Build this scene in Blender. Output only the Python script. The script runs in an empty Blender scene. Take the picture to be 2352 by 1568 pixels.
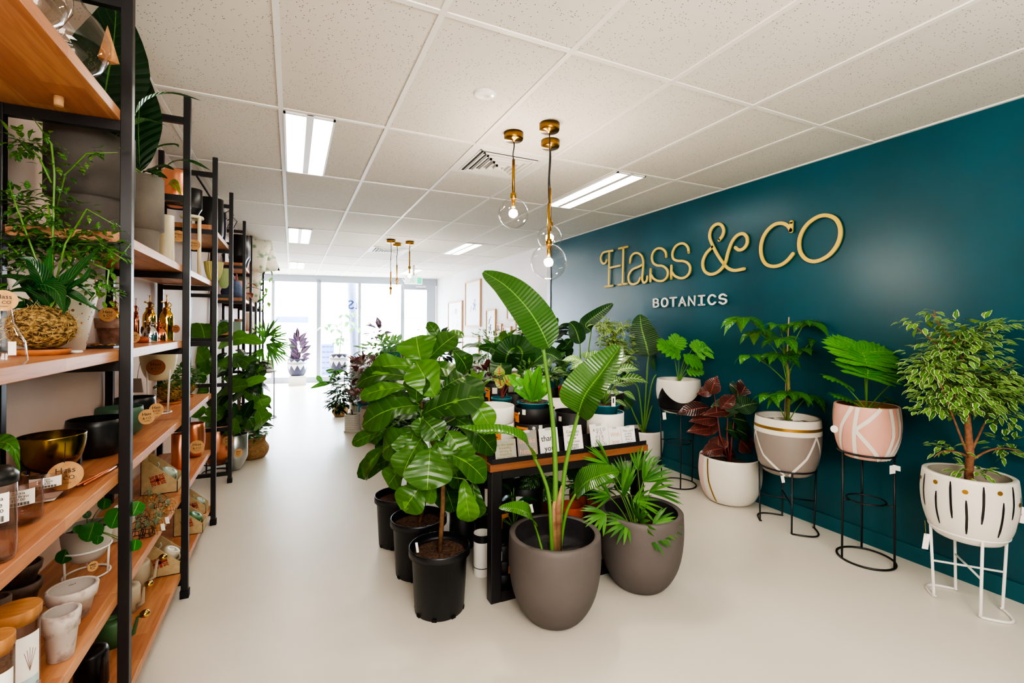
import bpy, math, random
from mathutils import Vector, Matrix
V = Vector
PI = math.pi
sin, cos = math.sin, math.cos
rnd = random.Random(7)
U = rnd.uniform
COL = bpy.context.scene.collection

# ---------------------------------------------------------------- camera model (2352x1568 frame)
F, YAW, ROLL, CH, V0 = 1071.55, .4410, .0059, 1.4604, 747.93
_c, _s, _cr, _sr = cos(YAW), sin(YAW), cos(ROLL), sin(ROLL)
_R, _D, _U = V((_c, -_s, 0)), V((_s, _c, 0)), V((0, 0, 1))
AX, AY, AZ = _R*_cr + _U*_sr, _U*_cr - _R*_sr, _D
CAM = V((0, 0, CH))
def ray(u, v): return AX*((u-1176)/F) + AY*((V0-v)/F) + AZ
def P(u, v, d): return CAM + ray(u, v)*d                 # point at depth d seen at (u,v)
def G(u, v, z=0.): r = ray(u, v); return CAM + r*((z-CH)/r.z)   # point on the level z
def onX(u, v, x): r = ray(u, v); return CAM + r*(x/r.x)
def onY(u, v, y): r = ray(u, v); return CAM + r*(y/r.y)
def dep(p): return (V(p)-CAM).dot(AZ)
def lerp(a, b, t): return a+(b-a)*t

# ---------------------------------------------------------------- materials
def hx(s):
    s = s.lstrip('#'); o = []
    for i in (0, 2, 4):
        c = int(s[i:i+2], 16)/255
        o.append(c/12.92 if c <= .04045 else ((c+.055)/1.055)**2.4)
    return (*o, 1)
MATS = {}
def mat(name, col, rough=.5, metal=0., col2=None, scale=8., detail=4., lo=.35, hi=.65, bump=0., bscale=40., coat=0., trans=0., emit=None, es=0., stretch=None, spec=.5):
    if name in MATS: return MATS[name]
    m = bpy.data.materials.new(name); m.use_nodes = True
    n, l = m.node_tree.nodes, m.node_tree.links
    b = n['Principled BSDF']
    b.inputs['Base Color'].default_value = hx(col); b.inputs['Roughness'].default_value = rough
    b.inputs['Metallic'].default_value = metal; b.inputs['Coat Weight'].default_value = coat
    b.inputs['Specular IOR Level'].default_value = spec
    if emit: b.inputs['Emission Color'].default_value = hx(emit); b.inputs['Emission Strength'].default_value = es
    tc = n.new('ShaderNodeTexCoord'); src = tc.outputs['Object']
    if stretch:
        mp = n.new('ShaderNodeMapping'); mp.inputs['Scale'].default_value = stretch
        l.new(src, mp.inputs['Vector']); src = mp.outputs['Vector']
    if col2:
        t = n.new('ShaderNodeTexNoise'); t.inputs['Scale'].default_value = scale; t.inputs['Detail'].default_value = detail
        l.new(src, t.inputs['Vector'])
        r = n.new('ShaderNodeMapRange'); r.inputs['From Min'].default_value = lo; r.inputs['From Max'].default_value = hi
        l.new(t.outputs['Fac'], r.inputs['Value'])
        x = n.new('ShaderNodeMix'); x.data_type = 'RGBA'; x.inputs[6].default_value = hx(col); x.inputs[7].default_value = hx(col2)
        l.new(r.outputs[0], x.inputs[0]); l.new(x.outputs[2], b.inputs['Base Color'])
    if bump:
        t = n.new('ShaderNodeTexNoise'); t.inputs['Scale'].default_value = bscale; t.inputs['Detail'].default_value = 3
        l.new(src, t.inputs['Vector'])
        bp = n.new('ShaderNodeBump'); bp.inputs['Strength'].default_value = bump; bp.inputs['Distance'].default_value = .01
        l.new(t.outputs['Fac'], bp.inputs['Height']); l.new(bp.outputs['Normal'], b.inputs['Normal'])
    MATS[name] = m; return m
def mth(n, l, op, a, b=None, c=None):
    q = n.new('ShaderNodeMath'); q.operation = op
    for i, x in enumerate((a, b, c)):
        if x is None: continue
        if isinstance(x, (int, float)): q.inputs[i].default_value = x
        else: l.new(x, q.inputs[i])
    return q.outputs[0]
def mixc(n, l, f, a, b):
    x = n.new('ShaderNodeMix'); x.data_type = 'RGBA'
    for i, y in ((0, f), (6, a), (7, b)):
        if isinstance(y, (int, float)): x.inputs[i].default_value = y
        elif isinstance(y, (tuple, list)): x.inputs[i].default_value = y
        else: l.new(y, x.inputs[i])
    return x.outputs[2]
def leafmat(name, dark, light, vein, rough=.32, nv=9, veinw=.035, vs=.5, edge=None, edgeth=.6, blot=None, blotth=.55, bscale=6., back=None, tr=.22, slant=.9):
    if name in MATS: return MATS[name]
    m = bpy.data.materials.new(name); m.use_nodes = True
    n, l = m.node_tree.nodes, m.node_tree.links
    b = n['Principled BSDF']; out = n['Material Output']
    uv = n.new('ShaderNodeUVMap'); uv.uv_map = 'uv'
    sp = n.new('ShaderNodeSeparateXYZ'); l.new(uv.outputs[0], sp.inputs[0])
    at = n.new('ShaderNodeAttribute'); at.attribute_name = 'rnd'
    a = mth(n, l, 'ABSOLUTE', mth(n, l, 'MULTIPLY_ADD', sp.outputs[0], 2, -1))
    v = sp.outputs[1]
    ns = n.new('ShaderNodeTexNoise'); ns.inputs['Scale'].default_value = bscale; ns.noise_dimensions = '3D'
    cb = n.new('ShaderNodeCombineXYZ'); l.new(sp.outputs[0], cb.inputs[0]); l.new(v, cb.inputs[1]); l.new(mth(n, l, 'MULTIPLY', at.outputs['Fac'], 37), cb.inputs[2])
    l.new(cb.outputs[0], ns.inputs['Vector'])
    c = mixc(n, l, at.outputs['Fac'], hx(dark), hx(light))
    c = mixc(n, l, mth(n, l, 'MULTIPLY', ns.outputs['Fac'], .35), c, hx(dark))
    if blot:
        f = n.new('ShaderNodeMapRange'); f.inputs[1].default_value = blotth-.03; f.inputs[2].default_value = blotth+.03
        l.new(mth(n, l, 'SUBTRACT', ns.outputs['Fac'], mth(n, l, 'MULTIPLY', a, .12)), f.inputs[0])
        c = mixc(n, l, f.outputs[0], c, hx(blot))
    if edge:
        f = n.new('ShaderNodeMapRange'); f.inputs[1].default_value = edgeth-.05; f.inputs[2].default_value = edgeth+.05
        l.new(mth(n, l, 'ADD', a, mth(n, l, 'MULTIPLY_ADD', ns.outputs['Fac'], .6, -.3)), f.inputs[0])
        c = mixc(n, l, f.outputs[0], c, hx(edge))
    ph = mth(n, l, 'FRACT', mth(n, l, 'MULTIPLY', mth(n, l, 'SUBTRACT', v, mth(n, l, 'MULTIPLY', a, slant*.14)), nv))
    side = mth(n, l, 'LESS_THAN', mth(n, l, 'ABSOLUTE', mth(n, l, 'SUBTRACT', ph, .5)), .06)
    mid = mth(n, l, 'LESS_THAN', a, veinw)
    f = mth(n, l, 'MAXIMUM', mth(n, l, 'MULTIPLY', side, vs), mid)
    c = mixc(n, l, f, c, hx(vein))
    geo = n.new('ShaderNodeNewGeometry')
    if back: c = mixc(n, l, geo.outputs['Backfacing'], c, hx(back))
    l.new(c, b.inputs['Base Color']); b.inputs['Roughness'].default_value = rough; b.inputs['Specular IOR Level'].default_value = .45
    bp = n.new('ShaderNodeBump'); bp.inputs['Strength'].default_value = .5; bp.inputs['Distance'].default_value = .004
    l.new(mth(n, l, 'MULTIPLY', mth(n, l, 'ABSOLUTE', mth(n, l, 'SUBTRACT', ph, .5)), 2), bp.inputs['Height']); l.new(bp.outputs[0], b.inputs['Normal'])
    tl = n.new('ShaderNodeBsdfTranslucent'); l.new(c, tl.inputs[0])
    mx = n.new('ShaderNodeMixShader'); mx.inputs[0].default_value = tr
    l.new(b.outputs[0], mx.inputs[1]); l.new(tl.outputs[0], mx.inputs[2]); l.new(mx.outputs[0], out.inputs[0])
    MATS[name] = m; return m
def glassmat(name, tint='#ffffff', rough=.02, mn=.04, mxv=.75, ior=1.45):
    if name in MATS: return MATS[name]
    m = bpy.data.materials.new(name); m.use_nodes = True
    n, l = m.node_tree.nodes, m.node_tree.links; n.remove(n['Principled BSDF'])
    t = n.new('ShaderNodeBsdfTransparent'); t.inputs[0].default_value = hx(tint)
    g = n.new('ShaderNodeBsdfGlossy'); g.inputs['Roughness'].default_value = rough
    fr = n.new('ShaderNodeLayerWeight'); fr.inputs[0].default_value = .5
    f = mth(n, l, 'MULTIPLY_ADD', mth(n, l, 'POWER', fr.outputs['Facing'], 3.), mxv, mn)
    mx = n.new('ShaderNodeMixShader'); l.new(f, mx.inputs[0]); l.new(t.outputs[0], mx.inputs[1]); l.new(g.outputs[0], mx.inputs[2])
    l.new(mx.outputs[0], n['Material Output'].inputs[0]); MATS[name] = m; return m
def emat(name, col, s):
    if name in MATS: return MATS[name]
    m = bpy.data.materials.new(name); m.use_nodes = True
    n, l = m.node_tree.nodes, m.node_tree.links; n.remove(n['Principled BSDF'])
    e = n.new('ShaderNodeEmission'); e.inputs[0].default_value = hx(col); e.inputs[1].default_value = s
    l.new(e.outputs[0], n['Material Output'].inputs[0]); MATS[name] = m; return m
def woodmat(name, a, b, c, rough=.38, across=0, pw=.095):
    """butcher-block timber: staves run along Y (across=0) or X (across=1)"""
    if name in MATS: return MATS[name]
    m = bpy.data.materials.new(name); m.use_nodes = True
    n, l = m.node_tree.nodes, m.node_tree.links; bs = n['Principled BSDF']
    tc = n.new('ShaderNodeTexCoord'); sp = n.new('ShaderNodeSeparateXYZ'); l.new(tc.outputs['Object'], sp.inputs[0])
    al, ac = (sp.outputs[1], sp.outputs[0]) if not across else (sp.outputs[0], sp.outputs[1])
    row = mth(n, l, 'FLOOR', mth(n, l, 'DIVIDE', mth(n, l, 'ADD', ac, 20.013), pw))
    st = mth(n, l, 'FLOOR', mth(n, l, 'ADD', mth(n, l, 'DIVIDE', al, .5), mth(n, l, 'MULTIPLY', row, .37)))
    cb = n.new('ShaderNodeCombineXYZ'); l.new(row, cb.inputs[0]); l.new(st, cb.inputs[1])
    wn = n.new('ShaderNodeTexWhiteNoise'); wn.noise_dimensions = '2D'; l.new(cb.outputs[0], wn.inputs['Vector'])
    c1 = mixc(n, l, wn.outputs['Value'], hx(a), hx(b))
    mp = n.new('ShaderNodeMapping'); mp.inputs['Scale'].default_value = (2, 28, 40) if across else (28, 2, 40); l.new(tc.outputs['Object'], mp.inputs[0])
    ns = n.new('ShaderNodeTexNoise'); ns.inputs['Scale'].default_value = 2.2; ns.inputs['Detail'].default_value = 5; ns.inputs['Distortion'].default_value = .8; l.new(mp.outputs[0], ns.inputs['Vector'])
    r = n.new('ShaderNodeMapRange'); r.inputs[1].default_value = .42; r.inputs[2].default_value = .72; l.new(ns.outputs['Fac'], r.inputs[0])
    c2 = mixc(n, l, mth(n, l, 'MULTIPLY', r.outputs[0], .6), c1, hx(c))
    l.new(c2, bs.inputs['Base Color']); bs.inputs['Roughness'].default_value = rough
    MATS[name] = m; return m

# ---------------------------------------------------------------- mesh builder
class M:
    def __init__(s): s.v = []; s.f = []; s.mi = []; s.uv = {}; s.r = []; s.cur = 0; s.rv = .5; s.sm = []; s.smooth = True
    def add(s, vs, fs, uvs=None):
        o = len(s.v); s.v += [V(p) for p in vs]; s.r += [s.rv]*len(vs)
        for i, f in enumerate(fs):
            if uvs: s.uv[len(s.f)] = [uvs[k] for k in f]
            s.f.append([k+o for k in f]); s.mi.append(s.cur); s.sm.append(s.smooth)
        return s
    def box(s, x0, x1, y0, y1, z0, z1):
        return s.hexa([(x0,y0,z0),(x1,y0,z0),(x1,y1,z0),(x0,y1,z0),(x0,y0,z1),(x1,y0,z1),(x1,y1,z1),(x0,y1,z1)])
    def hexa(s, p):
        sm = s.smooth; s.smooth = False
        s.add(p, [(3,2,1,0),(4,5,6,7),(0,1,5,4),(1,2,6,5),(2,3,7,6),(3,0,4,7)]); s.smooth = sm; return s
    def obox(s, c, a, b, n, A, B, N):
        """box centred c, half sizes A,B,N along unit axes a,b,n"""
        c, a, b, n = V(c), V(a)*A, V(b)*B, V(n)*N
        return s.hexa([c-a-b-n, c+a-b-n, c+a+b-n, c-a+b-n, c-a-b+n, c+a-b+n, c+a+b+n, c-a+b+n])
    def bar(s, p, q, w, h=None, up=(0,0,1)):
        p, q = V(p), V(q); h = h or w; d = (q-p).normalized(); u = V(up)
        if abs(d.dot(u)) > .95: u = V((0, 1, 0))
        a = d.cross(u).normalized(); b = a.cross(d)
        return s.obox((p+q)/2, a, b, d, w/2, h/2, (q-p).length/2)
    def lathe(s, prof, c=(0,0,0), n=32, sx=1., sy=1., rot=0., cap=True, M4=None, mats=None):
        """profile [(r,z)..] turned about the axis through c; mats: material slot for each ring"""
        c = V(c); vs = []; k = len(prof)
        for (r, z) in prof:
            for i in range(n):
                a = 2*PI*i/n+rot; p = V((r*cos(a)*sx, r*sin(a)*sy, z))
                vs.append(c + (M4 @ p if M4 else p))
        o = len(s.v); cur = s.cur; first = len(s.f)
        fs = []
        for j in range(k-1):
            for i in range(n):
                fs.append((j*n+i, j*n+(i+1)%n, (j+1)*n+(i+1)%n, (j+1)*n+i))
        s.add(vs, fs)
        if mats:
            for j in range(k-1):
                for i in range(n): s.mi[first+j*n+i] = mats[j]
        if cap:
            s.f.append([o+i for i in range(n)][::-1]); s.mi.append(mats[0] if mats else cur); s.sm.append(False)
            s.f.append([o+(k-1)*n+i for i in range(n)]); s.mi.append(mats[-1] if mats else cur); s.sm.append(False)
        return s
    def tube(s, pts, r, n=8, closed=False, cap=True):
        pts = [V(p) for p in pts]; k = len(pts); vs = []
        rs = r if isinstance(r, (list, tuple)) else [r]*k
        up = V((0, 0, 1)); prev = None
        for i, p in enumerate(pts):
            if closed: d = pts[(i+1) % k]-pts[i-1]
            else: d = pts[min(i+1, k-1)]-pts[max(i-1, 0)]
            if d.length < 1e-9: d = V((0, 0, 1))
            d.normalize()
            if prev is None:
                a = d.cross(up)
                if a.length < .05: a = d.cross(V((1, 0, 0)))
            else: a = prev - d*prev.dot(d)
            a.normalize(); prev = a; b = d.cross(a)
            for j in range(n):
                t = 2*PI*j/n; vs.append(p + (a*cos(t)+b*sin(t))*rs[i])
        fs = []
        for i in range(k if closed else k-1):
            for j in range(n):
                i2 = (i+1) % k
                fs.append((i*n+j, i*n+(j+1)%n, i2*n+(j+1)%n, i2*n+j))
        if cap and not closed: fs += [tuple(range(n))[::-1], tuple((k-1)*n+j for j in range(n))]
        return s.add(vs, fs)
    def ring(s, c, R, r, n=40, m=8, sx=1., sy=1., tilt=None):
        c = V(c); pts = []
        for i in range(n):
            a = 2*PI*i/n; p = V((R*cos(a)*sx, R*sin(a)*sy, 0))
            pts.append(c+(tilt @ p if tilt else p))
        return s.tube(pts, r, m, closed=True)
    def sphere(s, c, r, n=24, m=14, sz=1.):
        return s.lathe([(max(1e-4, r*sin(PI*j/m)), -r*sz*cos(PI*j/m)) for j in range(m+1)], c, n, cap=False)
    def disc(s, c, n, r, th, k=28, sx=1.):
        c, n = V(c), V(n).normalized(); a = n.cross(V((0,0,1)))
        if a.length < .05: a = V((1,0,0))
        a.normalize(); b = n.cross(a)
        Mx = Matrix((a, b, n)).transposed()
        return s.lathe([(r, -th/2), (r, th/2)], c, k, sx=sx, M4=Mx)
    def card(s, c, x, y, w, h, th):
        x, y = V(x).normalized(), V(y).normalized(); return s.obox(c, x, y, x.cross(y), w/2, h/2, th/2)
    def leaf(s, p0, p1, w, shape='ovate', n=None, arch=.12, fold=.12, wave=0., seg=8, nc=4, curl=0., rv=None, twist=0.):
        p0, p1 = V(p0), V(p1); d = p1-p0; L = d.length
        if L < 1e-5: return s
        d /= L; n = V(n) if n else V((0, 0, 1)); side = d.cross(n)
        if side.length < .05: side = d.cross(V((.3, .9, .1)))
        side.normalize(); nn = side.cross(d)
        prof = SH[shape]; vs = []; uvs = []; ph = U(0, 6)
        for i in range(seg+1):
            t = i/seg; q = t*(len(prof)-1); a = int(min(q, len(prof)-2)); hw = w/2*max(lerp(prof[a], prof[a+1], q-a), .004)
            c = p0 + d*(L*t) + nn*(arch*L*4*t*(1-t) - curl*L*t**3)
            tw = twist*t; sd = side*cos(tw)+nn*sin(tw); n2 = nn*cos(tw)-side*sin(tw)
            for j in range(nc+1):
                x = j/nc*2-1
                vs.append(c + sd*(hw*x) + n2*(fold*hw*abs(x)*(1-.3*abs(x)) + wave*w*sin(t*11+ph+x*1.5)*abs(x)**2))
                uvs.append(((x+1)/2, t))
        fs = [(i*(nc+1)+j, i*(nc+1)+j+1, (i+1)*(nc+1)+j+1, (i+1)*(nc+1)+j) for i in range(seg) for j in range(nc)]
        s.rv = U(0, 1) if rv is None else rv
        s.add(vs, fs, uvs); s.rv = .5; return s
    def text(s, body, c, x, y, size, th=.001, align='CENTER', w=None, bold=0.):
        cu = bpy.data.curves.new('lettering', 'FONT'); cu.body = body; cu.size = size; cu.align_x = align; cu.align_y = 'CENTER'; cu.extrude = th/2; cu.offset = bold; cu.resolution_u = 2
        o = bpy.data.objects.new('lettering', cu); COL.objects.link(o); bpy.context.view_layer.update()
        me = bpy.data.meshes.new_from_object(o.evaluated_get(bpy.context.evaluated_depsgraph_get()))
        xs = [v.co.x for v in me.vertices]; k = 1.
        if w and xs: k = min(1., w/(max(xs)-min(xs)))
        x, y = V(x).normalized(), V(y).normalized(); z = x.cross(y); c = V(c)
        sm = s.smooth; s.smooth = False
        s.add([c+x*(v.co.x*k)+y*(v.co.y*k)+z*v.co.z for v in me.vertices], [tuple(p.vertices) for p in me.polygons]); s.smooth = sm
        bpy.data.objects.remove(o); bpy.data.curves.remove(cu); bpy.data.meshes.remove(me); return s
    def stroke(s, pts, w, th, nrm, res=6, closed=False):
        """flat letter stroke of width w, thickness th, along a smooth curve in a plane"""
        pts = [V(p) for p in pts]; nrm = V(nrm).normalized()
        if len(pts) > 2 and res:
            q = []; k = len(pts); rng = range(k if closed else k-1)
            for i in rng:
                a, b = pts[i-1] if (closed or i > 0) else pts[0]*2-pts[1], pts[i]
                c = pts[(i+1) % k]; d = pts[(i+2) % k] if (closed or i+2 < k) else c*2-b
                for j in range(res):
                    t = j/res; q.append(.5*((2*b)+(c-a)*t+(2*a-5*b+4*c-d)*t*t+(3*b-a-3*c+d)*t**3))
            if not closed: q.append(pts[-1])
            pts = q
        k = len(pts); vs = []
        for i, p in enumerate(pts):
            d = (pts[(i+1) % k]-pts[i-1]) if closed else pts[min(i+1, k-1)]-pts[max(i-1, 0)]
            d.normalize(); a = d.cross(nrm).normalized()*(w/2)
            vs += [p-a, p+a, p+a+nrm*th, p-a+nrm*th]
        fs = []
        for i in range(k if closed else k-1):
            i2 = (i+1) % k
            for j in range(4): fs.append((i*4+j, i*4+(j+1)%4, i2*4+(j+1)%4, i2*4+j))
        sm = s.smooth; s.smooth = False; s.add(vs, fs)
        if not closed:
            for p in (pts[0], pts[-1]): s.disc(p+nrm*th/2, nrm, w/2, th, 14)
        s.smooth = sm; return s
    def build(s, name, mats, parent=None, label=None, bevel=0., kind=None, group=None, cat=None):
        org = V((0, 0, 0)); q = parent
        while q is not None: org += q.location; q = q.parent
        me = bpy.data.meshes.new(name)
        if parent is None:
            xs = [p.x for p in s.v]; ys = [p.y for p in s.v]; zs = [p.z for p in s.v]
            org = V(((min(xs)+max(xs))/2, (min(ys)+max(ys))/2, min(zs)))
            if kind == 'structure': org = V((0, 0, 0))
        me.from_pydata([p-org for p in s.v], [], s.f)
        for m in (mats if isinstance(mats, (list, tuple)) else [mats]): me.materials.append(m)
        me.polygons.foreach_set('material_index', s.mi); me.polygons.foreach_set('use_smooth', s.sm)
        if s.uv:
            l = me.uv_layers.new(name='uv'); k = 0; buf = []
            for i, f in enumerate(s.f):
                buf += [c for t in (s.uv.get(i) or [(0, 0)]*len(f)) for c in t]
            l.data.foreach_set('uv', buf)
            at = me.attributes.new('rnd', 'FLOAT', 'POINT'); at.data.foreach_set('value', s.r)
        me.update(); o = bpy.data.objects.new(name, me); COL.objects.link(o)
        if parent is None: o.location = org
        else: o.parent = parent
        if bevel:
            b = o.modifiers.new('bevel', 'BEVEL'); b.width = bevel; b.segments = 2; b.limit_method = 'ANGLE'; b.angle_limit = .7
        if label: o['label'] = label
        if kind: o['kind'] = kind
        if group: o['group'] = group
        if cat: o['category'] = cat
        return o
def T(name, label, cat, loc, group=None):
    o = bpy.data.objects.new(name, None); COL.objects.link(o); o.location = V(loc); o.empty_display_size = .05
    o['label'] = label; o['category'] = cat
    if group: o['group'] = group
    return o
def dup(root, loc, label=None, rotz=0., scale=1.):
    def cp(o, par):
        c = o.copy(); COL.objects.link(c); c.parent = par
        for ch in [x for x in o.children]: cp(ch, c)
        return c
    r = cp(root, None); r.location = V(loc); r.rotation_euler = (0, 0, rotz); r.scale = (scale,)*3
    if label: r['label'] = label
    return r
def smp(f, n): return [f(i/n) for i in range(n+1)]
SH = {
 'ovate': [0,.42,.72,.92,1,.97,.86,.68,.45,.2,.02],
 'heart': [.55,.9,1,.98,.9,.78,.62,.44,.27,.12,.01],
 'lance': [0,.3,.6,.85,1,.98,.88,.7,.48,.24,.02],
 'strap': [.35,.6,.8,.93,1,1,.97,.9,.76,.5,.04],
 'fiddle':[.06,.42,.55,.62,.72,.86,.97,1,.93,.7,.2],
 'paddle':[.02,.72,.95,1,.98,.93,.86,.76,.62,.42,.1],
 'obov':  [.02,.2,.4,.6,.8,.95,1,.95,.75,.4,.03],
 'round': [.3,.75,.93,1,1,1,.98,.9,.75,.5,.1],
 'blade': [.5,.8,1,1,.98,.95,.9,.8,.6,.35,.03],
 'fern':  [.2,.45,.62,.8,.92,1,.95,.85,.66,.42,.06],
}
def petiole(m, a, b, r, bow=.1, n=6, r2=None, seg=7):
    a, b = V(a), V(b); L = (b-a).length; h = V((b.x-a.x, b.y-a.y, 0))
    up = V((0, 0, 1))
    pts = smp(lambda t: a.lerp(b, t)+up*(bow*L*sin(PI*t))-h*(bow*.6*sin(PI*t)), seg)
    m.tube(pts, [lerp(r, r2 if r2 else r*.6, i/seg) for i in range(seg+1)], n); return pts

# ---------------------------------------------------------------- common materials
BLK = mat('black_powder_coat', '#17171a', .38)
WHT = mat('white_satin', '#e9e7e1', .45)
SOIL = mat('potting_soil', '#33211a', .95, col2='#6b4a35', scale=90, bump=.8, bscale=120)
BARK = mat('brown_bark', '#4a3628', .85, col2='#6d5138', scale=60, bump=.5, bscale=90)
GSTEM = mat('green_stem', '#4d7a2c', .5, col2='#6b8f3c', scale=20)
GLASS = glassmat('clear_glass')
BRASS = mat('brushed_brass', '#b08a45', .28, 1., col2='#8c6a32', scale=5)
COPPER = mat('polished_copper', '#eba884', .3, .9, col2='#d9825c', scale=3)
PAPER = mat('white_paper', '#efece6', .7)
INK = mat('black_ink', '#1c1a1a', .6)
KRAFT = mat('kraft_card', '#b98a5e', .8, col2='#a87748', scale=60)
WOODS = woodmat('shelf_timber', '#cc9468', '#b27550', '#93583a')
WOODT = woodmat('table_timber', '#8f5a36', '#744428', '#55301c', across=1, pw=.06)
# ================================================================ ROOM
CZ = 2.7041; XR = 3.53; XL = -.86; TX0, TY0 = -.0642, 1.7969
S = 'structure'
def nodes_floor():
    m = mat('floor_vinyl', '#dbd6cb', .3, col2='#d3cdc1', scale=1.2, lo=.3, hi=.7, bump=.02, bscale=300); return m
M().box(XL, XR, -4.2, 13.3, -.05, 0).build('floor', nodes_floor(), kind=S)
def ceilmat():
    m = bpy.data.materials.new('acoustic_tile'); m.use_nodes = True; n, l = m.node_tree.nodes, m.node_tree.links; b = n['Principled BSDF']
    tc = n.new('ShaderNodeTexCoord')
    vo = n.new('ShaderNodeTexVoronoi'); vo.inputs['Scale'].default_value = 85; l.new(tc.outputs['Object'], vo.inputs['Vector'])
    wn = mth(n, l, 'GREATER_THAN', vo.outputs['Color'], .60)
    dot = mth(n, l, 'MULTIPLY', mth(n, l, 'LESS_THAN', vo.outputs['Distance'], .21), wn)
    ns = n.new('ShaderNodeTexNoise'); ns.inputs['Scale'].default_value = 1.2; l.new(tc.outputs['Object'], ns.inputs['Vector'])
    base = mixc(n, l, ns.outputs['Fac'], hx('#d4cec4'), hx('#dcd7cf'))
    l.new(mixc(n, l, dot, base, hx('#6a635c')), b.inputs['Base Color']); b.inputs['Roughness'].default_value = .9; return m
M().box(XL, XR, -4.2, 13.3, CZ, CZ+.05).build('ceiling', ceilmat(), kind=S)
tb = M()
TBAR = mat('grid_bar', '#e3e0da', .5)
for i in range(-1, 6):
    x = TX0+.6*i; tb.box(x-.013, x+.013, -4.2, 12.9, CZ-.006, CZ+.001)
for j in range(-5, 10):
    y = TY0+1.2*j; tb.box(XL, XR, y-.013, y+.013, CZ-.0055, CZ+.001)
tb.box(XR-.02, XR, -4.2, 12.3, CZ-.008, CZ); tb.box(XL, XL+.02, -4.2, 13, CZ-.008, CZ)
tb.build('trim_1', TBAR, kind=S)
YT = 6.11
M().box(XR, XR+.1, -4.2, YT, 0, CZ).build('wall_right', mat('teal_paint', '#004d5b', .33, col2='#004552', scale=2, bump=.03, bscale=200), kind=S)
WALLW = mat('white_wall_paint', '#e4e2e4', .55, col2='#dddbe0', scale=1.5)
M().box(XR, XR+.1, YT, 12.4, 0, CZ).build('wall_right', WALLW, kind=S)
M().box(XR-.012, XR, YT, YT+.11, 0, CZ-.01).build('trim_2', mat('grey_aluminium_trim', '#8f9190', .4, .6), kind=S)
M().box(XL-.1, XL, -4.2, 13.3, 0, CZ).build('wall_left', mat('cream_wall_paint', '#d9c6ba', .6, col2='#d2bfb4', scale=1.5), kind=S)
M().box(XL, XR, -4.3, -4.2, 0, CZ).build('wall_back', mat('rear_wall_paint', '#c9c4bd', .6), kind=S)
M().box(XR-.012, XR, -4.2, YT, 0, .1).build('baseboard_right', mat('teal_skirting', '#04515d', .4), kind=S)
# storefront (runs slightly askew from (-.86,13.13) to (3.53,12.27))
A0, A1 = V((-.86, 13.11, 0)), V((3.53, 12.27, 0)); fx = (A1-A0).normalized(); fn = V((-fx.y, fx.x, 0)); FW = (A1-A0).length
ALU = mat('shopfront_aluminium', '#9aa1ab', .4, .3)
def SF(s, z, o=0.): p = A0+fx*s+fn*o; return V((p.x, p.y, z))
def sfbox(m, s0, s1, z0, z1, o0=-.04, o1=.04):
    m.hexa([SF(s0,z0,o0),SF(s1,z0,o0),SF(s1,z0,o1),SF(s0,z0,o1),SF(s0,z1,o0),SF(s1,z1,o0),SF(s1,z1,o1),SF(s0,z1,o1)])
def sfu(u, v):   # distance along the shopfront for a ray
    r = ray(u, v); t = (A0-CAM).dot(fn)/r.dot(fn); return (CAM+r*t-A0).dot(fx)
s_m1, s_m2, s_m3, s_end = sfu(733, 700), sfu(826, 700), sfu(918, 700), FW
s_d0 = s_m3+.03
fm = M(); sfbox(fm, 0, FW, CZ-.17, CZ, -.05, .05); sfbox(fm, 0, s_d0, .0, .14, -.05, .05)
for s in (.04, sfu(628, 700), s_m1, s_m2): sfbox(fm, s-.035, s+.035, .1, CZ-.1)
sfbox(fm, s_m1-.05, s_m1+.05, .1, CZ-.1, -.05, .05)
fm.build('window_1', ALU, kind=S)
gp = M(); sfbox(gp, .04, s_m3, .14, CZ-.17, -.004, .004); gp.build('window_2', glassmat('shopfront_glass', '#f4f8fb', .03, .02, .3), kind=S)
dm = M(); sfbox(dm, s_d0, s_d0+.09, 0, CZ-.17, -.045, .045); sfbox(dm, FW-.26, FW-.02, 0, CZ-.17, -.045, .045)
sfbox(dm, s_d0+.09, FW-.26, CZ-.30, CZ-.17, -.045, .045); sfbox(dm, s_d0+.09, FW-.26, 0, .25, -.03, .03)
dr = dm.build('door_1', ALU, kind=S)
gd = M(); sfbox(gd, s_d0+.09, FW-.26, .25, CZ-.30, -.004, .004); gd.build('glass_pane', MATS['shopfront_glass'], dr)
cl = M(); p = SF(FW-.42, CZ-.22, -.09); cl.obox(p, fx, (0,0,1), fn, .13, .03, .03); cl.bar(SF(FW-.33, CZ-.2, -.09), SF(FW-.36, CZ-.13, -.07), .015); cl.build('door_closer', mat('silver_metal', '#b9bcc0', .3, .8), dr)
# faint reversed shop name on the glass, as seen from inside
DEC = glassmat('window_decal', '#a4abc2', .3, .0, .0)
def zb(s, v): # height on shopfront
    return v
def decal(name, label, txt, s0, s1, z, size):
    m = M(); m.text(txt, SF((s0+s1)/2, z, .012), -fx, (0,0,1), size, .002, w=abs(s1-s0)); return m.build(name, DEC, None, label, cat='sign')
decal('window_lettering', 'thin reversed shop name lettering across the shopfront glass', 'Hass & CO', sfu(622, 680), sfu(890, 680), 2.02, .5)
decal('window_lettering', 'small reversed second line of lettering under the shop name on the glass', 'BOTANICS', sfu(712, 715), sfu(840, 715), 1.60, .12)
decal('window_lettering', 'reversed lettering low on the shopfront glass beside the plinth', 'INDOOR PLANTS', sfu(605, 858), sfu(716, 858), .33, .1)
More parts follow.
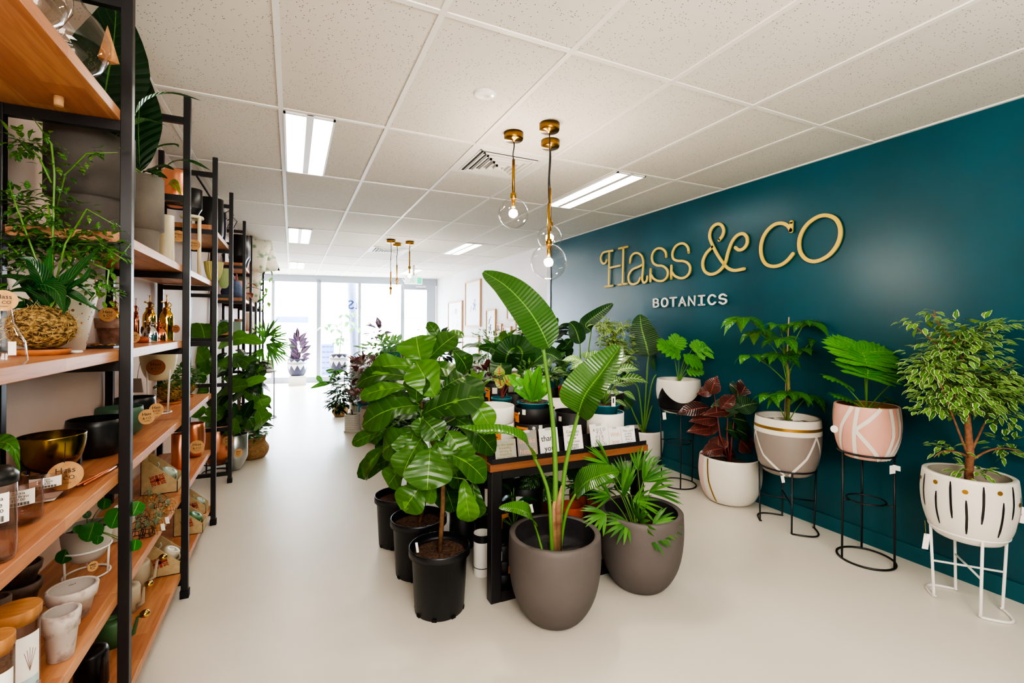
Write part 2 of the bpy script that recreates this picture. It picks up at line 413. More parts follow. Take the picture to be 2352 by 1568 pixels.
# outside
M().box(-30, 40, 13.3, 45, -.2, -.12).build('ground', mat('sunlit_paving', '#d8d6d2', .8), kind=S)
bw = M(); bw.box(-25, 35, 32, 33, -.2, 9); bld = T('building', 'pale building across the street with a dark blue window strip', 'building', (5, 32, -.2))
bw.build('wall', mat('pale_render', '#e8e8ea', .8), bld)
w0, w1 = onY(630, 726, 31.95), onY(708, 741, 31.95)
M().box(w0.x, w1.x, 31.9, 32.05, w1.z, w0.z).build('window', mat('blue_window', '#0c1838', .4, col2='#182850', scale=.6), bld)
w0, w1 = onY(826, 727, 31.95), onY(1000, 731, 31.95)
M().box(w0.x, w1.x+2, 31.85, 32.05, w1.z, w0.z).build('awning_edge', mat('pale_blue_line', '#2c3a60', .6), bld)
pb = onY(816, 840, 15.); pt = onY(808, 655, 15.)
pm_ = M(); pm_.tube([V((pb.x+.03, 15, -.15)), pb, pt, V((pt.x-.03, 15, pt.z+1.5))], .13, 16)
pm_.build('street_pole', mat('blue_grey_pole', '#191e34', .6), None, 'thick blue grey pole leaning outside the shop window', cat='pole')
gt = T('louvred_gate', 'pale blue louvred gate or bin wall outside behind the window', 'gate', onY(765, 870, 15.5))
a, b = onY(738, 790, 15.5), onY(767, 862, 15.5)
gm = M(); gm.box(a.x, b.x, 15.5, 15.55, b.z, a.z); gm.build('panel', mat('pale_blue_panel', '#32406a', .6), gt)
gm = M()
for i in range(6):
    z = lerp(b.z, a.z, (i+.5)/6)
    for k in range(3): gm.box(lerp(a.x, b.x, .08+.31*k), lerp(a.x, b.x, .30+.31*k), 15.485, 15.5, z-.012, z+.012)
gm.build('slot', mat('slot_shadow', '#101830', .8), gt)

# ================================================================ CEILING FITTINGS
LAMP = emat('lamp_tube_glow', '#fff6ea', 9.)
def troffer(i, j, label, on=True):
    x0 = TX0+.6*i+.013; y0 = TY0+1.2*j+.013; x1 = x0+.285; y1 = y0+1.174
    t = T('ceiling_light', label, 'light', (x0+.14, y0+.58, CZ-.01), 'twin tube ceiling lights')
    m = M(); m.box(x0, x1, y0, y0+.02, CZ-.014, CZ-.001); m.box(x0, x1, y1-.02, y1, CZ-.014, CZ-.001); m.box(x0, x0+.012, y0, y1, CZ-.014, CZ-.001); m.box(x1-.012, x1, y0, y1, CZ-.014, CZ-.001)
    m.box(x0+.125, x0+.165, y0, y1, CZ-.010, CZ-.001); m.build('frame', mat('troffer_white', '#e6e6e6', .4), t)
    for a in (x0+.014, x0+.167):
        q = M(); q.box(a, a+.108, y0+.02, y1-.02, CZ-.006, CZ-.0005); q.build('diffuser', LAMP, t)
troffer(0, 1, 'nearest left twin tube ceiling light above the shelving aisle')
troffer(4, 1, 'nearest right twin tube ceiling light by the teal wall')
troffer(0, 4, 'second twin tube ceiling light along the left row')
troffer(4, 4, 'second twin tube ceiling light along the right row')
troffer(0, 7, 'third twin tube ceiling light along the left row, near the shopfront')
troffer(4, 7, 'third twin tube ceiling light along the right row, near the shopfront')
def vent(x0, y0, label):
    t = T('air_vent', label, 'vent', (x0+.3, y0+.3, CZ-.01)); x0 += .012; y0 += .012; W = .576
    m = M(); z = CZ-.004
    m.box(x0, x0+W, y0, y0+W, z-.002, z+.002); m.build('face_plate', mat('vent_white', '#dcdad4', .5), t)
    fr = M(); k = 6
    for i in range(k):
        a = .045+i*.042; b = W-a; h = .013
        for (p, q) in (((a, a), (b, a)), ((a, b), (b, b)), ((a, a), (a, b)), ((b, a), (b, b))):
            fr.box(x0+p[0]-(.0), x0+max(q[0], p[0]+h), y0+p[1], y0+max(q[1], p[1]+h), z-.006-.004*i, z-.0021)
    fr.build('louvre', MATS['vent_white'], t)
    sl = M()
    for i in range(k):
        a = .058+i*.042; b = W-a; h = .022
        sl.box(x0+a, x0+b, y0+a, y0+a+h, z-.003, z-.0022)
        sl.box(x0+a, x0+a+h, y0+a, y0+b, z-.003, z-.0022)
    sl.build('slot', mat('vent_gap', '#141211', .9), t)
vent(TX0+1.2, TY0+1.2, 'square louvred ceiling air vent beside the near pendant lights')
vent(TX0+1.2, TY0+1.2*4+1.0, 'square louvred ceiling air vent behind the far pendant lights')
p = G(1114, 215, CZ); m = M(); m.lathe([(.062, -.0), (.062, -.006), (.05, -.012), (.02, -.013), (.018, -.008), (.001, -.008)], p, 32)
m.build('smoke_detector', WHT, None, 'round white ceiling detector with a tiny green light', cat='detector'); sd = bpy.data.objects['smoke_detector']
m = M(); m.disc(p+V((.035, -.02, -.014)), (0,0,-1), .006, .003, 12); m.build('indicator', emat('green_led', '#b8ffe0', 6), sd)
# fix child offset for a mesh root
def pendant(u, v, gu, gv, r, label, group, scale=1., near=True):
    c = G(u, v, CZ); d = dep(c); gz = P(gu, gv, d).z; c.z = CZ
    t = T('pendant_light', label, 'pendant light', c, group)
    m = M(); R = .062*scale; m.lathe([(R, -.001), (R, -.04), (R*.93, -.048), (.012, -.05), (.008, -.06)], c, 32); m.build('ceiling_cup', BRASS, t)
    rod = gz+r+.25
    m = M(); k = 12; m.tube([c+V((.004*sin(i/k*PI*2), 0, lerp(-.05, rod-CZ, i/k))) for i in range(k+1)], .004, 8); m.build('cord', INK, t)
    m = M(); m.tube([V((c.x, c.y, rod)), V((c.x, c.y, gz+r*.97))], .0095, 12); m.lathe([(.02, r*.93), (.02, r+.03), (.009, r+.035)], (c.x, c.y, gz), 20); m.tube([V((c.x, c.y, gz+r)), V((c.x, c.y, gz+.035))], .012, 12); m.build('rod', BRASS, t)
    m = M(); m.lathe([(max(.018, r*sin(PI*j/20)), -r*cos(PI*j/20)) for j in range(1, 20)]+[(.018, r)], (c.x, c.y, gz), 40, cap=False); m.add([], []); m.build('globe', glassmat('globe_glass', '#ffffff', .02, .03, .65), t)
    m = M(); m.sphere((c.x, c.y, gz), .022, 16, 10, 1.2); m.build('bulb', emat('bulb_glow', '#ffe9cf', 60.), t)
    l = bpy.data.lights.new('pendant_lamp', 'POINT'); l.energy = 18 if near else 8; l.color = (1, .86, .7); l.shadow_soft_size = .03
    lo = bpy.data.objects.new('pendant_lamp', l); COL.objects.link(lo); lo.location = (c.x, c.y, gz)
pendant(1180, 305, 1178, 490, .097, 'brass pendant with clear globe hanging left of the near trio', None)
pendant(1264, 323, 1259, 546, .082, 'brass pendant with the smallest clear globe of the near trio', None)
pendant(1262, 284, 1261, 602, .111, 'brass pendant with the largest lowest clear globe of the near trio', None)
pendant(941, 554, 940, 634, .115, 'far brass pendant hanging shortest before the exit sign', None, 1., False)
pendant(912, 558, 912, 661, .10, 'far brass pendant in the middle of the distant trio', None, 1., False)
pendant(898, 550, 898, 684, .13, 'far brass pendant hanging lowest in the distant trio', None, 1., False)
# exit sign
a, b = onY(931, 632, 9.6), onY(970, 653, 9.6)
es = T('exit_sign', 'green running man exit sign hanging below the ceiling before the door', 'sign', ((a.x+b.x)/2, 9.6, b.z))
M().box(a.x, b.x, 9.6, 9.66, b.z, a.z).build('sign_box', mat('sign_white', '#f4f6f5', .4, emit='#ffffff', es=.6), es)
w = b.x-a.x; h = a.z-b.z
M().box(a.x+w*.70, b.x-w*.04, 9.596, 9.6, b.z+h*.08, a.z-h*.2).build('arrow_panel', mat('exit_green', '#18b48a', .4, emit='#18c49a', es=1.), es)
m = M(); cx, cz = a.x+w*.42, b.z+h*.5; nY = (0, -1, 0); q = h*.26
for pts in ([(0, .55), (-.1, -.1), (.5, -.5), (.3, -1.2)], [(-.1, -.1), (-.6, -.6), (-1.2, -.6)], [(0, .5), (.6, .3), (.9, .7)], [(0, .5), (-.6, .5), (-.9, 0)]):
    m.stroke([V((cx+x*q, 9.598, cz+y*q)) for x, y in pts], q*.28, .003, nY, 0)
m.disc((cx+q*.1, 9.596, cz+q*1.1), nY, q*.3, .003, 14); m.build('running_figure', MATS['exit_green'], es)
M().box((a.x+b.x)/2-.02, (a.x+b.x)/2+.02, 9.61, 9.65, a.z, CZ).build('bracket', WHT, es)

# ================================================================ WALL SIGN
sx = XR-.001
def W_(zx, zy, sc=3.36, ox=1300, oy=440): return onX(ox+zx/sc, oy+zy/sc, sx-.012)
GOLD = mat('satin_gold', '#d9bb50', .4, .12)
nW = V((-1, 0, 0))
sg = T('wall_sign', 'large gold shop name lettering mounted on the teal wall', 'sign', onX(1650, 640, sx))
LET = [
 ('H', [([(317,528),(308,550),(290,555),(275,535),(273,505),(288,475),(310,465),(365,455)],6,0),([(338,460),(334,733)],0,0),([(303,735),(365,725)],0,0),([(412,440),(478,425)],0,0),([(447,432),(440,715)],0,0),([(408,720),(475,710)],0,0),([(340,588),(422,571)],0,0)]),
 ('a', [([(497,548),(505,505),(530,478),(563,476),(590,500),(600,545),(596,620),(592,670),(600,698),(615,700),(628,685),(631,655)],6,0),([(598,560),(570,578),(520,600),(492,635),(486,675),(500,708),(530,714),(560,700),(578,665)],6,0)]),
 ('s', [([(778,503),(772,465),(745,440),(710,440),(680,465),(667,505),(675,545),(705,568),(745,572),(775,590),(790,620),(783,660),(755,686),(715,688),(680,670),(663,645)],6,0),([(657,598),(656,692)],0,0)]),
 ('s', [([(951,470),(945,430),(918,403),(880,404),(845,430),(826,475),(832,515),(862,533),(910,536),(945,552),(963,585),(955,630),(925,661),(885,667),(845,650),(822,622)],6,0),([(818,572),(816,672)],0,0)]),
 ('&', [([(1187,375),(1212,340),(1222,295),(1200,255),(1160,255),(1125,290),(1113,345),(1130,400),(1170,480),(1225,560),(1262,595),(1310,608),(1380,596)],6,0),
        ([(1135,428),(1085,480),(1060,545),(1070,605),(1110,636),(1160,630),(1205,595),(1235,545),(1255,470),(1285,390),(1325,340),(1370,325),(1400,350),(1402,400),(1375,440),(1340,450),(1312,432)],6,0)]),
 ('C', [([(1745,235),(1743,305)],0,0),([(1741,300),(1715,262),(1670,245),(1615,255),(1560,300),(1522,365),(1508,440),(1518,510),(1550,560),(1605,577),(1665,565),(1715,530),(1757,480)],6,0)]),
 ('O', [([(1985,185),(1930,205),(1870,250),(1825,315),(1805,385),(1812,460),(1850,515),(1905,538),(1965,530),(2035,490),(2090,425),(2120,350),(2120,275),(2090,215),(2040,188)],6,1)]),
]
for nm, sts in LET:
    m = M()
    for pts, res, cl_ in sts:
        m.stroke([W_(*p) for p in pts], .027 if nm in '&CO' else .023, .012, nW, res, closed=bool(cl_))
    m.build('letter_ampersand' if nm == '&' else 'letter_'+nm.lower(), GOLD, sg)
sb = T('wall_sign', 'white BOTANICS lettering below the gold shop name on the teal wall', 'sign', onX(1585, 700, sx))
# letters: unit box 0..1 (x right, y up)
BOT = {'B': [([(0,0),(0,1),(.5,1),(.78,.88),(.78,.66),(.5,.54),(0,.54)],0),([(.5,.54),(.85,.42),(.85,.12),(.5,0),(0,0)],0)],
 'O': [([(.5,1),(.12,.85),(0,.5),(.12,.15),(.5,0),(.88,.15),(1,.5),(.88,.85)],5)], 'T': [([(0,1),(1,1)],0),([(.5,1),(.5,0)],0)],
 'A': [([(0,0),(.5,1),(1,0)],0),([(.2,.36),(.8,.36)],0)], 'N': [([(.05,0),(.05,1),(.95,0),(.95,1)],0)], 'I': [([(.1,1),(.9,1)],0),([(.5,1),(.5,0)],0),([(.1,0),(.9,0)],0)],
 'C': [([(.95,.8),(.6,1),(.2,.88),(0,.5),(.2,.12),(.6,0),(.95,.2)],5)], 'S': [([(.9,.82),(.5,1),(.1,.85),(.12,.6),(.5,.52),(.88,.4),(.9,.15),(.5,0),(.06,.18)],5)]}
q0, q1 = W_(680, 860), W_(1245, 830)
Wd = q0.y-q1.y; zt, zb0 = W_(680, 822).z, W_(680, 898).z
step = Wd/(8-.32)
for i, ch in enumerate('BOTANICS'):
    m = M(); yl = q0.y-step*i; lw = step*.68; hh = zt-zb0-.02
    for pts, res in BOT[ch]: m.stroke([V((sx-.012, yl-x*lw, zb0+.01+y*hh)) for x, y in pts], .0155, .012, nW, res, closed=(ch == 'O'))
    m.build('letter_'+ch.lower(), mat('sign_white_letters', '#f2f0ec', .4), sb)

# ================================================================ SHELVING
FX, BX = -.51, -.83
LV = [2.145, 1.735, 1.335, .922, .515, .105]    # underside of boards
def frame(y, label):
    t = T('ladder_rack', label, 'shelf frame', (FX, y, 0), 'black steel ladder racks of the wall shelving')
    for x in (FX, BX):
        m = M(); m.box(x-.016, x+.016, y-.016, y+.016, 0.02, 2.67); m.build('upright', BLK, t, bevel=.002)
        m = M(); m.box(x-.02, x+.02, y-.02, y+.02, 0, .04); m.build('foot_cap', mat('black_rubber', '#0d0d0f', .7), t)
    for z in [2.56]+LV:
        m = M(); m.box(BX+.016, FX-.016, y-.013, y+.013, z-.035, z-.002); m.build('rung', BLK, t)
ORD = {2.: 'nearest', 3.: 'second', 4.: 'third', 5.: 'fourth', 6.3: 'fifth', 7.3: 'sixth', 8.3: 'seventh', 9.3: 'eighth', 10.3: 'ninth'}
for y, w_ in ORD.items(): frame(y, w_+' black steel ladder frame along the left wall' if y > 2 else 'nearest tall black steel ladder frame holding the wall shelves')
frame(.75, 'black steel ladder frame at the near end of the shelves beside the camera')
def board(y0, y1, k, label):
    z = LV[k]; m = M(); m.box(BX+.002, FX+.018 if False else FX-.016, y0, y1, z, z+.035)
    m.build('shelf_board', WOODS, None, label, cat='shelf', bevel=.002, group='timber shelf boards on the left wall')
NMS = ['top', 'second', 'third', 'fourth', 'fifth', 'bottom']
for k in (0, 2, 3, 4, 5): board(.6, 2.0, k, NMS[k]+' level timber board in the nearest shelving bay')
for k in (1, 2, 3, 4, 5): board(2.0 if k == 1 else 2.002, 3.0, k, NMS[k]+' level timber board in the second shelving bay')
for k in (1, 3, 4, 5): board(3.002, 4.0, k, NMS[k]+' level timber board in the third shelving bay')
board(4.0, 5.0, 0, 'top level timber board in the fourth shelving bay')
for k in (0, 1, 2): board(6.3, 7.3, k, NMS[k]+' level timber board in the bay past the hanging pots')
for k in (0, 1, 2): board(7.302, 8.3, k, NMS[k]+' level timber board in the bay with the cushions')
for k in (1, 2): board(8.302, 9.3, k, NMS[k]+' level timber board in the far bay')
for k in (1, 2): board(9.302, 10.3, k, NMS[k]+' level timber board in the last far bay')

# ================================================================ DISPLAY TABLE
TX, TXR, TY, TYB, TZ = .935, 1.985, 2.235, 4.25, .735
tt = T('display_table', 'black steel display table with thick timber top holding pots and cards', 'table', (1.46, 3.2, 0))
m = M(); m.box(TX, TXR, TY, TYB, TZ-.038, TZ); m.build('tabletop', WOODT, tt, bevel=.002)
for y in (TY+.045, TYB-.045):
    for x in (TX+.045, TXR-.045):
        m = M(); m.box(x-.03, x+.03, y-.03, y+.03, 0, TZ-.038); m.build('leg', BLK, tt, bevel=.003)
m = M()
for y in (TY+.045, TYB-.045): m.box(TX+.075, TXR-.075, y-.03, y+.03, TZ-.085, TZ-.039); 
for x in (TX+.045, TXR-.045): m.box(x-.03, x+.03, TY+.075, TYB-.075, TZ-.085, TZ-.039)
m.build('apron_rail', BLK, tt)
for y in (TY, TYB-.09): m = M(); m.box(TX+.075, TXR-.075, y+.015, y+.075, 0, .055); m.build('foot_rail', BLK, tt)
# second table further back
t2 = T('display_table', 'second display table behind the first, crowded with small plants', 'table', (1.5, 6, 0))
m = M(); m.box(1.0, 1.95, 4.9, 7.1, .70, .735); m.build('tabletop', mat('white_tabletop', '#e4e2de', .5), t2)
for y in (4.95, 7.05):
    for x in (1.04, 1.91):
        m = M(); m.box(x-.025, x+.025, y-.025, y+.025, 0, .70); m.build('leg', BLK, t2)
# ================================================================ PLANT AND POT TOOLS
POTS = {
 'egg':   [(.40,0),(.56,.02),(.74,.14),(.89,.32),(.975,.55),(1,.78),(.985,1)],
 'bowl':  [(.30,0),(.48,.02),(.70,.14),(.86,.34),(.96,.6),(1,.85),(1,1)],
 'urn':   [(.52,0),(.70,.03),(.84,.16),(.95,.38),(1,.62),(.99,.84),(.96,1)],
 'nurs':  [(.78,0),(.80,.01),(.90,.86),(.905,.861),(.93,.88),(1,.885),(1,.985),(.99,1)],
 'taper': [(.62,0),(.64,.005),(1,1)],
 'cyl':   [(.93,0),(.95,.01),(1,.06),(1,1)],
 'barrel':[(.6,0),(.66,.01),(.85,.22),(.98,.5),(1,.7),(.97,1)],
 'dish':  [(.7,0),(.75,.03),(.9,.3),(1,.6),(1,1)],
 'rimmed':[(.66,0),(.68,.01),(.86,.62),(.87,.62),(.95,.64),(1,1)],
}
def pprof(kind, R, h): return [(a*R, b*h) for a, b in POTS[kind]]
def smooth(pf, k=3):
    out = []
    for i in range(len(pf)-1):
        a = pf[max(i-1, 0)]; b = pf[i]; c = pf[i+1]; d = pf[min(i+2, len(pf)-1)]
        for j in range(k):
            t = j/k
            out.append(tuple(.5*((2*b[q])+(c[q]-a[q])*t+(2*a[q]-5*b[q]+4*c[q]-d[q])*t*t+(3*b[q]-a[q]-3*c[q]+d[q])*t**3) for q in (0, 1)))
    out.append(pf[-1]); return out
def potmesh(c, R, h, kind, wall=.014, depth=.5, n=48, inner=0):
    pf = pprof(kind, R, h)
    if kind in ('egg', 'bowl', 'urn', 'barrel', 'dish'): pf = smooth(pf)
    rt = pf[-1][0]; m = M()
    m.lathe(pf+[(rt-wall*.15, h+wall*.15), (rt-wall*.85, h+wall*.15), (rt-wall, h)], c, n, cap=False)
    m.cur = inner
    m.lathe([(rt-wall, h)] + [(max(.01, rfun(pf, h*(1-depth*i/4))-wall), h*(1-depth*i/4)) for i in range(1, 5)]+[(.001, h*(1-depth))], c, n, cap=False)
    m.cur = 0; m.lathe([(.001, 0), (pf[0][0], 0)], c, n, cap=False)
    return m, pf
def rfun(pf, z):
    for a, b in zip(pf, pf[1:]):
        if z <= b[1]:
            t = (z-a[1])/max(b[1]-a[1], 1e-6); return lerp(a[0], b[0], max(0, min(1, t)))
    return pf[-1][0]
def camang(c): return math.atan2(-c[1], -c[0])
def patch(m, c, pf, ph0, ph1, z0, z1, slot, n=24, k=8, off=.0012):
    """painted area on a turned pot between angles (degrees from the side facing the room) and heights (numbers or functions)"""
    b = camang(c); vs = []
    for i in range(n+1):
        ph = lerp(ph0, ph1, i/n); za = z0(ph) if callable(z0) else z0; zb_ = z1(ph) if callable(z1) else z1
        for j in range(k+1):
            z = lerp(za, zb_, j/k); r = rfun(pf, z)+off; a = b+math.radians(ph)
            vs.append((c[0]+r*cos(a), c[1]+r*sin(a), c[2]+z))
    fs = [(i*(k+1)+j, (i+1)*(k+1)+j, (i+1)*(k+1)+j+1, i*(k+1)+j+1) for i in range(n) for j in range(k)]
    cu = m.cur; m.cur = slot; m.add(vs, fs); m.cur = cu
def pline(m, c, pf, pts, w, slot, off=.0022, round_=False):
    """painted line of width w through (angle, height) points on a turned pot"""
    b = camang(c); P3 = []
    for (a0, z0), (a1, z1) in zip(pts, pts[1:]):
        for i in range(8): P3.append((lerp(a0, a1, i/8), lerp(z0, z1, i/8)))
    P3.append(pts[-1]); vs = []; nn = len(P3)
    def at(ph, z, o=off): r = rfun(pf, z)+o; a = b+math.radians(ph); return V((c[0]+r*cos(a), c[1]+r*sin(a), c[2]+z))
    for i, (ph, z) in enumerate(P3):
        p = at(ph, z); d = at(*P3[min(i+1, nn-1)])-at(*P3[max(i-1, 0)]); a = b+math.radians(ph); nr = V((cos(a), sin(a), 0))
        ww = w*(.5+.5*min(1, 6*i/nn, 6*(nn-1-i)/nn+.001)) if round_ else w
        s_ = d.cross(nr).normalized()*(ww/2); vs += [p-s_, p+s_]
    cu = m.cur; m.cur = slot; m.add(vs, [(2*i, 2*i+1, 2*i+3, 2*i+2) for i in range(nn-1)]); m.cur = cu
def soil(t, c, R, z, mt=SOIL):
    m = M(); n = 24; rr = random.Random(int(c[0]*977+c[1]*131)); prof = [(R*(1-i/6)+.0005, 0) for i in range(7)]
    m.lathe(prof, (c[0], c[1], c[2]+z), n, cap=False)
    for v in m.v: v.z += rr.uniform(-.004, .006)
    return m.build('soil', mt, t)
def tocam(p): return (CAM-V(p)).normalized()
def pxw(px, d): return px*d/F
def pxr(px, c):
    q = V(c)-CAM; d = q.dot(AZ); return px*d/F*d/math.hypot(d, q.dot(AX))
LM = {
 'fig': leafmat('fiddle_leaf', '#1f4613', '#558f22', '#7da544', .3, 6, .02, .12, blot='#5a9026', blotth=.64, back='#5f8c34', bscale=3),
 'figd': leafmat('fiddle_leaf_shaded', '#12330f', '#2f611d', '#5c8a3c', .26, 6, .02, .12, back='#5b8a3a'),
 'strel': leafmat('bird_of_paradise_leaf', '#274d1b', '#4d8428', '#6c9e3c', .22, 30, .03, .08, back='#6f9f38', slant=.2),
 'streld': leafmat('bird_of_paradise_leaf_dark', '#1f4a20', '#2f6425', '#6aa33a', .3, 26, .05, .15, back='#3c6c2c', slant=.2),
 'palm': leafmat('palm_blade', '#2d6220', '#5d9a35', '#3f7a28', .4, 1, .03, 0., back='#4f8a35'),
 'ben': leafmat('weeping_fig_leaf', '#3a7426', '#74ad3e', '#8cb55a', .35, 1, .06, 0., edge='#dbe3a8', edgeth=.72, back='#7fa552'),
 'rub': leafmat('rubber_leaf', '#2e1c1c', '#6a3a34', '#8a4a3e', .2, 14, .06, .12, back='#7d3f36', tr=.1, edge='#8a5148', edgeth=.95),
 'rubg': leafmat('rubber_leaf_green', '#1d3a24', '#2c5230', '#6d8a50', .18, 14, .05, .12, back='#6d3a34', tr=.08),
 'rubp': leafmat('rubber_leaf_plum', '#231a28', '#43304c', '#7a5a78', .25, 14, .06, .12, back='#6a4a5a', tr=.1),
 'umb': leafmat('umbrella_leaf', '#1e5a1c', '#49902a', '#86b552', .28, 7, .03, .3, back='#6da03a'),
 'umbd': leafmat('umbrella_leaf_dark', '#123f18', '#286427', '#6a9c48', .24, 7, .03, .3, back='#4f8437'),
 'phil': leafmat('split_leaf', '#2f8322', '#64b23a', '#9fd060', .35, 8, .05, .2, back='#5ea53a'),
 'phild': leafmat('split_leaf_dark', '#17421f', '#2b6428', '#5a8a45', .35, 8, .05, .2, back='#3a6a34'),
 'dark': leafmat('dark_glossy_leaf', '#0f2a16', '#21491d', '#4c7a38', .22, 14, .02, .12, back='#4a7a3a'),
 'lily': leafmat('peace_lily_leaf', '#16401c', '#2c6a2a', '#5f9a4c', .18, 16, .02, .35, back='#4b8038', slant=1.5),
 'mid': leafmat('mid_green_leaf', '#275f1e', '#58993a', '#8cba5c', .33, 7, .04, .3, back='#6fa046'),
 'small': leafmat('small_green_leaf', '#234f1d', '#4c8530', '#86ad58', .33, 3, .05, .1, back='#6f9a48'),
 'var': leafmat('cream_variegated_leaf', '#2f6a28', '#5a9440', '#dfe6c0', .35, 9, .06, .8, blot='#dfe5c4', blotth=.56, back='#8fae72'),
 'fern': leafmat('nest_fern_leaf', '#37831f', '#6fb53a', '#4b5a24', .25, 3, .05, 0., back='#6ba53c'),
 'red': leafmat('red_veined_leaf', '#5f8a2a', '#7ea338', '#c2493a', .35, 5, .12, .9, back='#a55a3c'),
 'pale': leafmat('pale_backlit_leaf', '#4f8a4a', '#8fbf7a', '#a8cf95', .4, 6, .03, .2, back='#8fc080', tr=.4),
 'alo': leafmat('arrow_leaf', '#24521f', '#3f7a30', '#8cb560', .3, 6, .06, .5, back='#5a8a45'),
 'cup': leafmat('round_glossy_leaf', '#1f5a22', '#3b8a2e', '#7ab04c', .2, 1, .03, 0., back='#5a9a40'),
}
FS, BS = mat('fresh_stem', '#5b8a35', .45), mat('brown_stem', '#5d4028', .8, col2='#7c5a38', scale=40, bump=.4)
RS = mat('red_stem', '#7d3a35', .45)
def blade(m, pts, w, shape='paddle', n=None, fold=.15, wave=0., seg=18, nc=6, rv=None, nrot=0.):
    """a long leaf following a spine"""
    pts = [V(p) for p in pts]; k = len(pts); q = []
    for i in range(k-1):
        a, b, c, d = pts[max(i-1, 0)], pts[i], pts[i+1], pts[min(i+2, k-1)]
        for j in range(8):
            t = j/8; q.append(.5*((2*b)+(c-a)*t+(2*a-5*b+4*c-d)*t*t+(3*b-a-3*c+d)*t**3))
    q.append(pts[-1]); K = len(q)-1; prof = SH[shape]; vs = []; uvs = []; ph = U(0, 6)
    for i in range(seg+1):
        t = i/seg; x = t*K; a = int(min(x, K-1)); p = q[a].lerp(q[a+1], x-a); d = (q[min(a+1, K)]-q[max(a-1, 0)]).normalized()
        nh = V(n) if n else tocam(p); side = d.cross(nh).normalized(); nn = side.cross(d)
        if nrot: s2 = side*cos(nrot)+nn*sin(nrot); nn = nn*cos(nrot)-side*sin(nrot); side = s2
        y = t*(len(prof)-1); b = int(min(y, len(prof)-2)); hw = w/2*max(lerp(prof[b], prof[b+1], y-b), .004)
        for j in range(nc+1):
            s = j/nc*2-1
            vs.append(p+side*(hw*s)+nn*(fold*hw*abs(s)+wave*w*sin(t*13+ph+s)*s*s)); uvs.append(((s+1)/2, t))
    m.rv = U(.2, .8) if rv is None else rv
    m.add(vs, [(i*(nc+1)+j, i*(nc+1)+j+1, (i+1)*(nc+1)+j+1, (i+1)*(nc+1)+j) for i in range(seg) for j in range(nc)], uvs); m.rv = .5
def fan(m, hub, d, n, L, spread, w, nrm=None, droop=.15, shape='blade'):
    """palm or palmate leaf: n blades from a hub around direction d"""
    hub, d = V(hub), V(d).normalized(); nrm = V(nrm) if nrm else (tocam(hub)*.6+V((0, 0, 1))*.7)
    s = d.cross(nrm).normalized(); up = s.cross(d)
    for i in range(n):
        a = lerp(-spread/2, spread/2, i/(n-1) if n > 1 else .5)*PI/180; l = L*(1-.25*abs(a)/PI)*U(.88, 1.05)
        dd = d*cos(a)+s*sin(a)+up*U(-.12, .12)
        m.leaf(hub, hub+dd*l-V((0, 0, l*droop*U(.6, 1.5))), w*U(.85, 1.1), shape, up, .07, .18, 0., 7, 2)
def splitleaf(m, base, tip, w, n=7, nrm=None, lobe=.2):
    base, tip = V(base), V(tip); d = tip-base; L = d.length; d.normalize(); nrm = V(nrm) if nrm else tocam(base)*.5+V((0, 0, .8))
    s = d.cross(nrm).normalized(); up = s.cross(d)
    m.leaf(base, tip, w*.42, 'ovate', up, .05, .1, 0, 8, 4)
    rv = U(.3, 1)
    for i in range(n):
        t = .03+.88*i/(n-1); ll = w*.62*math.sin(PI*min(1, (t*.8+.16)))**.7
        for sg_ in (-1, 1):
            p = base+d*(L*t)+up*(.2*L*t*(1-t))
            q = p+(s*sg_*.92+d*(.15+.75*t)).normalized()*ll+up*U(-.04, .03)*L-V((0, 0, ll*.12))
            m.leaf(p-d*(.02*L), q, w*lobe*1.0, 'strap', up, .05, .05, .03, 5, 2, rv=rv)
            if ll > .4*w:
                q2 = p.lerp(q, .55); m.leaf(q2, q2+(d*.9+s*sg_*.4).normalized()*ll*.42, w*lobe*.5, 'lance', up, 0, 0, 0, 3, 2, rv=rv)
def cluster(m, c, rx, ry, rz, n, L, w, shape='ovate', droop=.35, seg=4, nc=2, hollow=.45, up=.25, arch=.1, stems=None, root=None):
    """leaves scattered through an ellipsoid, pointing outward and a little down"""
    c = V(c)
    for i in range(n):
        z = U(-1, 1); a = U(0, 2*PI); q = math.sqrt(1-z*z); k = U(hollow, 1)
        d = V((q*cos(a), q*sin(a), z)); p = c+V((d.x*rx, d.y*ry, d.z*rz))*k
        dd = (V((d.x, d.y, d.z*.4+up-droop))+V((U(-.5, .5), U(-.5, .5), U(-.4, .4)))).normalized(); l = L*U(.7, 1.15)
        m.leaf(p, p+dd*l, w*U(.8, 1.15), shape, V((d.x*.4, d.y*.4, 1))+tocam(p)*.3, arch, .15, 0, seg, nc)
        if stems is not None and root is not None and i % stems[1] == 0: petiole(stems[0], root, p, stems[2], .05, 5, seg=4)
def rosette(m, st, c, n, L, w, shape, e0, e1, mstem=None, pl=.35, arch=.18, seg=8, nc=4, wave=0., phi0=None, span=360, spr=.01, sr=.003):
    c = V(c); phi0 = U(0, 360) if phi0 is None else phi0
    for i in range(n):
        a = math.radians(phi0+span*i/n+U(-14, 14)); e = math.radians(lerp(e0, e1, (i*7 % n)/max(1, n-1))+U(-6, 6)); l = L*U(.8, 1.12)
        d = V((cos(a)*cos(e), sin(a)*cos(e), sin(e))); b = c+V((cos(a), sin(a), 0))*spr; k = b+d*(l*pl)
        d2 = (d-V((0, 0, .38))).normalized()
        if st is not None and pl > .05: petiole(st, b, k, sr, .04, 6, seg=4)
        m.leaf(k, k+d2*l, w*U(.85, 1.1), shape, V((-cos(a)*.5, -sin(a)*.5, 1)), arch, .15, wave, seg, nc)
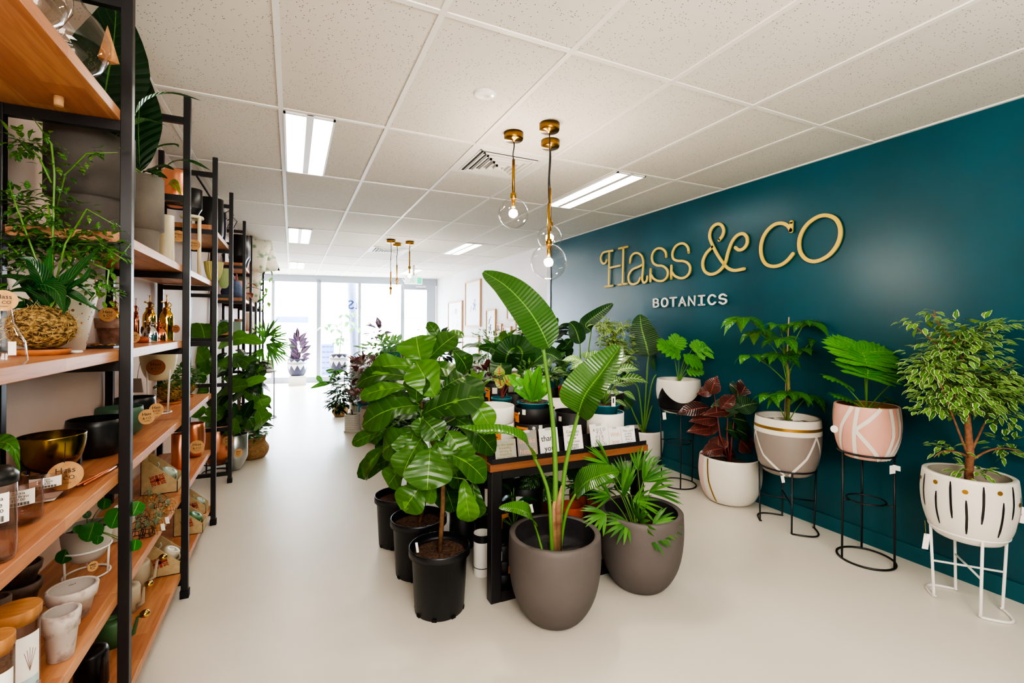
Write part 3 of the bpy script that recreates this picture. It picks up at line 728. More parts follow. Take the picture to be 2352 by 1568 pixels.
def tagcard(t, p, w, h, tw=0., label=None, name='price_tag', mt=None, txt=None):
    m = M(); n = tocam(p); x = V((cos(tw), sin(tw), 0)); x = (x-n*x.dot(n)).normalized() if abs(x.dot(n)) < .9 else n.cross(V((0, 0, 1)))
    x = V((AX.x, AX.y, 0)).normalized(); x = x*cos(tw)+V((0, 0, 1))*sin(tw); y = V((0, 0, 1))*cos(tw)-V((AX.x, AX.y, 0)).normalized()*sin(tw)
    m.card(V(p), x, y, w, h, .0012)
    return m.build(name, mt or PAPER, t, label)
def hass_disc(t, p, r, nrm=None, dark=False, name='round_tag', sxx=1.):
    """round kraft tag printed with the shop name"""
    p = V(p); nrm = V(nrm).normalized() if nrm else tocam(p); x = V((0, 0, 1)).cross(nrm).normalized(); y = nrm.cross(x)
    m = M(); m.disc(p, nrm, r, .0018, 32)
    o = m.build(name, mat('kraft_dark', '#8a5230', .8) if dark else mat('kraft_disc', '#c49a66', .8, col2='#b5885a', scale=60), t)
    m = M(); q = p+nrm*.0014; m.text('Hass', q+y*r*.36, x, y, r*.62, .0006, w=r*1.05); m.text('& CO', q-y*r*.18, x, y, r*.55, .0006, w=r*1.0); m.text('BOTANICS', q-y*r*.55, x, y, r*.17, .0006, w=r*.6)
    m.build('printed_name', INK, o); return o
def pottedroot(name, label, cat, c, group=None): return T(name, label, cat, c, group)
def simplepot(t, c, R, h, kind, mt, depth=.12, soilm=SOIL, wall=.014, label=None, n=48):
    m, pf = potmesh(c, R, h, kind, wall, depth, n, 0); o = m.build('pot', mt, t, label)
    if soilm: soil(t, c, rfun(pf, h*(1-depth))-wall-.001, h*(1-depth)+.004, soilm)
    return pf

# ================================================================ FOREGROUND: fiddle leaf figs, bird of paradise, palm
NUR = mat('black_nursery_plastic', '#15161b', .35, bump=.05, bscale=150)
def nursery(c, R, h, label, cat='potted plant', name='potted_fiddle_leaf_fig'):
    t = T(name, label, cat, c); m, pf = potmesh(c, R, h, 'nurs', .006, .14, 48)
    for k in range(8):
        a = k*PI/4+.3; m.cur = 1; r = rfun(pf, .01)+.001; m.obox(V(c)+V((cos(a)*r, sin(a)*r, .007)), (-sin(a), cos(a), 0), (cos(a), sin(a), 0), (0, 0, 1), .012, .001, .007); m.cur = 0
    m.build('pot', [NUR, mat('drain_hole', '#030303', .9)], t); soil(t, c, R*.9-.01, h*.87); return t
c1 = V((.700, 2.345, 0)); c2 = V((.690, 2.745, 0)); c3 = V((.655, 3.17, 0))
f1 = nursery(c1, .158, .325, 'fiddle leaf fig with tall bare trunk in the nearest black nursery pot')
f2 = nursery(c2, .165, .325, 'fiddle leaf fig in the middle black nursery pot of the row')
f3 = nursery(c3, .155, .325, 'fiddle leaf fig in the rearmost black nursery pot of the row')
m = M(); D1 = 2.42
tr = [c1+V((0, 0, .27)), P(1017, 1160, 2.42), P(1018, 1100, 2.42), P(1012, 1060, 2.42), P(985, 1000, 2.44), P(968, 940, 2.46), P(962, 880, 2.5), P(966, 838, 2.52)]
m.tube(tr, [.013, .012, .011, .011, .009, .008, .006, .004], 10); m.tube([tr[2], P(1000, 1090, 2.35), P(990, 1070, 2.3)], .007, 8); m.build('trunk', BS, f1)
L1 = [(970,837,2.42, 958,780,2.45,68,.8),(955,842,2.4, 862,848,2.38,44,.7),(1000,912,2.3, 962,842,2.33,62,1.),(980,830,2.45, 1040,776,2.5,40,.4),(1014,790,2.5, 988,745,2.5,20,.2),
(1018,775,2.5, 1060,770,2.55,22,.6),(1036,801,2.5, 1072,850,2.55,40,.15),(945,868,2.35, 830,876,2.35,38,.25),(932,888,2.3, 841,908,2.3,34,.7),(958,925,2.3, 960,868,2.3,48,.3),
(986,840,2.45, 1050,862,2.5,42,.2),(1015,892,2.4, 1062,868,2.45,34,.2),(962,931,2.35, 846,965,2.3,70,.5),(967,953,2.3, 1090,912,2.3,58,.2),(1080,905,2.35, 1122,972,2.35,40,1.),
(967,1005,2.25, 965,965,2.25,32,.3),(890,985,2.4, 815,1014,2.4,24,.6),(988,1028,2.2, 982,1110,2.12,80,.35),(965,1010,2.25, 928,1084,2.2,54,.6),(1024,1041,2.3, 1104,1092,2.25,48,.4),
(1065,1100,2.35, 1078,1190,2.35,38,1.),(1086,1104,2.4, 1096,1182,2.4,34,.2),(975,1105,2.3, 932,1164,2.25,56,.6),(1000,1108,2.3, 984,1150,2.28,28,.9),(886,1025,2.5, 835,1086,2.5,40,.4),
(963,1000,2.35, 884,1030,2.35,58,.6),(1029,990,2.35, 1068,1052,2.35,58,.8),(1045,960,2.4, 1128,1028,2.4,44,.15),(932,1062,2.4, 896,1108,2.4,44,.7),(972,962,2.25, 1005,1000,2.2,46,.3),
(950,990,2.3, 940,1040,2.25,60,.5),(1000,1010,2.3, 1030,1090,2.3,50,.4),(990,880,2.4, 1040,940,2.4,48,.1),(940,930,2.45, 870,900,2.45,40,.2),(1020,1050,2.45, 1050,1110,2.45,46,.2),(900,960,2.45, 850,1000,2.45,50,.4)]
m = M(); st = M()
for (u0, v0, d0, u1, v1, d1, w, rv) in L1:
    a, b = P(u0, v0, d0), P(u1, v1, d1); b = a.lerp(b, 1.15)
    n = tocam(a)*U(.6, 1.1)+V((U(-.35, .35), U(-.2, .2), U(.2, .8)))
    m.leaf(a, b, pxw(w, (d0+d1)/2)*1.4, 'fiddle', n, U(.05, .18), U(.08, .3), .05, 14, 6, U(0, .15), rv=min(1, max(0, rv*.8+U(-.12, .1))))
    # short stalk toward trunk
    k = min(tr[1:], key=lambda q: (q-a).length); st.tube([k, k.lerp(a, .5)+V((0, 0, .01)), a], .0028, 6)
m.build('foliage', LM['fig'], f1); st.build('leaf_stalk', FS, f1)
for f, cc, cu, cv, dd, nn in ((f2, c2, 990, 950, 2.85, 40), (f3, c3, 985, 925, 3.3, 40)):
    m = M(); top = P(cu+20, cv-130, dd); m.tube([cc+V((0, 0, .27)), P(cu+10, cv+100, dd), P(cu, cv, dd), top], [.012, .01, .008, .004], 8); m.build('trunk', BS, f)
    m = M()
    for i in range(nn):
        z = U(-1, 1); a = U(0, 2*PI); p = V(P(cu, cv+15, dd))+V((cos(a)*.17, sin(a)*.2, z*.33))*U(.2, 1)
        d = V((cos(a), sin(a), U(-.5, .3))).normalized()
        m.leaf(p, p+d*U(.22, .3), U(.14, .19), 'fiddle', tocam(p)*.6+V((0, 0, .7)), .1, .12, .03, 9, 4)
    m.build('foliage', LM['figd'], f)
m = M(); pc = G(955, 1170, .30)
tagcard(f1, P(958, 1257, 2.33), .012, .05, .15, name='plant_label')

GREY = mat('charcoal_stone', '#5c5654', .6, col2='#534e4c', scale=3, bump=.04, bscale=250); GREYI = mat('charcoal_inner', '#2c2a2d', .5, col2='#3a383b', scale=12, bump=.2, bscale=60)
b1 = G(1274, 1222, .42); b1.z = 0; b2 = G(1471, 1170, .42); b2.z = 0
def bigpot(name, label, c, R, h):
    t = T(name, label, 'potted plant', c); m, pf = potmesh(c, R, h, 'egg', .030, .3, 64, 1); m.build('pot', [GREY, GREYI], t); return t
s1 = bigpot('potted_bird_of_paradise', 'bird of paradise in the nearest large charcoal planter at the table corner', b1, .233, .42)
s2 = bigpot('potted_palm', 'fan palm in the large charcoal planter to the right of its twin', b2, .235, .42)
k = mat('dark_inner_pot', '#1b1b1e', .5)
m = M(); zc = b1+V((0, 0, .30))
def stalk(m, pts, r0, r1): 
    pts = [V(p) for p in pts]; q = []
    for i in range(len(pts)-1):
        a, b, c, d = pts[max(i-1, 0)], pts[i], pts[i+1], pts[min(i+2, len(pts)-1)]
        for j in range(5):
            t = j/5; q.append(.5*((2*b)+(c-a)*t+(2*a-5*b+4*c-d)*t*t+(3*b-a-3*c+d)*t**3))
    q.append(pts[-1]); m.tube(q, [lerp(r0, r1, i/(len(q)-1)) for i in range(len(q))], 10)
dS = dep(b1)
B0 = b1+V((0, 0, .31))
stalk(m, [B0+V((-.01, 0, 0)), P(1276, 1100, dS), P(1268, 950, dS), P(1247, 795, dS-.02)], .016, .009)
stalk(m, [B0+V((.02, .0, 0)), P(1296, 1090, dS), P(1318, 990, dS-.02), P(1330, 946, dS-.04)], .013, .008)
stalk(m, [B0+V((-.02, -.01, 0)), P(1262, 1150, dS-.02), P(1248, 1095, dS-.04), P(1228, 1052, dS-.08)], .011, .007)
stalk(m, [B0+V((.03, 0, 0)), P(1300, 1180, dS), P(1322, 1134, dS-.03)], .009, .006)
stalk(m, [B0+V((-.07, -.02, 0)), P(1236, 1230, dS-.03), P(1226, 1200, dS-.06)], .007, .004)
m.build('stem', FS, s1)
m = M(); m.tube([B0-V((0, 0, .0)), P(1270, 1200, dS), P(1274, 1150, dS-.01)], [.024, .02, .008], 12); m.tube([B0+V((.02, 0, 0)), P(1282, 1160, dS-.01), P(1290, 1115, dS-.01)], [.02, .017, .004], 12); m.build('sheath', mat('brown_sheath', '#7a4a3c', .6, col2='#a58a5c', scale=14), s1)
m = M(); e = dS
blade(m, [P(1262, 800, e-.03), P(1238, 748, e-.05), P(1205, 700, e-.04), P(1160, 655, e), P(1110, 624, e+.06)], pxw(92, e), 'paddle', tocam(b1+V((0, 0, 1)))+V((.25, 0, .25)), .12, .015, 26, 8, .25)
blade(m, [P(1328, 950, e-.04), P(1345, 905, e-.08), P(1382, 855, e-.06), P(1425, 795, e+.0)], pxw(100, e), 'paddle', tocam(b1+V((0, 0, .8)))*.8+V((-.3, 0, .5)), .5, .02, 24, 8, .55)
blade(m, [P(1228, 1056, e-.08), P(1206, 1016, e-.14), P(1160, 992, e-.16), P(1100, 990, e-.14), P(1045, 978, e-.1)], pxw(46, e), 'paddle', V((0, -.35, 1)), .35, .05, 22, 6, .95)
blade(m, [P(1322, 1136, e-.03), P(1345, 1108, e-.08), P(1382, 1090, e-.1), P(1422, 1082, e-.08)], pxw(62, e), 'paddle', V((-.2, -.5, .8)), .3, .03, 18, 6, .7)
blade(m, [P(1226, 1204, e-.06), P(1215, 1180, e-.12), P(1185, 1168, e-.14), P(1146, 1166, e-.12)], pxw(44, e), 'paddle', V((.1, -.5, .8)), .3, .0, 14, 6, .95)
m.build('foliage', LM['strel'], s1)
# palm
m = M(); st = M(); dP = dep(b2); B0 = b2+V((-.03, 0, .31))
FN = [(1432,1140,.0,1454,1035,7,24,.18,6),(1398,1068,.0,1330,1010,7,75,.17,5),(1440,1110,.1,1420,1040,7,60,.17,5),(1478,1105,.0,1530,1050,7,70,.18,6),(1492,1130,.1,1555,1120,6,70,.18,6),(1400,1140,-.05,1350,1110,7,90,.16,5),
 (1390,1180,-.15,1330,1195,6,100,.13,7),(1440,1200,-.16,1395,1215,6,110,.13,7),(1470,1195,-.16,1480,1160,6,130,.12,7),(1500,1205,-.12,1560,1195,7,100,.14,7),(1490,1225,-.18,1540,1240,5,90,.12,7),(1420,1090,.15,1380,1030,7,90,.17,5),(1465,1080,.12,1490,1015,6,70,.16,5),(1455,1150,0,1510,1150,6,90,.15,6),(1410,1105,.05,1350,1060,6,80,.18,5)]
for (u, v, o, u1, v1, n, spr, L, w) in FN:
    h = P(u, v, dP+o); q = P(u1, v1, dP+o*1.3); petiole(st, B0+V((U(-.03, .03), U(-.03, .03), 0)), h, .004, .05, 6, .0022)
    fan(m, h, q-h, n+3, L*1.1, spr*1.15, pxw(w*1.15, dP), None, .12)
st.build('stem', FS, s2); m.build('foliage', LM['palm'], s2)
soil(s2, b2, .18, .30); soil(s1, b1, .18, .29, mat('dark_liner', '#2b2a2e', .35, col2='#454349', scale=14, bump=.4, bscale=30))

# ================================================================ RIGHT WALL POTS
IV = mat('ivory_glaze', '#dedad0', .35); PINK = mat('blush_glaze', '#dba696', .4); PINK2 = mat('pale_pink_glaze', '#e0bdb4', .4); GREYG = mat('warm_grey_glaze', '#8f857f', .4); GOLDP = mat('gold_paint', '#a07a2e', .35, .6); BLKP = mat('black_glaze', '#17171b', .3)
def wirestand(name, label, c, R, zt, mt, feet=None, rb=None, mid=None, r=.006, n=4, cat='plant stand', ph=45, taper=1.):
    """wire stand: top ring at zt carried on n uprights"""
    t = T(name, label, cat, c); c = V(c)
    m = M(); m.ring(c+V((0, 0, zt)), R, r, 44); m.build('top_ring', mt, t); Rb = rb or R*taper; b = camang(c)
    for k in range(n):
        a = b+math.radians(ph+360/n*k); e = V((cos(a), sin(a), 0)); m = M(); m.tube([c+e*R+V((0, 0, zt)), c+e*Rb+V((0, 0, r if not feet else .03))]+([] if not feet else [c+e*Rb+V((0, 0, .012)), c+e*(Rb-.01)+V((0, 0, r))]), r, 8); m.build('leg', mt, t)
    if feet:
        for k in range(0, n, 2):
            a0 = b+math.radians(ph+360/n*k); a1 = b+math.radians(ph+360/n*(k+1)); m = M()
            p0, p1 = c+V((cos(a0), sin(a0), 0))*Rb, c+V((cos(a1), sin(a1), 0))*Rb; om = ((p0+p1)/2-c); out = om.normalized()
            m.tube(smp(lambda q: p0.lerp(p1, q)+out*(Rb*.55*sin(PI*q))+V((0, 0, r)), 14), r, 8); m.build('foot', mt, t)
        m = M()
        for k in range(n//2):
            a = b+math.radians(ph+360/n*k); e = V((cos(a), sin(a), 0)); m.tube([c+e*lerp(R, Rb, .6)+V((0, 0, feet)), c-e*lerp(R, Rb, .6)+V((0, 0, feet))], r*.8, 8)
        m.build('cross_brace', mt, t)
    else:
        m = M(); m.ring(c+V((0, 0, r)), Rb, r, 44); m.build('base_ring', mt, t)
    if mid:
        m = M(); m.ring(c+V((0, 0, mid[0])), mid[1], r*.8, 36)
        for k in range(n): a = b+math.radians(ph+360/n*k); e = V((cos(a), sin(a), 0)); m.tube([c+e*mid[1]+V((0, 0, mid[0])), c+e*lerp(Rb, R, mid[0]/zt)+V((0, 0, mid[0]))], r*.8, 6)
        m.build('middle_ring', mt, t)
    return t
def zat(v, c, u=1176):  # height above floor of image row v at the depth of c
    d = dep((c[0], c[1], 0)); return CH+(V0-v)*d/F
# --- white pot with black strokes, weeping fig
cW = G(2222, 1386); dW = dep(cW)
RW = pxr(117, cW); zbW = zat(1232, cW)+.01; hW = zat(1080, cW)-zbW
wirestand('wire_plant_stand', 'white wire stand with curved feet under the pot with black brush strokes', cW, RW*.80, zbW+.045, mat('white_wire', '#e6e4e0', .35), feet=.2, rb=RW*.72, r=.007, ph=20)
cw = cW+V((0, 0, zbW)); t = T('potted_weeping_fig', 'variegated weeping fig tree in white pot painted with black strokes and gold dots', 'potted plant', cw)
m, pf = potmesh(cw, RW, hW, 'urn', .024, .3, 64, 3)
for ph, z0, z1 in ((-62,.94,.45),(-38,.75,.25),(-20,.95,.4),(-2,.72,.2),(17,.95,.4),(40,.75,.22),(56,.97,.5),(75,.8,.3),(-85,.85,.3)):
    pline(m, cw, pf, [(ph, z0*hW), (ph+U(-1, 1), (z0+z1)/2*hW), (ph-U(0, 2)*(1 if ph > 0 else -1), z1*hW)], .010, 1, round_=True)
for ph, z in ((-40, .88*hW), (-3, .84*hW), (36, .88*hW), (-75, .85*hW), (70, .7*hW)):
    patch(m, cw, pf, ph-3.6, ph+3.6, (lambda q, ph=ph, z=z: z-.011*math.sqrt(max(0, 1-((q-ph)/3.6)**2))), (lambda q, ph=ph, z=z: z+.011*math.sqrt(max(0, 1-((q-ph)/3.6)**2))), 2, 10, 2, .002)
m.build('pot', [IV, BLKP, GOLDP, mat('stone_inner', '#a8a295', .7)], t)
m = M(); p0 = cw+V((0, 0, hW*.72)); dt = dep(cw)
tk = [p0, P(2228, 1040, dt), P(2222, 960, dt), P(2215, 870, dt), P(2205, 800, dt)]
m.tube(tk, [.02, .018, .014, .01, .005], 10)
BR = [((2225,1050),(2190,960),(2160,880)),((2230,1040),(2265,960),(2300,900)),((2220,960),(2180,900),(2130,850)),((2218,920),(2260,870),(2330,830)),((2215,860),(2170,800),(2090,740)),((2212,830),(2240,780),(2290,745)),((2208,810),(2170,760),(2140,720)),((2210,800),(2150,750),(2145,712)),((2228,1060),(2290,1010),(2345,1040)),((2226,1050),(2170,1020),(2145,1050))]
tips = []
for br in BR:
    o = U(-.1, .16); pts = [P(u, v, dt+o*i*.5) for i, (u, v) in enumerate(br)]; m.tube(smp(lambda q: (pts[0].lerp(pts[1], q)).lerp(pts[1].lerp(pts[2], q), q), 8), [lerp(.007, .002, i/8) for i in range(9)], 6); tips.append((pts[1], pts[2]))
m.build('trunk', mat('fig_bark', '#7a5038', .8, col2='#93694a', scale=50, bump=.4), t)
m = M()
def pc(u, v, o=0.): return P(u, v, dt+o)
for (u, v, ru, rv_, n) in ((2215,885,125,66,620),(2295,880,75,55,300),(2150,835,85,52,270),(2205,800,100,45,260),(2225,765,90,38,150),(2130,740,55,18,30),(2280,745,60,16,32),(2145,718,12,14,10),(2160,935,70,35,70),(2300,940,55,45,70),(2170,1030,45,22,26),(2310,1030,45,35,34),(2240,1080,50,22,22)):
    cc = pc(u, v); s_ = dt/F; cluster(m, cc, ru*s_, ru*s_*.8, rv_*s_, n, .054, .029, 'ovate', .45, 3, 2, .1, .1, .08)
m.build('foliage', LM['ben'], t)
tagcard(t, P(2127, 1243, dt-.2), .03, .075, -.15); m = M(); m.tube([P(2124, 1195, dt-.2), P(2126, 1215, dt-.2), P(2127, 1230, dt-.2)], .0015, 5); m.build('tag_string', mat('olive_string', '#6b6a35', .9), t)
q = P(2346, 1182, dt-.15); m = M(); m.disc(q, tocam(q), .04, .002, 28); rt_ = m.build('round_tag', mat('white_pink_tag', '#e9dcdc', .6), t); m = M(); m.text('Hass & CO', q+tocam(q)*.002, AX, AY, .014, .0006); m.build('printed_name', INK, rt_)
# --- pink pot on tall stand
cP = G(1988, 1283); dp_ = dep(cP); zbP = zat(1052, cP)+.02; RP = pxr(80, cP); hP = zat(924, cP)-zbP
wirestand('wire_plant_stand', 'tall black wire stand with two floor rings holding the blush pink pot', cP, RP*.84, zbP+.035, BLK, None, rb=RP*.86, mid=(zat(1142, cP), RP*.58), r=.0065, n=3, ph=-52)
cp = cP+V((0, 0, zbP)); t = T('potted_philodendron', 'bright split leaf philodendron in blush pink pot with white painted lines', 'potted plant', cp)
m, pf = potmesh(cp, RP, hP, 'urn', .012, .12, 64, 2)
H = hP
for pts in ([(-24,H),(-44,H*.62),(-58,H*.12)],[(-14,H),(-20,H*.55),(-22,0.01)],[(24,H),(4,H*.78),(-18,H*.58)],[(-18,H*.58),(6,H*.3),(30,.01)],[(42,H),(48,H*.5),(40,.01)],[(60,H),(66,H*.5),(48,.01)],[(72,H),(82,H*.5),(60,.01)],[(-80,H),(-95,.02)]):
    pline(m, cp, pf, pts, .022, 1)
m.build('pot', [PINK, IV, GOLDP], t); soil(t, cp, RP*.9, hP*.88)
dp2 = dep(cp); st = M(); m = M(); B = cp+V((0, 0, hP*.88))
for (u, v, o, u1, v1, w, mm) in ((1985,826,-.03,1970,790,150,0),(1992,858,-.1,1992,832,130,0),(1938,882,0.05,1890,862,52,1),(2062,870,.12,2110,826,60,1),(1950,918,.1,1905,905,40,1),(2050,918,.1,2098,930,48,1)):
    a = P(u, v, dp2+o); b = P(u1, v1, dp2+o+.13*(1 if v < 870 else 0)); petiole(st, B, a, .0055, .03, 6, .003)
    mx = m if not mm else None
    if mm: 
        if 'md' not in dir(): pass
    splitleaf(m, a-(b-a)*.35, b, pxw(w, dp2), 8, V((0, -.35, 1)), lobe=.19)
m.build('foliage', LM['phil'], t); st.build('stem', FS, t)
q = P(1916, 985, dp2-.05); m = M(); m.disc(q, tocam(q)+AX*-1., .022, .002, 24); m.build('round_tag', PAPER, t)
m = M(); tg = P(2050, 1078, dp2-.16); m.card(tg, AX+AY*.15, AY, .035, .05, .001); m.card(tg+AX*.022+AY*.01-AZ*.004, AX-AY*.25, AY, .045, .03, .001); m.build('price_tag', PAPER, t)
# --- grey pot with gold line, umbrella plant, black stand
cG = G(1807, 1205); dg = dep(cG); zbG = zat(1083, cG)+.005; RG = pxr(79, cG); hG = zat(952, cG)-zbG
wirestand('wire_plant_stand', 'black wire stand with curved feet under the warm grey pot with white band', cG, RG*.84, zbG+.05, BLK, feet=.2, rb=RG*.8, r=.006, ph=10)
cg = cG+V((0, 0, zbG)); t = T('potted_umbrella_plant', 'umbrella plant in warm grey pot with white rim band and gold line', 'potted plant', cg)
m, pf = potmesh(cg, RG, hG, 'urn', .016, .12, 64, 3); H = hG
patch(m, cg, pf, -180, 180, H*.74, H, 1, 64, 5); patch(m, cg, pf, -180, 180, H*.82, H*.87, 2, 64, 1, .0025)
for pts in ([(-66,H*.74),(-46,H*.35),(-4,.02)],[(52,H*.74),(34,H*.38),(4,.02)],[(52,H*.74),(72,H*.4),(80,.05)],[(-66,H*.74),(-85,H*.4)]): pline(m, cg, pf, pts, .017, 1)
m.build('pot', [GREYG, IV, GOLDP, IV], t); soil(t, cg, RG*.9, hG*.88)
dg = dep(cg); m = M(); B = cg+V((0, 0, hG*.87)); m.tube([B, P(1812, 900, dg), P(1810, 850, dg), P(1802, 800, dg)], [.014, .013, .01, .006], 8); m.build('trunk', mat('olive_trunk', '#6a6a38', .7, col2='#8a8a4c', scale=30), t)
m = M(); m.tube([B+V((.01, .03, 0)), P(1812, 728, dg+.05)], .004, 8); m.build('bamboo_stake', mat('bamboo', '#c8a878', .6), t)
st = M(); m = M(); HB = [(1708,728,-.05,8,.17,.05,200),(1790,812,-.02,8,.16,0,180),(1850,738,.0,8,.17,0,190),(1795,775,-.1,7,.15,0,170),(1742,760,.05,7,.15,0,160),(1725,815,.05,6,.14,0,160),(1835,800,.08,7,.16,0,180),(1812,900,-.1,8,.16,0,200),(1770,905,-.05,6,.14,0,160),(1860,905,.05,7,.16,0,180),(1880,770,.1,6,.14,0,150),(1790,745,.1,6,.13,0,150)]
for (u, v, o, n, L, w, s_) in HB:
    h = P(u, v, dg+o); petiole(st, P(1808, min(880, v+90), dg) if v < 880 else B, h, .004, .05, 6, .0028)
    for i in range(n):
        a = 2*PI*i/n+U(-.2, .2); e = V((cos(a), sin(a), 0)); m.leaf(h+e*.015, h+e*L*U(.8, 1.05)+V((0, 0, -L*U(.2, .8))), .072*U(.85, 1.15), 'obov' if 0 else 'lance', V((e.x*.5, e.y*.5, 1))+tocam(h)*.3, .18, .12, .02, 8, 4)
m.build('foliage', LM['umb'], t); st.build('stem', FS, t)
tagcard(t, P(1798, 1100, dg-.18), .022, .05, .2)
# --- pink/white/gold pot with burgundy rubber plant
cR = G(1676, 1148); RR = pxr(74, cR); hR = zat(1043, cR); t = T('potted_rubber_plant', 'burgundy rubber plant in big white pot with pink side and gold stripe', 'potted plant', cR)
m, pf = potmesh(cR, RR, hR, 'urn', .02, .2, 64, 3)
patch(m, cR, pf, -150, -55, 0.002, hR, 1, 24, 14); pline(m, cR, pf, [(-44, hR), (-40, hR*.5), (-30, .005)], .014, 2)
m.build('pot', [IV, PINK2, GOLDP, IV], t); soil(t, cR, RR*.86, hR*.82)
dr_ = dep(cR); st = M(); m = M(); mg = M(); B = cR+V((0, 0, hR*.8))
for (u, v, u1, v1, w, g) in ((1632,905,1648,862,28,0),(1640,898,1600,905,24,0),(1630,935,1552,952,30,0),(1650,962,1582,968,32,0),(1645,985,1576,992,28,0),(1680,945,1612,955,24,0),(1662,1030,1608,1042,28,0),(1668,960,1664,905,48,1),(1690,915,1722,870,42,1),(1685,940,1745,925,40,1),(1680,960,1730,975,44,1),(1690,985,1725,1010,40,1),(1664,985,1706,1000,36,1),(1700,910,1728,862,30,0),(1700,1010,1725,1040,34,0),(1640,1015,1690,1050,30,0),(1655,940,1690,905,26,0),(1650,1000,1650,1040,32,0),(1640,960,1620,1005,30,0),(1710,930,1735,900,30,0)):
    o = U(-.08, .12); a, b = P(u, v, dr_+o), P(u1, v1, dr_+o+U(-.06, .06)); (mg if g else m).leaf(a, b, pxw(w*1.35, dr_), 'ovate', tocam(a)*.8+V((0, 0, .6)), .08, .18, 0, 10, 4)
m.build('foliage', LM['rub'], t); mg.build('green_leaf', LM['rubg'], t, 'dark green glossy leaves')
for u, v, o in ((1640, 900, 0), (1672, 930, .03), (1695, 900, .06)): st.tube([B, P((u+1668)/2, 1000, dr_+o), P(u, v, dr_+o)], [.007, .006, .003], 8)
st.build('stem', RS, t)
# --- black and white pot on tall black stand, philodendron
cB = G(1557, 1111); db = dep(cB); RB = pxr(52, cB); zbB = zat(946, cB)+.01; hB = zat(868, cB)-zbB
wirestand('wire_plant_stand', 'tall black wire stand under the black and white pot', cB, RB*.86, zbB+.04, BLK, None, rb=RB*.8, mid=(zat(1012, cB), RB*.55), r=.006, n=3, ph=8)
cb_ = cB+V((0, 0, zbB)); t = T('potted_philodendron', 'split leaf philodendron in half black half white pot on tall stand', 'potted plant', cb_)
m, pf = potmesh(cb_, RB, hB, 'urn', .012, .12, 64, 2)
sc_ = lambda ph: hB*(.36+.42*min(1, abs((ph-12))/56)**2) if ph > -44 else hB*max(.4, .78-.5*((-44-ph)/30))
patch(m, cb_, pf, -110, 120, .002, lambda ph: min(hB*.8, max(.01, sc_(ph))), 1, 90, 10)
m.build('pot', [IV, BLKP, IV], t); soil(t, cb_, RB*.9, hB*.88)
db = dep(cb_); st = M(); m = M(); B = cb_+V((0, 0, hB*.88))
for (u, v, o, u1, v1, w) in ((1560,812,0,1515,790,62),(1572,822,-.05,1605,830,50),(1600,810,.05,1660,780,60),(1545,800,.1,1560,775,44),(1580,855,-.05,1612,850,30),(1590,800,.1,1610,790,40)):
    a, b = P(u, v, db+o), P(u1, v1, db+o); petiole(st, B, a, .005, .04, 6, .003); splitleaf(m, a, b, pxw(w, db), 6, V((0, -.7, .8)))
m.build('foliage', LM['phil'], t); st.build('stem', FS, t); tagcard(t, P(1526, 955, db-.1), .03, .065, .1)
# --- white pot with bird of paradise
cS = G(1478, 1062); dS2 = dep(cS); RS2 = pxr(48, cS); hS = zat(983, cS); t = T('potted_bird_of_paradise', 'bird of paradise with upright paddle leaf in plain white pot by the teal wall', 'potted plant', cS)
simplepot(t, cS, RS2, hS, 'egg', IV, .15, SOIL, .02)
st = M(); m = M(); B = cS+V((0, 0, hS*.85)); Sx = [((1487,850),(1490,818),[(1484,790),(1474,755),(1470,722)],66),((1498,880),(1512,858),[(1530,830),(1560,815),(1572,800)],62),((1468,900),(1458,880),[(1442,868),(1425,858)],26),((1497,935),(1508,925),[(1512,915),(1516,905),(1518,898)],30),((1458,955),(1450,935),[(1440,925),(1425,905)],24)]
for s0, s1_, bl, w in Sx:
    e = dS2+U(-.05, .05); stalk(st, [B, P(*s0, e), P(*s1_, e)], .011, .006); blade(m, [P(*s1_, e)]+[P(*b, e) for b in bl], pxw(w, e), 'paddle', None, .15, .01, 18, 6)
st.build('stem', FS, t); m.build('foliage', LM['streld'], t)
# ================================================================ TABLE DISPLAY
TEAL = mat('teal_plastic', '#13707e', .4); MBLK = mat('matte_black_plastic', '#17171a', .5); MWHT = mat('matte_white_plastic', '#e6e3dc', .5); REDP = mat('red_plastic', '#c5303c', .45); ORG = mat('orange_label', '#e08a3c', .6); TERRA = mat('terracotta', '#b5532e', .75, col2='#a3462a', scale=10); PINKP = mat('pink_plastic', '#e3b9ae', .5)
def cyl_at(u, w, vt, d, zb, kind='cyl', zt=None):
    p = P(u, vt, d); h = (zt if zt else p.z)-zb; c = V((p.x, p.y, zb)); return c, pxr(w/2, c), h
def label_on(t, c, pf, ph, z0, z1, wdeg, mt=ORG, dots=True, name='paper_label'):
    m = M(); patch(m, c, pf, ph-wdeg/2, ph+wdeg/2, z0, z1, 0, 8, 2, .0015)
    if dots:
        hh = z1-z0
        for i in range(7):
            a = ph-wdeg*.28+wdeg*.09*cos(i*.9); z = z0+hh*(.62+.16*sin(i*.9)); patch(m, c, pf, a-wdeg*.02, a+wdeg*.02, z-hh*.02, z+hh*.02, 1, 1, 1, .002)
        patch(m, c, pf, ph-wdeg*.05, ph+wdeg*.35, z0+hh*.72, z0+hh*.78, 1, 2, 1, .002); patch(m, c, pf, ph-wdeg*.4, ph-wdeg*.12, z0, z0+hh*.3, 1, 2, 1, .002)
    m.build(name, [mt, INK], t)
def dot_on(t, c, pf, ph, z, r, mt=INK, name='sticker'):
    rr_ = rfun(pf, z); w = math.degrees(r/rr_); m = M()
    patch(m, c, pf, ph-w, ph+w, (lambda q: z-r*math.sqrt(max(0, 1-((q-ph)/w)**2))), (lambda q: z+r*math.sqrt(max(0, 1-((q-ph)/w)**2))), 0, 12, 2, .002); m.build(name, mt, t)
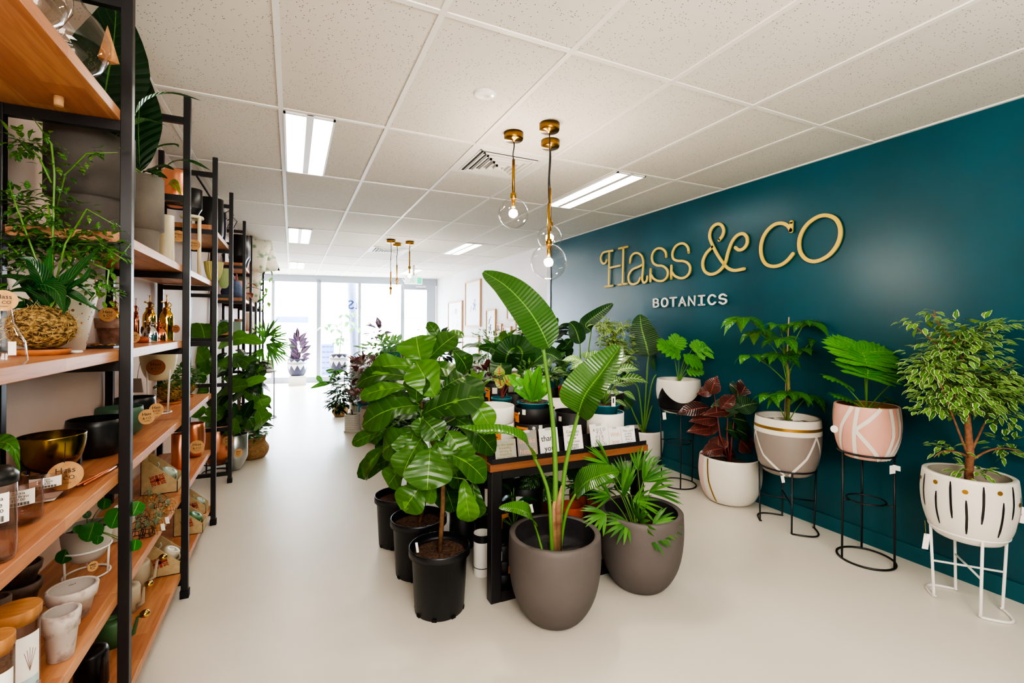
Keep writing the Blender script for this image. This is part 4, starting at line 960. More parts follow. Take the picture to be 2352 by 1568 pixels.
def empot(name, label, c, R, h, kind, mt, inner=None, wall=.004, group=None, dpt=.9, cat='plant pot'):
    t = T(name, label, cat, c, group); m, pf = potmesh(c, R, h, kind, wall, dpt, 48, 1 if inner else 0); m.build('pot_body', [mt, inner] if inner else mt, t); return t, pf
def empot2(*a, **k): t, pf = empot(*a, **k); return t, pf
def potted(name, label, c, R, h, kind, mt, wall=.004, group=None, depth=.12):
    t = T(name, label, 'potted plant', c, group); m, pf = potmesh(c, R, h, kind, wall, depth, 40); m.build('pot', mt, t); soil(t, c, rfun(pf, h*(1-depth))-wall-.001, h*(1-depth)+.003); return t, pf, V(c)+V((0, 0, h*(1-depth)))
# white stack of three
cA, RA, hA = cyl_at(1131, 100, 930, 2.74, TZ)
z1, z2 = zat(1030, cA)-TZ+.02, zat(968, cA)-TZ
t, pf = empot('plant_pot', 'lowest white pot of the stack on the table corner', cA, RA*.96, z1, 'cyl', MWHT, dpt=.05)
t, pf = empot('plant_pot', 'middle white pot with orange label in the stack on the table corner', cA+V((0, 0, z1)), RA*.99, z2-z1, 'cyl', MWHT, dpt=.05)
label_on(t, cA+V((0, 0, z1)), pf, -8, .004, (z2-z1)*.72, 62); dot_on(t, cA+V((0, 0, z1)), pf, 33, (z2-z1)*.72, .010)
t, pf = empot('plant_pot', 'topmost white pot of the stack on the table corner', cA+V((0, 0, z2)), RA, hA-z2, 'cyl', MWHT, dpt=.85)
# black stack of two
cb2, Rb, hb = cyl_at(1225, 88, 928, 2.92, TZ); zs = zat(966, cb2)-TZ
t, pf = empot('plant_pot', 'lower black pot with orange label under the nest fern', cb2, Rb*.98, zs, 'cyl', MBLK, dpt=.05)
label_on(t, cb2, pf, -38, zs*.35, zs*.86, 46); dot_on(t, cb2, pf, 2, zs*.85, .0095, MWHT); label_on(t, cb2, pf, 22, zs*.78, zs*.98, 11, PAPER, False, 'price_sticker')
t, pf = empot('plant_pot', 'upper black pot holding the nest fern in its teal pot', cb2+V((0, 0, zs)), Rb, hb-zs-.012, 'cyl', MBLK, dpt=.3)
label_on(t, cb2+V((0, 0, zs)), pf, -62, .005, (hb-zs)*.6, 32); label_on(t, cb2+V((0, 0, zs)), pf, -28, (hb-zs)*.55, (hb-zs)*.85, 11, PAPER, False, 'price_sticker'); dot_on(t, cb2+V((0, 0, zs)), pf, -45, (hb-zs)*.6, .007, MWHT)
cfn = cb2+V((0, 0, zs+(hb-zs)*.71)); t, pf, B = potted('potted_nest_fern', 'wavy birds nest fern in a teal pot on the black pot stack', cfn, Rb*.86, .048, 'nurs', TEAL)
m = M(); d_ = dep(B)
for (u, v, w, rv) in ((1168,862,24,.5),(1180,890,20,.3),(1212,848,26,.7),(1232,858,24,.5),(1258,868,30,.6),(1262,885,24,.3),(1208,905,22,.5),(1250,905,18,.8),(1190,870,22,.9),(1240,840,20,.4)):
    q = P(u, v, d_+U(-.08, .08)); mid = B.lerp(q, .5)+V((0, 0, .02)); blade(m, [B+V((U(-.01, .01), U(-.01, .01), 0)), mid, q], pxw(w*1.25, d_), 'fern', (q-B).cross(V((0, 0, 1))).cross(q-B)+tocam(q)*.15, .2, .1, 14, 6, rv)
m.build('foliage', LM['fern'], t)
# black pot C, white pot D
cC, RC, hC = cyl_at(1311, 77, 943, 2.98, TZ); t, pf = empot('plant_pot', 'empty black pot behind the new baby card', cC, RC, hC, 'cyl', MBLK); label_on(t, cC, pf, -38, hC*.72, hC*.88, 12, PAPER, False, 'price_sticker')
cD, RD, hD = cyl_at(1387, 92, 944, 2.98, TZ); t, pf = empot('plant_pot', 'big white pot under the zebra plant at the right end of the table', cD, RD, hD, 'cyl', MWHT, TEAL, dpt=.08)
cz = cD+V((0, 0, hD*.93)); t, pf, B = potted('potted_zebra_plant', 'zebra plant with white veined leaves in teal pot on the big white pot', cz, RD*.8, .062, 'nurs', TEAL)
m = M(); st = M(); d_ = dep(B)
for (u, v, u1, v1, w) in ((1395,890,1350,900,26),(1400,880,1435,872,28),(1410,885,1460,880,30),(1425,870,1490,880,30),(1395,870,1370,845,22),(1405,860,1440,848,26),(1420,850,1470,850,28),(1400,850,1385,825,22),(1415,835,1450,818,26),(1340,830,1290,828,26),(1345,830,1310,850,24),(1345,825,1350,805,20),(1350,828,1380,808,26),(1350,835,1385,850,24),(1355,850,1330,865,20),(1390,905,1370,920,18),(1430,900,1460,920,20),(1405,900,1425,905,20),(1380,890,1350,875,22),(1410,920,1440,935,16)):
    o = U(-.08, .1); a, b = P(u, v, d_+o), P(u1, v1, d_+o); m.leaf(a, b, pxw(w*1.15, d_), 'ovate', tocam(a)*.5+V((0, 0, .8)), .12, .15, .015, 8, 4); petiole(st, B, a, .003, .04, 5, .0015, 4)
LM['zeb'] = leafmat('zebra_leaf', '#2c5a20', '#5f9a30', '#dfe6c2', .35, 8, .06, .9, back='#7ca64a', slant=1.2)
m.build('foliage', LM['zeb'], t); st.build('stem', FS, t)
q = P(1409, 922, d_-.13); m = M(); m.card(q, AX, AY, .024, .06, .001); m.build('plant_label', PAPER, t); m = M(); m.card(q-AZ*.001+AY*.006, AX, AY, .008, .03, .0008); m.build('barcode', INK, t)
cE, RE, hE = cyl_at(1282, 60, 918, 3.5, TZ); t, pf = empot('plant_pot', 'white pot with black round sticker behind the empty black pot', cE, RE, hE, 'cyl', MWHT); dot_on(t, cE, pf, -20, hE*.75, .010)
cF, RF, hF = cyl_at(1306, 46, 887, 4.55, TZ); t, pf = empot('plant_pot', 'red plastic pot with orange label at the back of the table', cF, RF, hF, 'cyl', REDP); label_on(t, cF, pf, 12, hF*.1, hF*.72, 60)
cg2, Rg, hg = cyl_at(1242, 38, 903, 4.05, TZ); t, pf = empot('plant_pot', 'small white pot with orange label behind the nest fern', cg2, Rg, hg, 'cyl', MWHT); label_on(t, cg2, pf, 20, hg*.1, hg*.6, 60)
cL, RL, hL = cyl_at(1402, 62, 900, 4.0, TZ); t, pf = empot('plant_pot', 'black pot with pale lining behind the zebra plant', cL, RL, hL, 'cyl', MBLK, MWHT)
cM, RM, hM = cyl_at(1346, 34, 914, 3.7, TZ); t, pf = empot('plant_pot', 'small pale pink pot between the white pots', cM, RM, hM, 'cyl', PINKP)
cI, RI, hI = cyl_at(1139, 58, 878, 4.2, TZ); t, pf = empot('plant_pot', 'black pot with orange label behind the red stemmed caladium', cI, RI, hI, 'cyl', MBLK); label_on(t, cI, pf, -50, hI*.3, hI*.85, 46); label_on(t, cI, pf, -5, hI*.6, hI*.85, 22, PAPER, False, 'price_sticker')
cK, RK, hK = cyl_at(1096, 52, 914, 3.25, TZ); t, pf = empot('plant_pot', 'black pot carrying the dieffenbachia at the table edge', cK, RK, hK, 'cyl', MBLK, dpt=.06)
c_, R_, h_ = cyl_at(1183, 40, 903, 3.9, TZ); t, pf = empot('plant_pot', 'empty black pot between the caladium and the nest fern', c_, R_, h_, 'cyl', MBLK)
c_, R_, h_ = cyl_at(1262, 40, 888, 4.6, TZ); t, pf = empot('plant_pot', 'small black pot left of the red pot', c_, R_, h_, 'cyl', MBLK, dpt=.06); cTv = c_+V((0, 0, h_*.95)); RTv = R_*.8
cH, RH, hH = cyl_at(1152, 48, 912, 3.6, TZ); t, pf, B = potted('potted_caladium', 'red stemmed caladium in a teal pot behind the white stack', cH, RH, hH, 'nurs', TEAL)
m = M(); st = M(); d_ = dep(B)
for (u, v, u1, v1, w) in ((1148,862,1146,838,20),(1155,888,1133,868,16),(1160,880,1185,860,22),(1178,870,1196,862,20)):
    a, b = P(u, v, d_), P(u1, v1, d_+.03); petiole(st, B, a, .005, .03, 6, .003); m.leaf(a, b, pxw(w*1.3, d_), 'heart', tocam(a)+V((0, 0, .3)), .1, .15, 0, 8, 4)
m.build('foliage', LM['red'], t); st.build('stem', RS, t)
cJ = cK+V((0, 0, hK*.95)); t, pf, B = potted('potted_dieffenbachia', 'small dieffenbachia in a teal pot left of the caladium', cJ, RK*.84, .055, 'nurs', TEAL)
m = M(); st = M(); rosette(m, st, B, 13, .15, .05, 'ovate', 15, 75, wave=.01); m.build('foliage', LM['mid'], t); st.build('stem', FS, t)
q = P(1073, 885, dep(B)-.05); m = M(); m.card(q, AX, AY, .02, .06, .001); m.build('plant_label', PAPER, t)
t, pf, B = potted('potted_fittonia', 'pale pink and green leafy plant in a teal pot right of the nest fern', cTv, RTv, .07, 'nurs', TEAL)
m = M(); cluster(m, B+V((0, 0, .07)), .13, .12, .10, 60, .085, .05, 'ovate', .2, 5, 2); m.build('foliage', LM['var'], t)
# rear table plants: (u, v_centre, d, rx, rz, n, L, w, shape, mat, name, label)
REAR = [
 (1215, 862, 4.5, .11, .14, 120, .07, .03, 'ovate', 'small', 'potted_pilea', 'small feathery green plant behind the nest fern'),
 (1125, 862, 5.0, .16, .10, 40, .12, .06, 'ovate', 'rub', 'potted_calathea', 'dark bronze leaved plant behind the dieffenbachia'),
 (1100, 845, 5.6, .14, .12, 46, .13, .07, 'ovate', 'var', 'potted_aglaonema', 'silver patterned leafy plant by the white counter'),
 (1135, 800, 5.4, .22, .14, 36, .22, .11, 'ovate', 'mid', 'potted_philodendron', 'broad leaved green plant above the caladium'),
 (1250, 780, 5.6, .24, .26, 60, .2, .12, 'heart', 'dark', 'potted_fiddle_leaf_fig', 'dark bushy plant beside the white wall trim'),
 (1225, 765, 6.2, .25, .2, 130, .10, .04, 'ovate', 'small', 'potted_ficus', 'airy small leaved plant left of the wall trim'),
 (1278, 850, 5.0, .14, .16, 30, .13, .09, 'heart', 'alo', 'potted_alocasia', 'rounded dark leaved plant by the left edge of the teal wall'),
 (1300, 840, 5.4, .14, .16, 26, .14, .10, 'round', 'dark', 'potted_peperomia', 'round leaved plant in front of the left part of the teal wall'),
]
for (u, v, d, rx, rz, n, L, w, shp, mt, nm, lb) in REAR:
    c = P(u, v, d); zb = 0. ; zt = c.z-rz*1.1; base = V((c.x, c.y, 0)) ; onT = TX+.12 < c.x < TXR-.12 and c.y < TYB-.1
    if onT: base.z = TZ
    h = max(.12, min(.32, zt-base.z)); t, pf, B = potted(nm, lb, base, .11 if not onT else .06, h, 'nurs', MBLK)
    m = M(); cluster(m, c, rx, rx, rz, n, L, w, shp, .3, 6, 4 if w > .05 else 2); m.build('foliage', LM[mt], t)
    st = M()
    for k in range(5): petiole(st, B, c+V((U(-rx, rx)*.6, U(-rx, rx)*.6, U(-rz, rz)*.6)), .007, .03, 6, .003)
    st.build('stem', FS, t)
# monstera-like broad leaf pair behind caladium
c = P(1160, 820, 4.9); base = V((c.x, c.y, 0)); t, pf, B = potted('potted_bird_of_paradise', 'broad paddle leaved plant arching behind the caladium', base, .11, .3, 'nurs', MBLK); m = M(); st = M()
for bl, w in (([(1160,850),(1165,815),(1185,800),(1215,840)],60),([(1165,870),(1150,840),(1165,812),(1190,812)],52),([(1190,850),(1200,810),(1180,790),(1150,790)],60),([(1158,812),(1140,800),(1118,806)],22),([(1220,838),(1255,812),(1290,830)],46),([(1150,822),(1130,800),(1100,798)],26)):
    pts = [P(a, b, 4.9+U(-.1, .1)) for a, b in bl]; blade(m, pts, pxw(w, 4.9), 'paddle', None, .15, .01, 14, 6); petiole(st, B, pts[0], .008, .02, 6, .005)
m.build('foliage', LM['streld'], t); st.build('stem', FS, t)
# dark birds of paradise in front of the wall
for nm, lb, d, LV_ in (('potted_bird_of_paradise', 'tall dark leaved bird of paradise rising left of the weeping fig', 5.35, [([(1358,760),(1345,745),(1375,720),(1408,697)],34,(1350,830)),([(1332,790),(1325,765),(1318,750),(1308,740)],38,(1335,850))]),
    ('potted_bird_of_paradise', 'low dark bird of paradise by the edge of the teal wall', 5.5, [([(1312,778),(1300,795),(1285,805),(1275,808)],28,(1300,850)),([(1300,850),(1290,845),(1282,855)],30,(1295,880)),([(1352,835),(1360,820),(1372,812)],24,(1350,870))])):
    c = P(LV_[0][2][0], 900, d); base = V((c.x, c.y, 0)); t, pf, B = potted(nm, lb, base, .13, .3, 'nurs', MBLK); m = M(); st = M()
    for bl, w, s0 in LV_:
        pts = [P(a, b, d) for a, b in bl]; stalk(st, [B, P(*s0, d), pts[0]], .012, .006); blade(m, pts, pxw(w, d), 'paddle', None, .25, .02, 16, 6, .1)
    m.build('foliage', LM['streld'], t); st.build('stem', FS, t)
c = P(1410, 780, 4.95); base = V((c.x, c.y, 0)); t, pf, B = potted('potted_weeping_fig', 'bushy variegated weeping fig before the teal wall under the letter H', base, .13, .3, 'nurs', MBLK)
m = M(); s_ = 4.95/F
for (u, v, ru, rv_, n) in ((1410,790,42,42,420),(1390,745,30,14,110),(1425,750,25,12,80),(1440,820,22,30,120),(1405,830,40,20,150)): cluster(m, P(u, v, 4.95), ru*s_, ru*s_, rv_*s_, n, .065, .036, 'ovate', .35, 3, 2, .1, .1)
LM['benb'] = leafmat('bright_weeping_fig_leaf', '#4a8030', '#86b84a', '#b5cf7a', .35, 1, .08, 0., edge='#dfe8b4', edgeth=.6, back='#a5c46c'); m.build('foliage', LM['benb'], t)
st = M(); st.tube([B, P(1412, 880, 4.95), P(1408, 760, 4.95)], [.014, .01, .004], 8); st.build('trunk', BS, t)
# ---- card ledge and cards
tl = T('card_ledge', 'long black metal card ledge along the front edge of the table', 'card holder', (1.45, TY+.03, TZ))
m = M(); m.box(TX+.01, TXR-.01, TY+.006, TY+.075, TZ+.0005, TZ+.004); m.build('base_plate', BLK, tl)
m = M(); m.box(TX+.01, TXR-.01, TY+.004, TY+.007, TZ+.0005, TZ+.026); m.build('front_lip', BLK, tl)
m = M(); y0 = TY+.062; m.hexa([(TX+.01,y0,TZ+.004),(TXR-.01,y0,TZ+.004),(TXR-.01,y0+.003,TZ+.004),(TX+.01,y0+.003,TZ+.004),(TX+.01,y0+.02,TZ+.085),(TXR-.01,y0+.02,TZ+.085),(TXR-.01,y0+.023,TZ+.085),(TX+.01,y0+.023,TZ+.085)]); m.build('back_plate', BLK, tl)
SCR = mat('gold_ink', '#8f7f4e', .5); PKI = mat('rose_ink', '#d9a48c', .6); GRI = mat('grey_ink', '#77777a', .6)
CARDS = [(1138,1187,1010,1058,'#a9aa9c','grey green card with gold handwriting at the left end of the ledge',['to the most','beautiful,','strong &','inspiring','woman I know'],SCR,'#e0b5a6'),
 (1190,1237,990,1052,'#8e8a86','grey card with kraft envelope partly hidden by the arching leaf',['thanks','heaps'],PKI,'#b08a55'),
 (1240,1287,984,1046,'#eceae8','white card reading thank you in black script',['thank','you'],INK,'#dedcd8'),
 (1298,1341,978,1038,'#efece8','white card with pink envelope reading congrats and baby in brush letters',['Congrats','on your','new','precious','human','BABY!'],INK,'#e3b3a4'),
 (1358,1402,974,1031,'#e9e6e2','white card with spaced capitals reading aged to perfection',['A G E D','T O','P E R','F E C','T I O N'],GRI,'#e3b3a4'),
 (1400,1431,982,1024,'#efece9','small white card reading with love in pink script',['With','love'],PKI,'#d8d4cf'),
 (1430,1461,979,1021,'#edebe8','small white card with handwritten joke at the right end of the ledge',['This card','is way','better','than a','text'],GRI,'#d8d4cf')]
yc = TY+.030
for i, (u0, u1, v0, v1, colr, lb, lines, ink, env) in enumerate(CARDS):
    a, b = onY(u0, (v0+v1)/2, yc), onY(u1, (v0+v1)/2, yc); w = (b.x-a.x)*.94; h = onY((u0+u1)/2, v0, yc).z-(TZ+.005); c = V(((a.x+b.x)/2, yc, TZ+.005))
    lean = .20; y = V((0, sin(lean), cos(lean))); x = V((cos(.06*(i % 3-1)), sin(.06*(i % 3-1)), 0)); n = x.cross(y)
    t = T('greeting_card', lb, 'card', c); cc = c+y*(h/2); 
    m = M(); m.card(cc-n*.0032+x*.004, x, y, w, h*.98, .001); m.build('envelope', mat('envelope_'+env[1:], env, .7), t)
    m = M(); m.card(cc, x, y, w, h, .0015); m.build('card', mat('card_'+colr[1:], colr, .6), t)
    m = M(); sz = h*.8/max(len(lines), 3)
    for k, s_ in enumerate(lines): m.text(s_, cc+n*.0018+y*(h*.34-(k+.6)*h*.74/len(lines)), x, y, sz*1.15, .0005, w=w*.84 )
    m.build('printed_message', ink, t); m = M(); m.card(cc+n*.002+y*h*.47, x, y, w*.32, h*.1, .0008); m.build('clear_tape', mat('tape_silver', '#b9bcb8', .3), t)
# ---- below the table
def stackpots(u, w, v_list, d, label, mt, kind='cyl', lid=True):
    c, R, h = cyl_at(u, w, v_list[0], d, 0.); zz = [0.]+[zat(v, c) for v in v_list[::-1]]
    for k in range(len(zz)-1):
        q = 'top' if k == len(zz)-2 else ('bottom' if k == 0 else ['second', 'third', 'fourth', 'fifth'][k-1]+' from bottom')
        t, pf = empot('plant_pot', q+' '+label, c+V((0, 0, zz[k])), R*(.94+.06*(k+1)/(len(zz)-1)), zz[k+1]-zz[k], kind, mt, dpt=.8 if k == len(zz)-2 else .05)
        if k in (1, 2) and mt == MBLK: label_on(t, c+V((0, 0, zz[k])), pf, 35-50*(k-1), .01, (zz[k+1]-zz[k])*.7, 24, ORG if k == 1 else PAPER, False, 'price_sticker')
stackpots(1155, 66, (1240, 1275, 1305), 2.62, 'black pot of the short stack beside the front table leg', MBLK)
stackpots(1135, 90, (1090, 1150, 1200), 3.05, 'black pot of the tall dark stack under the table', MBLK)
stackpots(1205, 84, (1110, 1160, 1210), 3.2, 'black pot of the stack under the middle of the table', MBLK)
stackpots(1062, 60, (1110, 1170), 3.1, 'black pot of the pair left of the table leg', MBLK)
cq, Rq, hq = cyl_at(1108, 40, 1222, 2.75, 0.); t, pf = empot('plant_pot', 'white pot with black rim band between the black nursery pot and table leg', cq, Rq, hq, 'cyl', MWHT); m = M(); patch(m, cq, pf, -180, 180, hq*.82, hq, 0, 40, 1, .001); patch(m, cq, pf, -180, 180, hq*.2, hq*.22, 0, 40, 1, .001); m.build('band', MBLK, t)
cq, Rq, hq = cyl_at(1312, 58, 1158, 2.9, 0.0); t, pf = empot('plant_pot', 'empty terracotta pot on the floor behind the charcoal planters', cq, Rq, hq, 'rimmed', TERRA)
for (u, w, v, d, lb) in ((1340, 66, 1128, 3.2, 'terracotta pot holding a teal liner under the table'), (1375, 56, 1142, 3.05, 'terracotta pot with teal liner right of the empty one')):
    cq, Rq, hq = cyl_at(u, w, v, d, 0.); t = T('potted_monstera' if d > 3.1 else 'potted_palm', lb, 'potted plant', cq); m, pf = potmesh(cq, Rq, hq, 'rimmed', .008, .1, 40); m.build('pot', TERRA, t)
    m = M(); m.ring(cq+V((0, 0, hq-.004)), Rq*.9, .008, 36); m.build('liner_rim', TEAL, t); soil(t, cq, Rq*.88, hq*.93)
    m = M(); st = M(); B = cq+V((0, 0, hq*.9))
    if d > 3.1:
        for (u1, v1, u2, v2, ww) in ((1255,1100,1275,1140,60),(1225,1085,1215,1135,50),(1300,1075,1340,1095,50),(1370,1080,1400,1060,50),(1330,1060,1300,1050,40),(1265,1140,1290,1180,46)): a, b = P(u1, v1, d+.1), P(u2, v2, d+.05); petiole(st, B, a, .005, .05, 6, .003); splitleaf(m, a, b, pxw(ww, d), 5, None, .26)
    else:
        for k in range(7): a = 2*PI*k/7; e = V((cos(a), sin(a), 0)); h2 = B+e*.1+V((0, 0, .12)); petiole(st, B, h2, .003, .05, 5); fan(m, h2, e+V((0, 0, .2)), 6, .15, 90, .016)
    m.build('foliage', LM['alo' if d > 3.1 else 'palm'], t); st.build('stem', FS, t)
cq, Rq, hq = cyl_at(1235, 70, 1105, 3.7, 0.); t, pf = empot('plant_pot', 'dark red pot in the shadow under the table', cq, Rq, hq, 'cyl', mat('dark_red', '#8a2a22', .6))
cq, Rq, hq = cyl_at(1440, 70, 1100, 3.9, 0.); t, pf = empot('plant_pot', 'white pot standing behind the right table leg', cq, Rq, hq, 'cyl', MWHT)
cq, Rq, hq = cyl_at(1180, 52, 1196, 2.72, 0.); t, pf, B = potted('potted_calathea', 'striped calathea in a black pot just behind the front table leg', cq, Rq, hq, 'nurs', MBLK)
m = M(); st = M()
for (u, v, u1, v1, w) in ((1130,1180,1085,1195,16),(1120,1185,1140,1140,18),(1145,1155,1190,1140,22),(1190,1150,1235,1150,20),(1175,1130,1140,1110,22),(1180,1120,1175,1080,22),(1200,1165,1170,1160,14)): a, b = P(u, v, 2.62), P(u1, v1, 2.62); petiole(st, B, a, .003, .05, 5); m.leaf(a, b, pxw(w*1.3, 2.62), 'ovate', None, .12, .12, 0, 8, 4)
m.build('foliage', LM['lily'], t); st.build('stem', FS, t); tagcard(t, P(1217, 1168, 2.5), .035, .045, .2)

# ================================================================ MIDDLE DISTANCE (left row and second table)
cq, Rq, hq = cyl_at(810, 37, 950, 6.4, 0.)
hq = zat(952, cq); t, pf, B = potted('potted_ficus', 'slim green plant in white pot patterned with a square grid', cq, Rq, hq, 'cyl', IV, .01)
m = M()
for k in range(36): a = 10*k; patch(m, cq, pf, a-.6, a+.6, .01, hq, 0, 1, 1, .001)
for k in range(1, 10): patch(m, cq, pf, -180, 180, hq*k/10-.0018, hq*k/10+.0018, 0, 40, 1, .001)
m.build('grid_pattern', mat('grid_line', '#8f8a82', .6), t); m = M(); m.lathe([(Rq*1.08, 0), (Rq*1.12, .025), (Rq*1.02, .025)], cq, 36); m.build('saucer', IV, t)
m = M(); d_ = dep(B); cluster(m, P(790, 890, 6.4), .22, .2, .30, 230, .10, .035, 'ovate', .6, 4, 2); cluster(m, P(775, 920, 6.35), .12, .12, .22, 110, .09, .035, 'ovate', .6, 4, 2); m.build('foliage', LM['dark'], t); st = M(); st.tube([B, P(803, 920, 6.4), P(795, 880, 6.4)], [.01, .008, .004], 6); st.build('stem', BS, t); tagcard(t, P(805, 932, 6.25), .03, .09, 0, name='plant_label')
cq, Rq, hq = cyl_at(862, 70, 935, 5.85, 0.); TAU = mat('taupe_stone', '#a39488', .6, col2='#95877b', scale=6)
t = T('potted_rubber_plant', 'burgundy rubber plant in tall taupe tapered pot behind the figs', 'potted plant', cq); pf = simplepot(t, cq, Rq, hq, 'egg', TAU, .12)
m = M(); B = cq+V((0, 0, hq*.9)); d_ = dep(B)
for k in range(46): u, v = U(805, 880), U(825, 930); o = U(-.2, .2); a = P(u, v, d_+o); b = P(u+U(-32, 26), v+U(-22, 22), d_+o+U(-.1, .1)); m.leaf(a, b, pxw(U(15, 21), d_), 'ovate', tocam(a)*.5+V((0, 0, .8)), .1, .2, 0, 7, 4)
m.build('foliage', LM['rub'], t); st = M()
for u in (825, 845, 865): st.tube([B, P(u, 870, d_)], [.01, .005], 6)
st.build('stem', RS, t)
BASK = mat('woven_seagrass', '#b0895c', .8, col2='#8f6a42', scale=40, bump=1., bscale=70, stretch=(1, 1, 3))
def basket(name, label, c, R, h, cat='basket'):
    t = T(name, label, cat, c); m = M(); m.lathe(smooth([(.62*R, 0), (.8*R, .01), (.97*R, h*.25), (1.0*R, h*.5), (.82*R, h*.72), (.78*R, h*.85), (.85*R, h)])+[(.80*R, h), (.75*R, h*.85), (.02, h*.8)], c, 40); m.build('pot', BASK, t)
    for s_ in (-1, 1):
        a = camang(c)+s_*.5; m = M(); e = V((cos(a), sin(a), 0)); f = V((-sin(a), cos(a), 0)); m.tube(smp(lambda q: V(c)+e*(R*(.86+.1*sin(PI*q)))+f*(R*.3*(q*2-1))+V((0, 0, h*(1-.22*sin(PI*q)))), 10), .006, 6); m.build('handle', BASK, t)
    return t, V(c)+V((0, 0, h*.82))
t, B = basket('potted_vine', 'small vine in a woven basket behind the white grid patterned pot', G(782, 955)+V((0, 0, 0)), .12, .2, 'potted plant'); m = M(); cluster(m, B+V((0, 0, .1)), .14, .14, .12, 60, .06, .03, 'ovate', .4, 4, 2); m.build('foliage', LM['mid'], t)
t, B = basket('potted_vine', 'bushy vine in the woven seagrass basket on the floor by the shelves', G(579, 1050), .165, .23, 'potted plant'); m = M(); cluster(m, B+V((0, 0, .1)), .17, .17, .11, 150, .06, .032, 'ovate', .3, 4, 2); cluster(m, B+V((.02, .0, .22)), .16, .12, .07, 24, .05, .025, 'ovate', .1, 4, 2); m.build('foliage', LM['small'], t)
basket('woven_basket', 'woven basket half hidden behind the front seagrass basket', G(565, 1018), .15, .36)
# zebra-striped tall plant stem near left edge of row
c = P(735, 882, 6.3); t, pf, B = potted('potted_rubber_plant', 'long arching pale leaved plant reaching into the aisle', V((P(850, 900, 6.9).x, P(850, 900, 6.9).y, 0)), .12, .3, 'nurs', MBLK); m = M(); st = M()
for bl in ([(765,878),(738,882),(712,892)], [(742,880),(732,868),(728,862)], [(770,850),(758,852),(748,850)], [(790,850),(770,858),(755,880)]): pts = [P(a, b, 6.5) for a, b in bl]; blade(m, pts, .07, 'lance', None, .1, 0, 8, 4)
st.tube([B, P(775, 880, 6.6), P(740, 882, 6.5)], .006, 6); m.build('foliage', LM['mid'], t); st.build('stem', FS, t)
# cream planter boxes on second table
CRM = mat('cream_box', '#dcd6c6', .6)
for (u, v, d, w_, lb) in ((822, 822, 7.2, .22, 'cream ribbed planter box, front left of the second table'), (852, 815, 7.5, .3, 'cream ribbed planter box, rear of the second table'), (905, 800, 7.1, .34, 'cream ribbed planter box hidden behind the fig leaves')):
    c = P(u, v, d); zb_ = 0.; t = T('planter_box', lb, 'planter', (c.x, c.y, 0)); m = M(); m.box(c.x-w_/2, c.x+w_/2, c.y-.1, c.y+.1, 0, c.z); m.build('box', CRM, t)
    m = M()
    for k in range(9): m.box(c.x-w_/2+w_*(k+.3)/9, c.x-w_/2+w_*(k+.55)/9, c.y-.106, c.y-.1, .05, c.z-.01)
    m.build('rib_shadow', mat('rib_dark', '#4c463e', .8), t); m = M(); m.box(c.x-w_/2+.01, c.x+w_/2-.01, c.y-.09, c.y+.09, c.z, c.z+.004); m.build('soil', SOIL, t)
MIDS = [(880,800,6.6,.3,.14,90,.16,.05,'lance','mid','potted_dracaena','leafy green plant behind the planter boxes'),(870,770,7.0,.1,.16,16,.2,.09,'ovate','rubp','potted_rubber_plant','pink tipped rubber plant rising above the second table'),
 (905,795,6.4,.2,.1,60,.12,.08,'heart','pale','potted_pothos','pale green heart leaved plant on the second table'),(835,838,6.7,.2,.1,60,.15,.035,'lance','rub','potted_cordyline','dark pointed leaved plant above the planter boxes'),
 (1000,800,6.5,.3,.2,70,.16,.09,'ovate','dark','potted_ficus','dense dark plant behind the fiddle leaf figs'),(985,765,7.4,.16,.1,60,.06,.04,'ovate','var','potted_hoya','small pale flowered plant above the figs'),
 (1130,775,7.2,.3,.14,120,.07,.03,'ovate','small','potted_ficus','fine leaved plant before the framed prints'),(1060,880,6.2,.3,.16,40,.2,.1,'ovate','dark','potted_calathea','dark leafy plant right of the figs'),(955,830,6.8,.3,.16,60,.18,.1,'ovate','mid','potted_philodendron','green leafy plant right behind the figs')]
for (u, v, d, rx, rz, n, L, w, shp, mt, nm, lb) in MIDS:
    c = P(u, v, d); zt = c.z-rz*.9; base = V((c.x, c.y, .7355 if (1.1 < c.x < 1.85 and 5 < c.y < 7) else 0)); h = max(.12, min(.35, zt-base.z)); t, pf, B = potted(nm, lb, base, .09, h, 'nurs', MBLK if n % 20 else TEAL)
    m = M(); cluster(m, c, rx, rx*.7, rz, n, L, w, shp, .25, 5, 2); m.build('foliage', LM[mt], t); st = M()
    for k in range(4): petiole(st, B, c+V((U(-rx, rx)*.5, U(-rx, rx)*.3, U(-rz, rz)*.5)), .006, .02, 5, .003)
    st.build('stem', FS if mt != 'rub' else RS, t)
# white counter with small white pots
tc_ = T('display_counter', 'low white counter with little white pots in front of the framed prints', 'counter', (2.8, 7.1, 0)); m = M(); m.box(2.35, 3.3, 6.6, 7.7, 0, .74); m.build('counter_body', MWHT, tc_); m = M(); m.box(2.33, 3.32, 6.58, 7.72, .74, .76); m.build('counter_top', MWHT, tc_)
for k, (u, v) in enumerate(((1078, 832), (1092, 830), (1106, 834), (1120, 836), (1086, 822), (1135, 838))):
    c = G(u, v+14, .76); c.x = min(max(c.x, 2.42), 3.2); c.y = min(max(c.y, 6.68), 7.6); t, pf, B = potted('potted_seedling', ['tiny plant in white pot at the left end of the white counter','tiny plant in white pot, second along the white counter','tiny plant in white pot, third along the white counter','tiny plant in white pot, fourth along the white counter','tiny plant in white pot at the back of the white counter','tiny plant in white pot at the right end of the white counter'][k], c, .05, .1, 'cyl', MWHT)
    m = M(); cluster(m, B+V((0, 0, .07)), .06, .06, .07, 24, .05, .02, 'ovate', .2, 3, 2); m.build('foliage', LM['pale'], t)
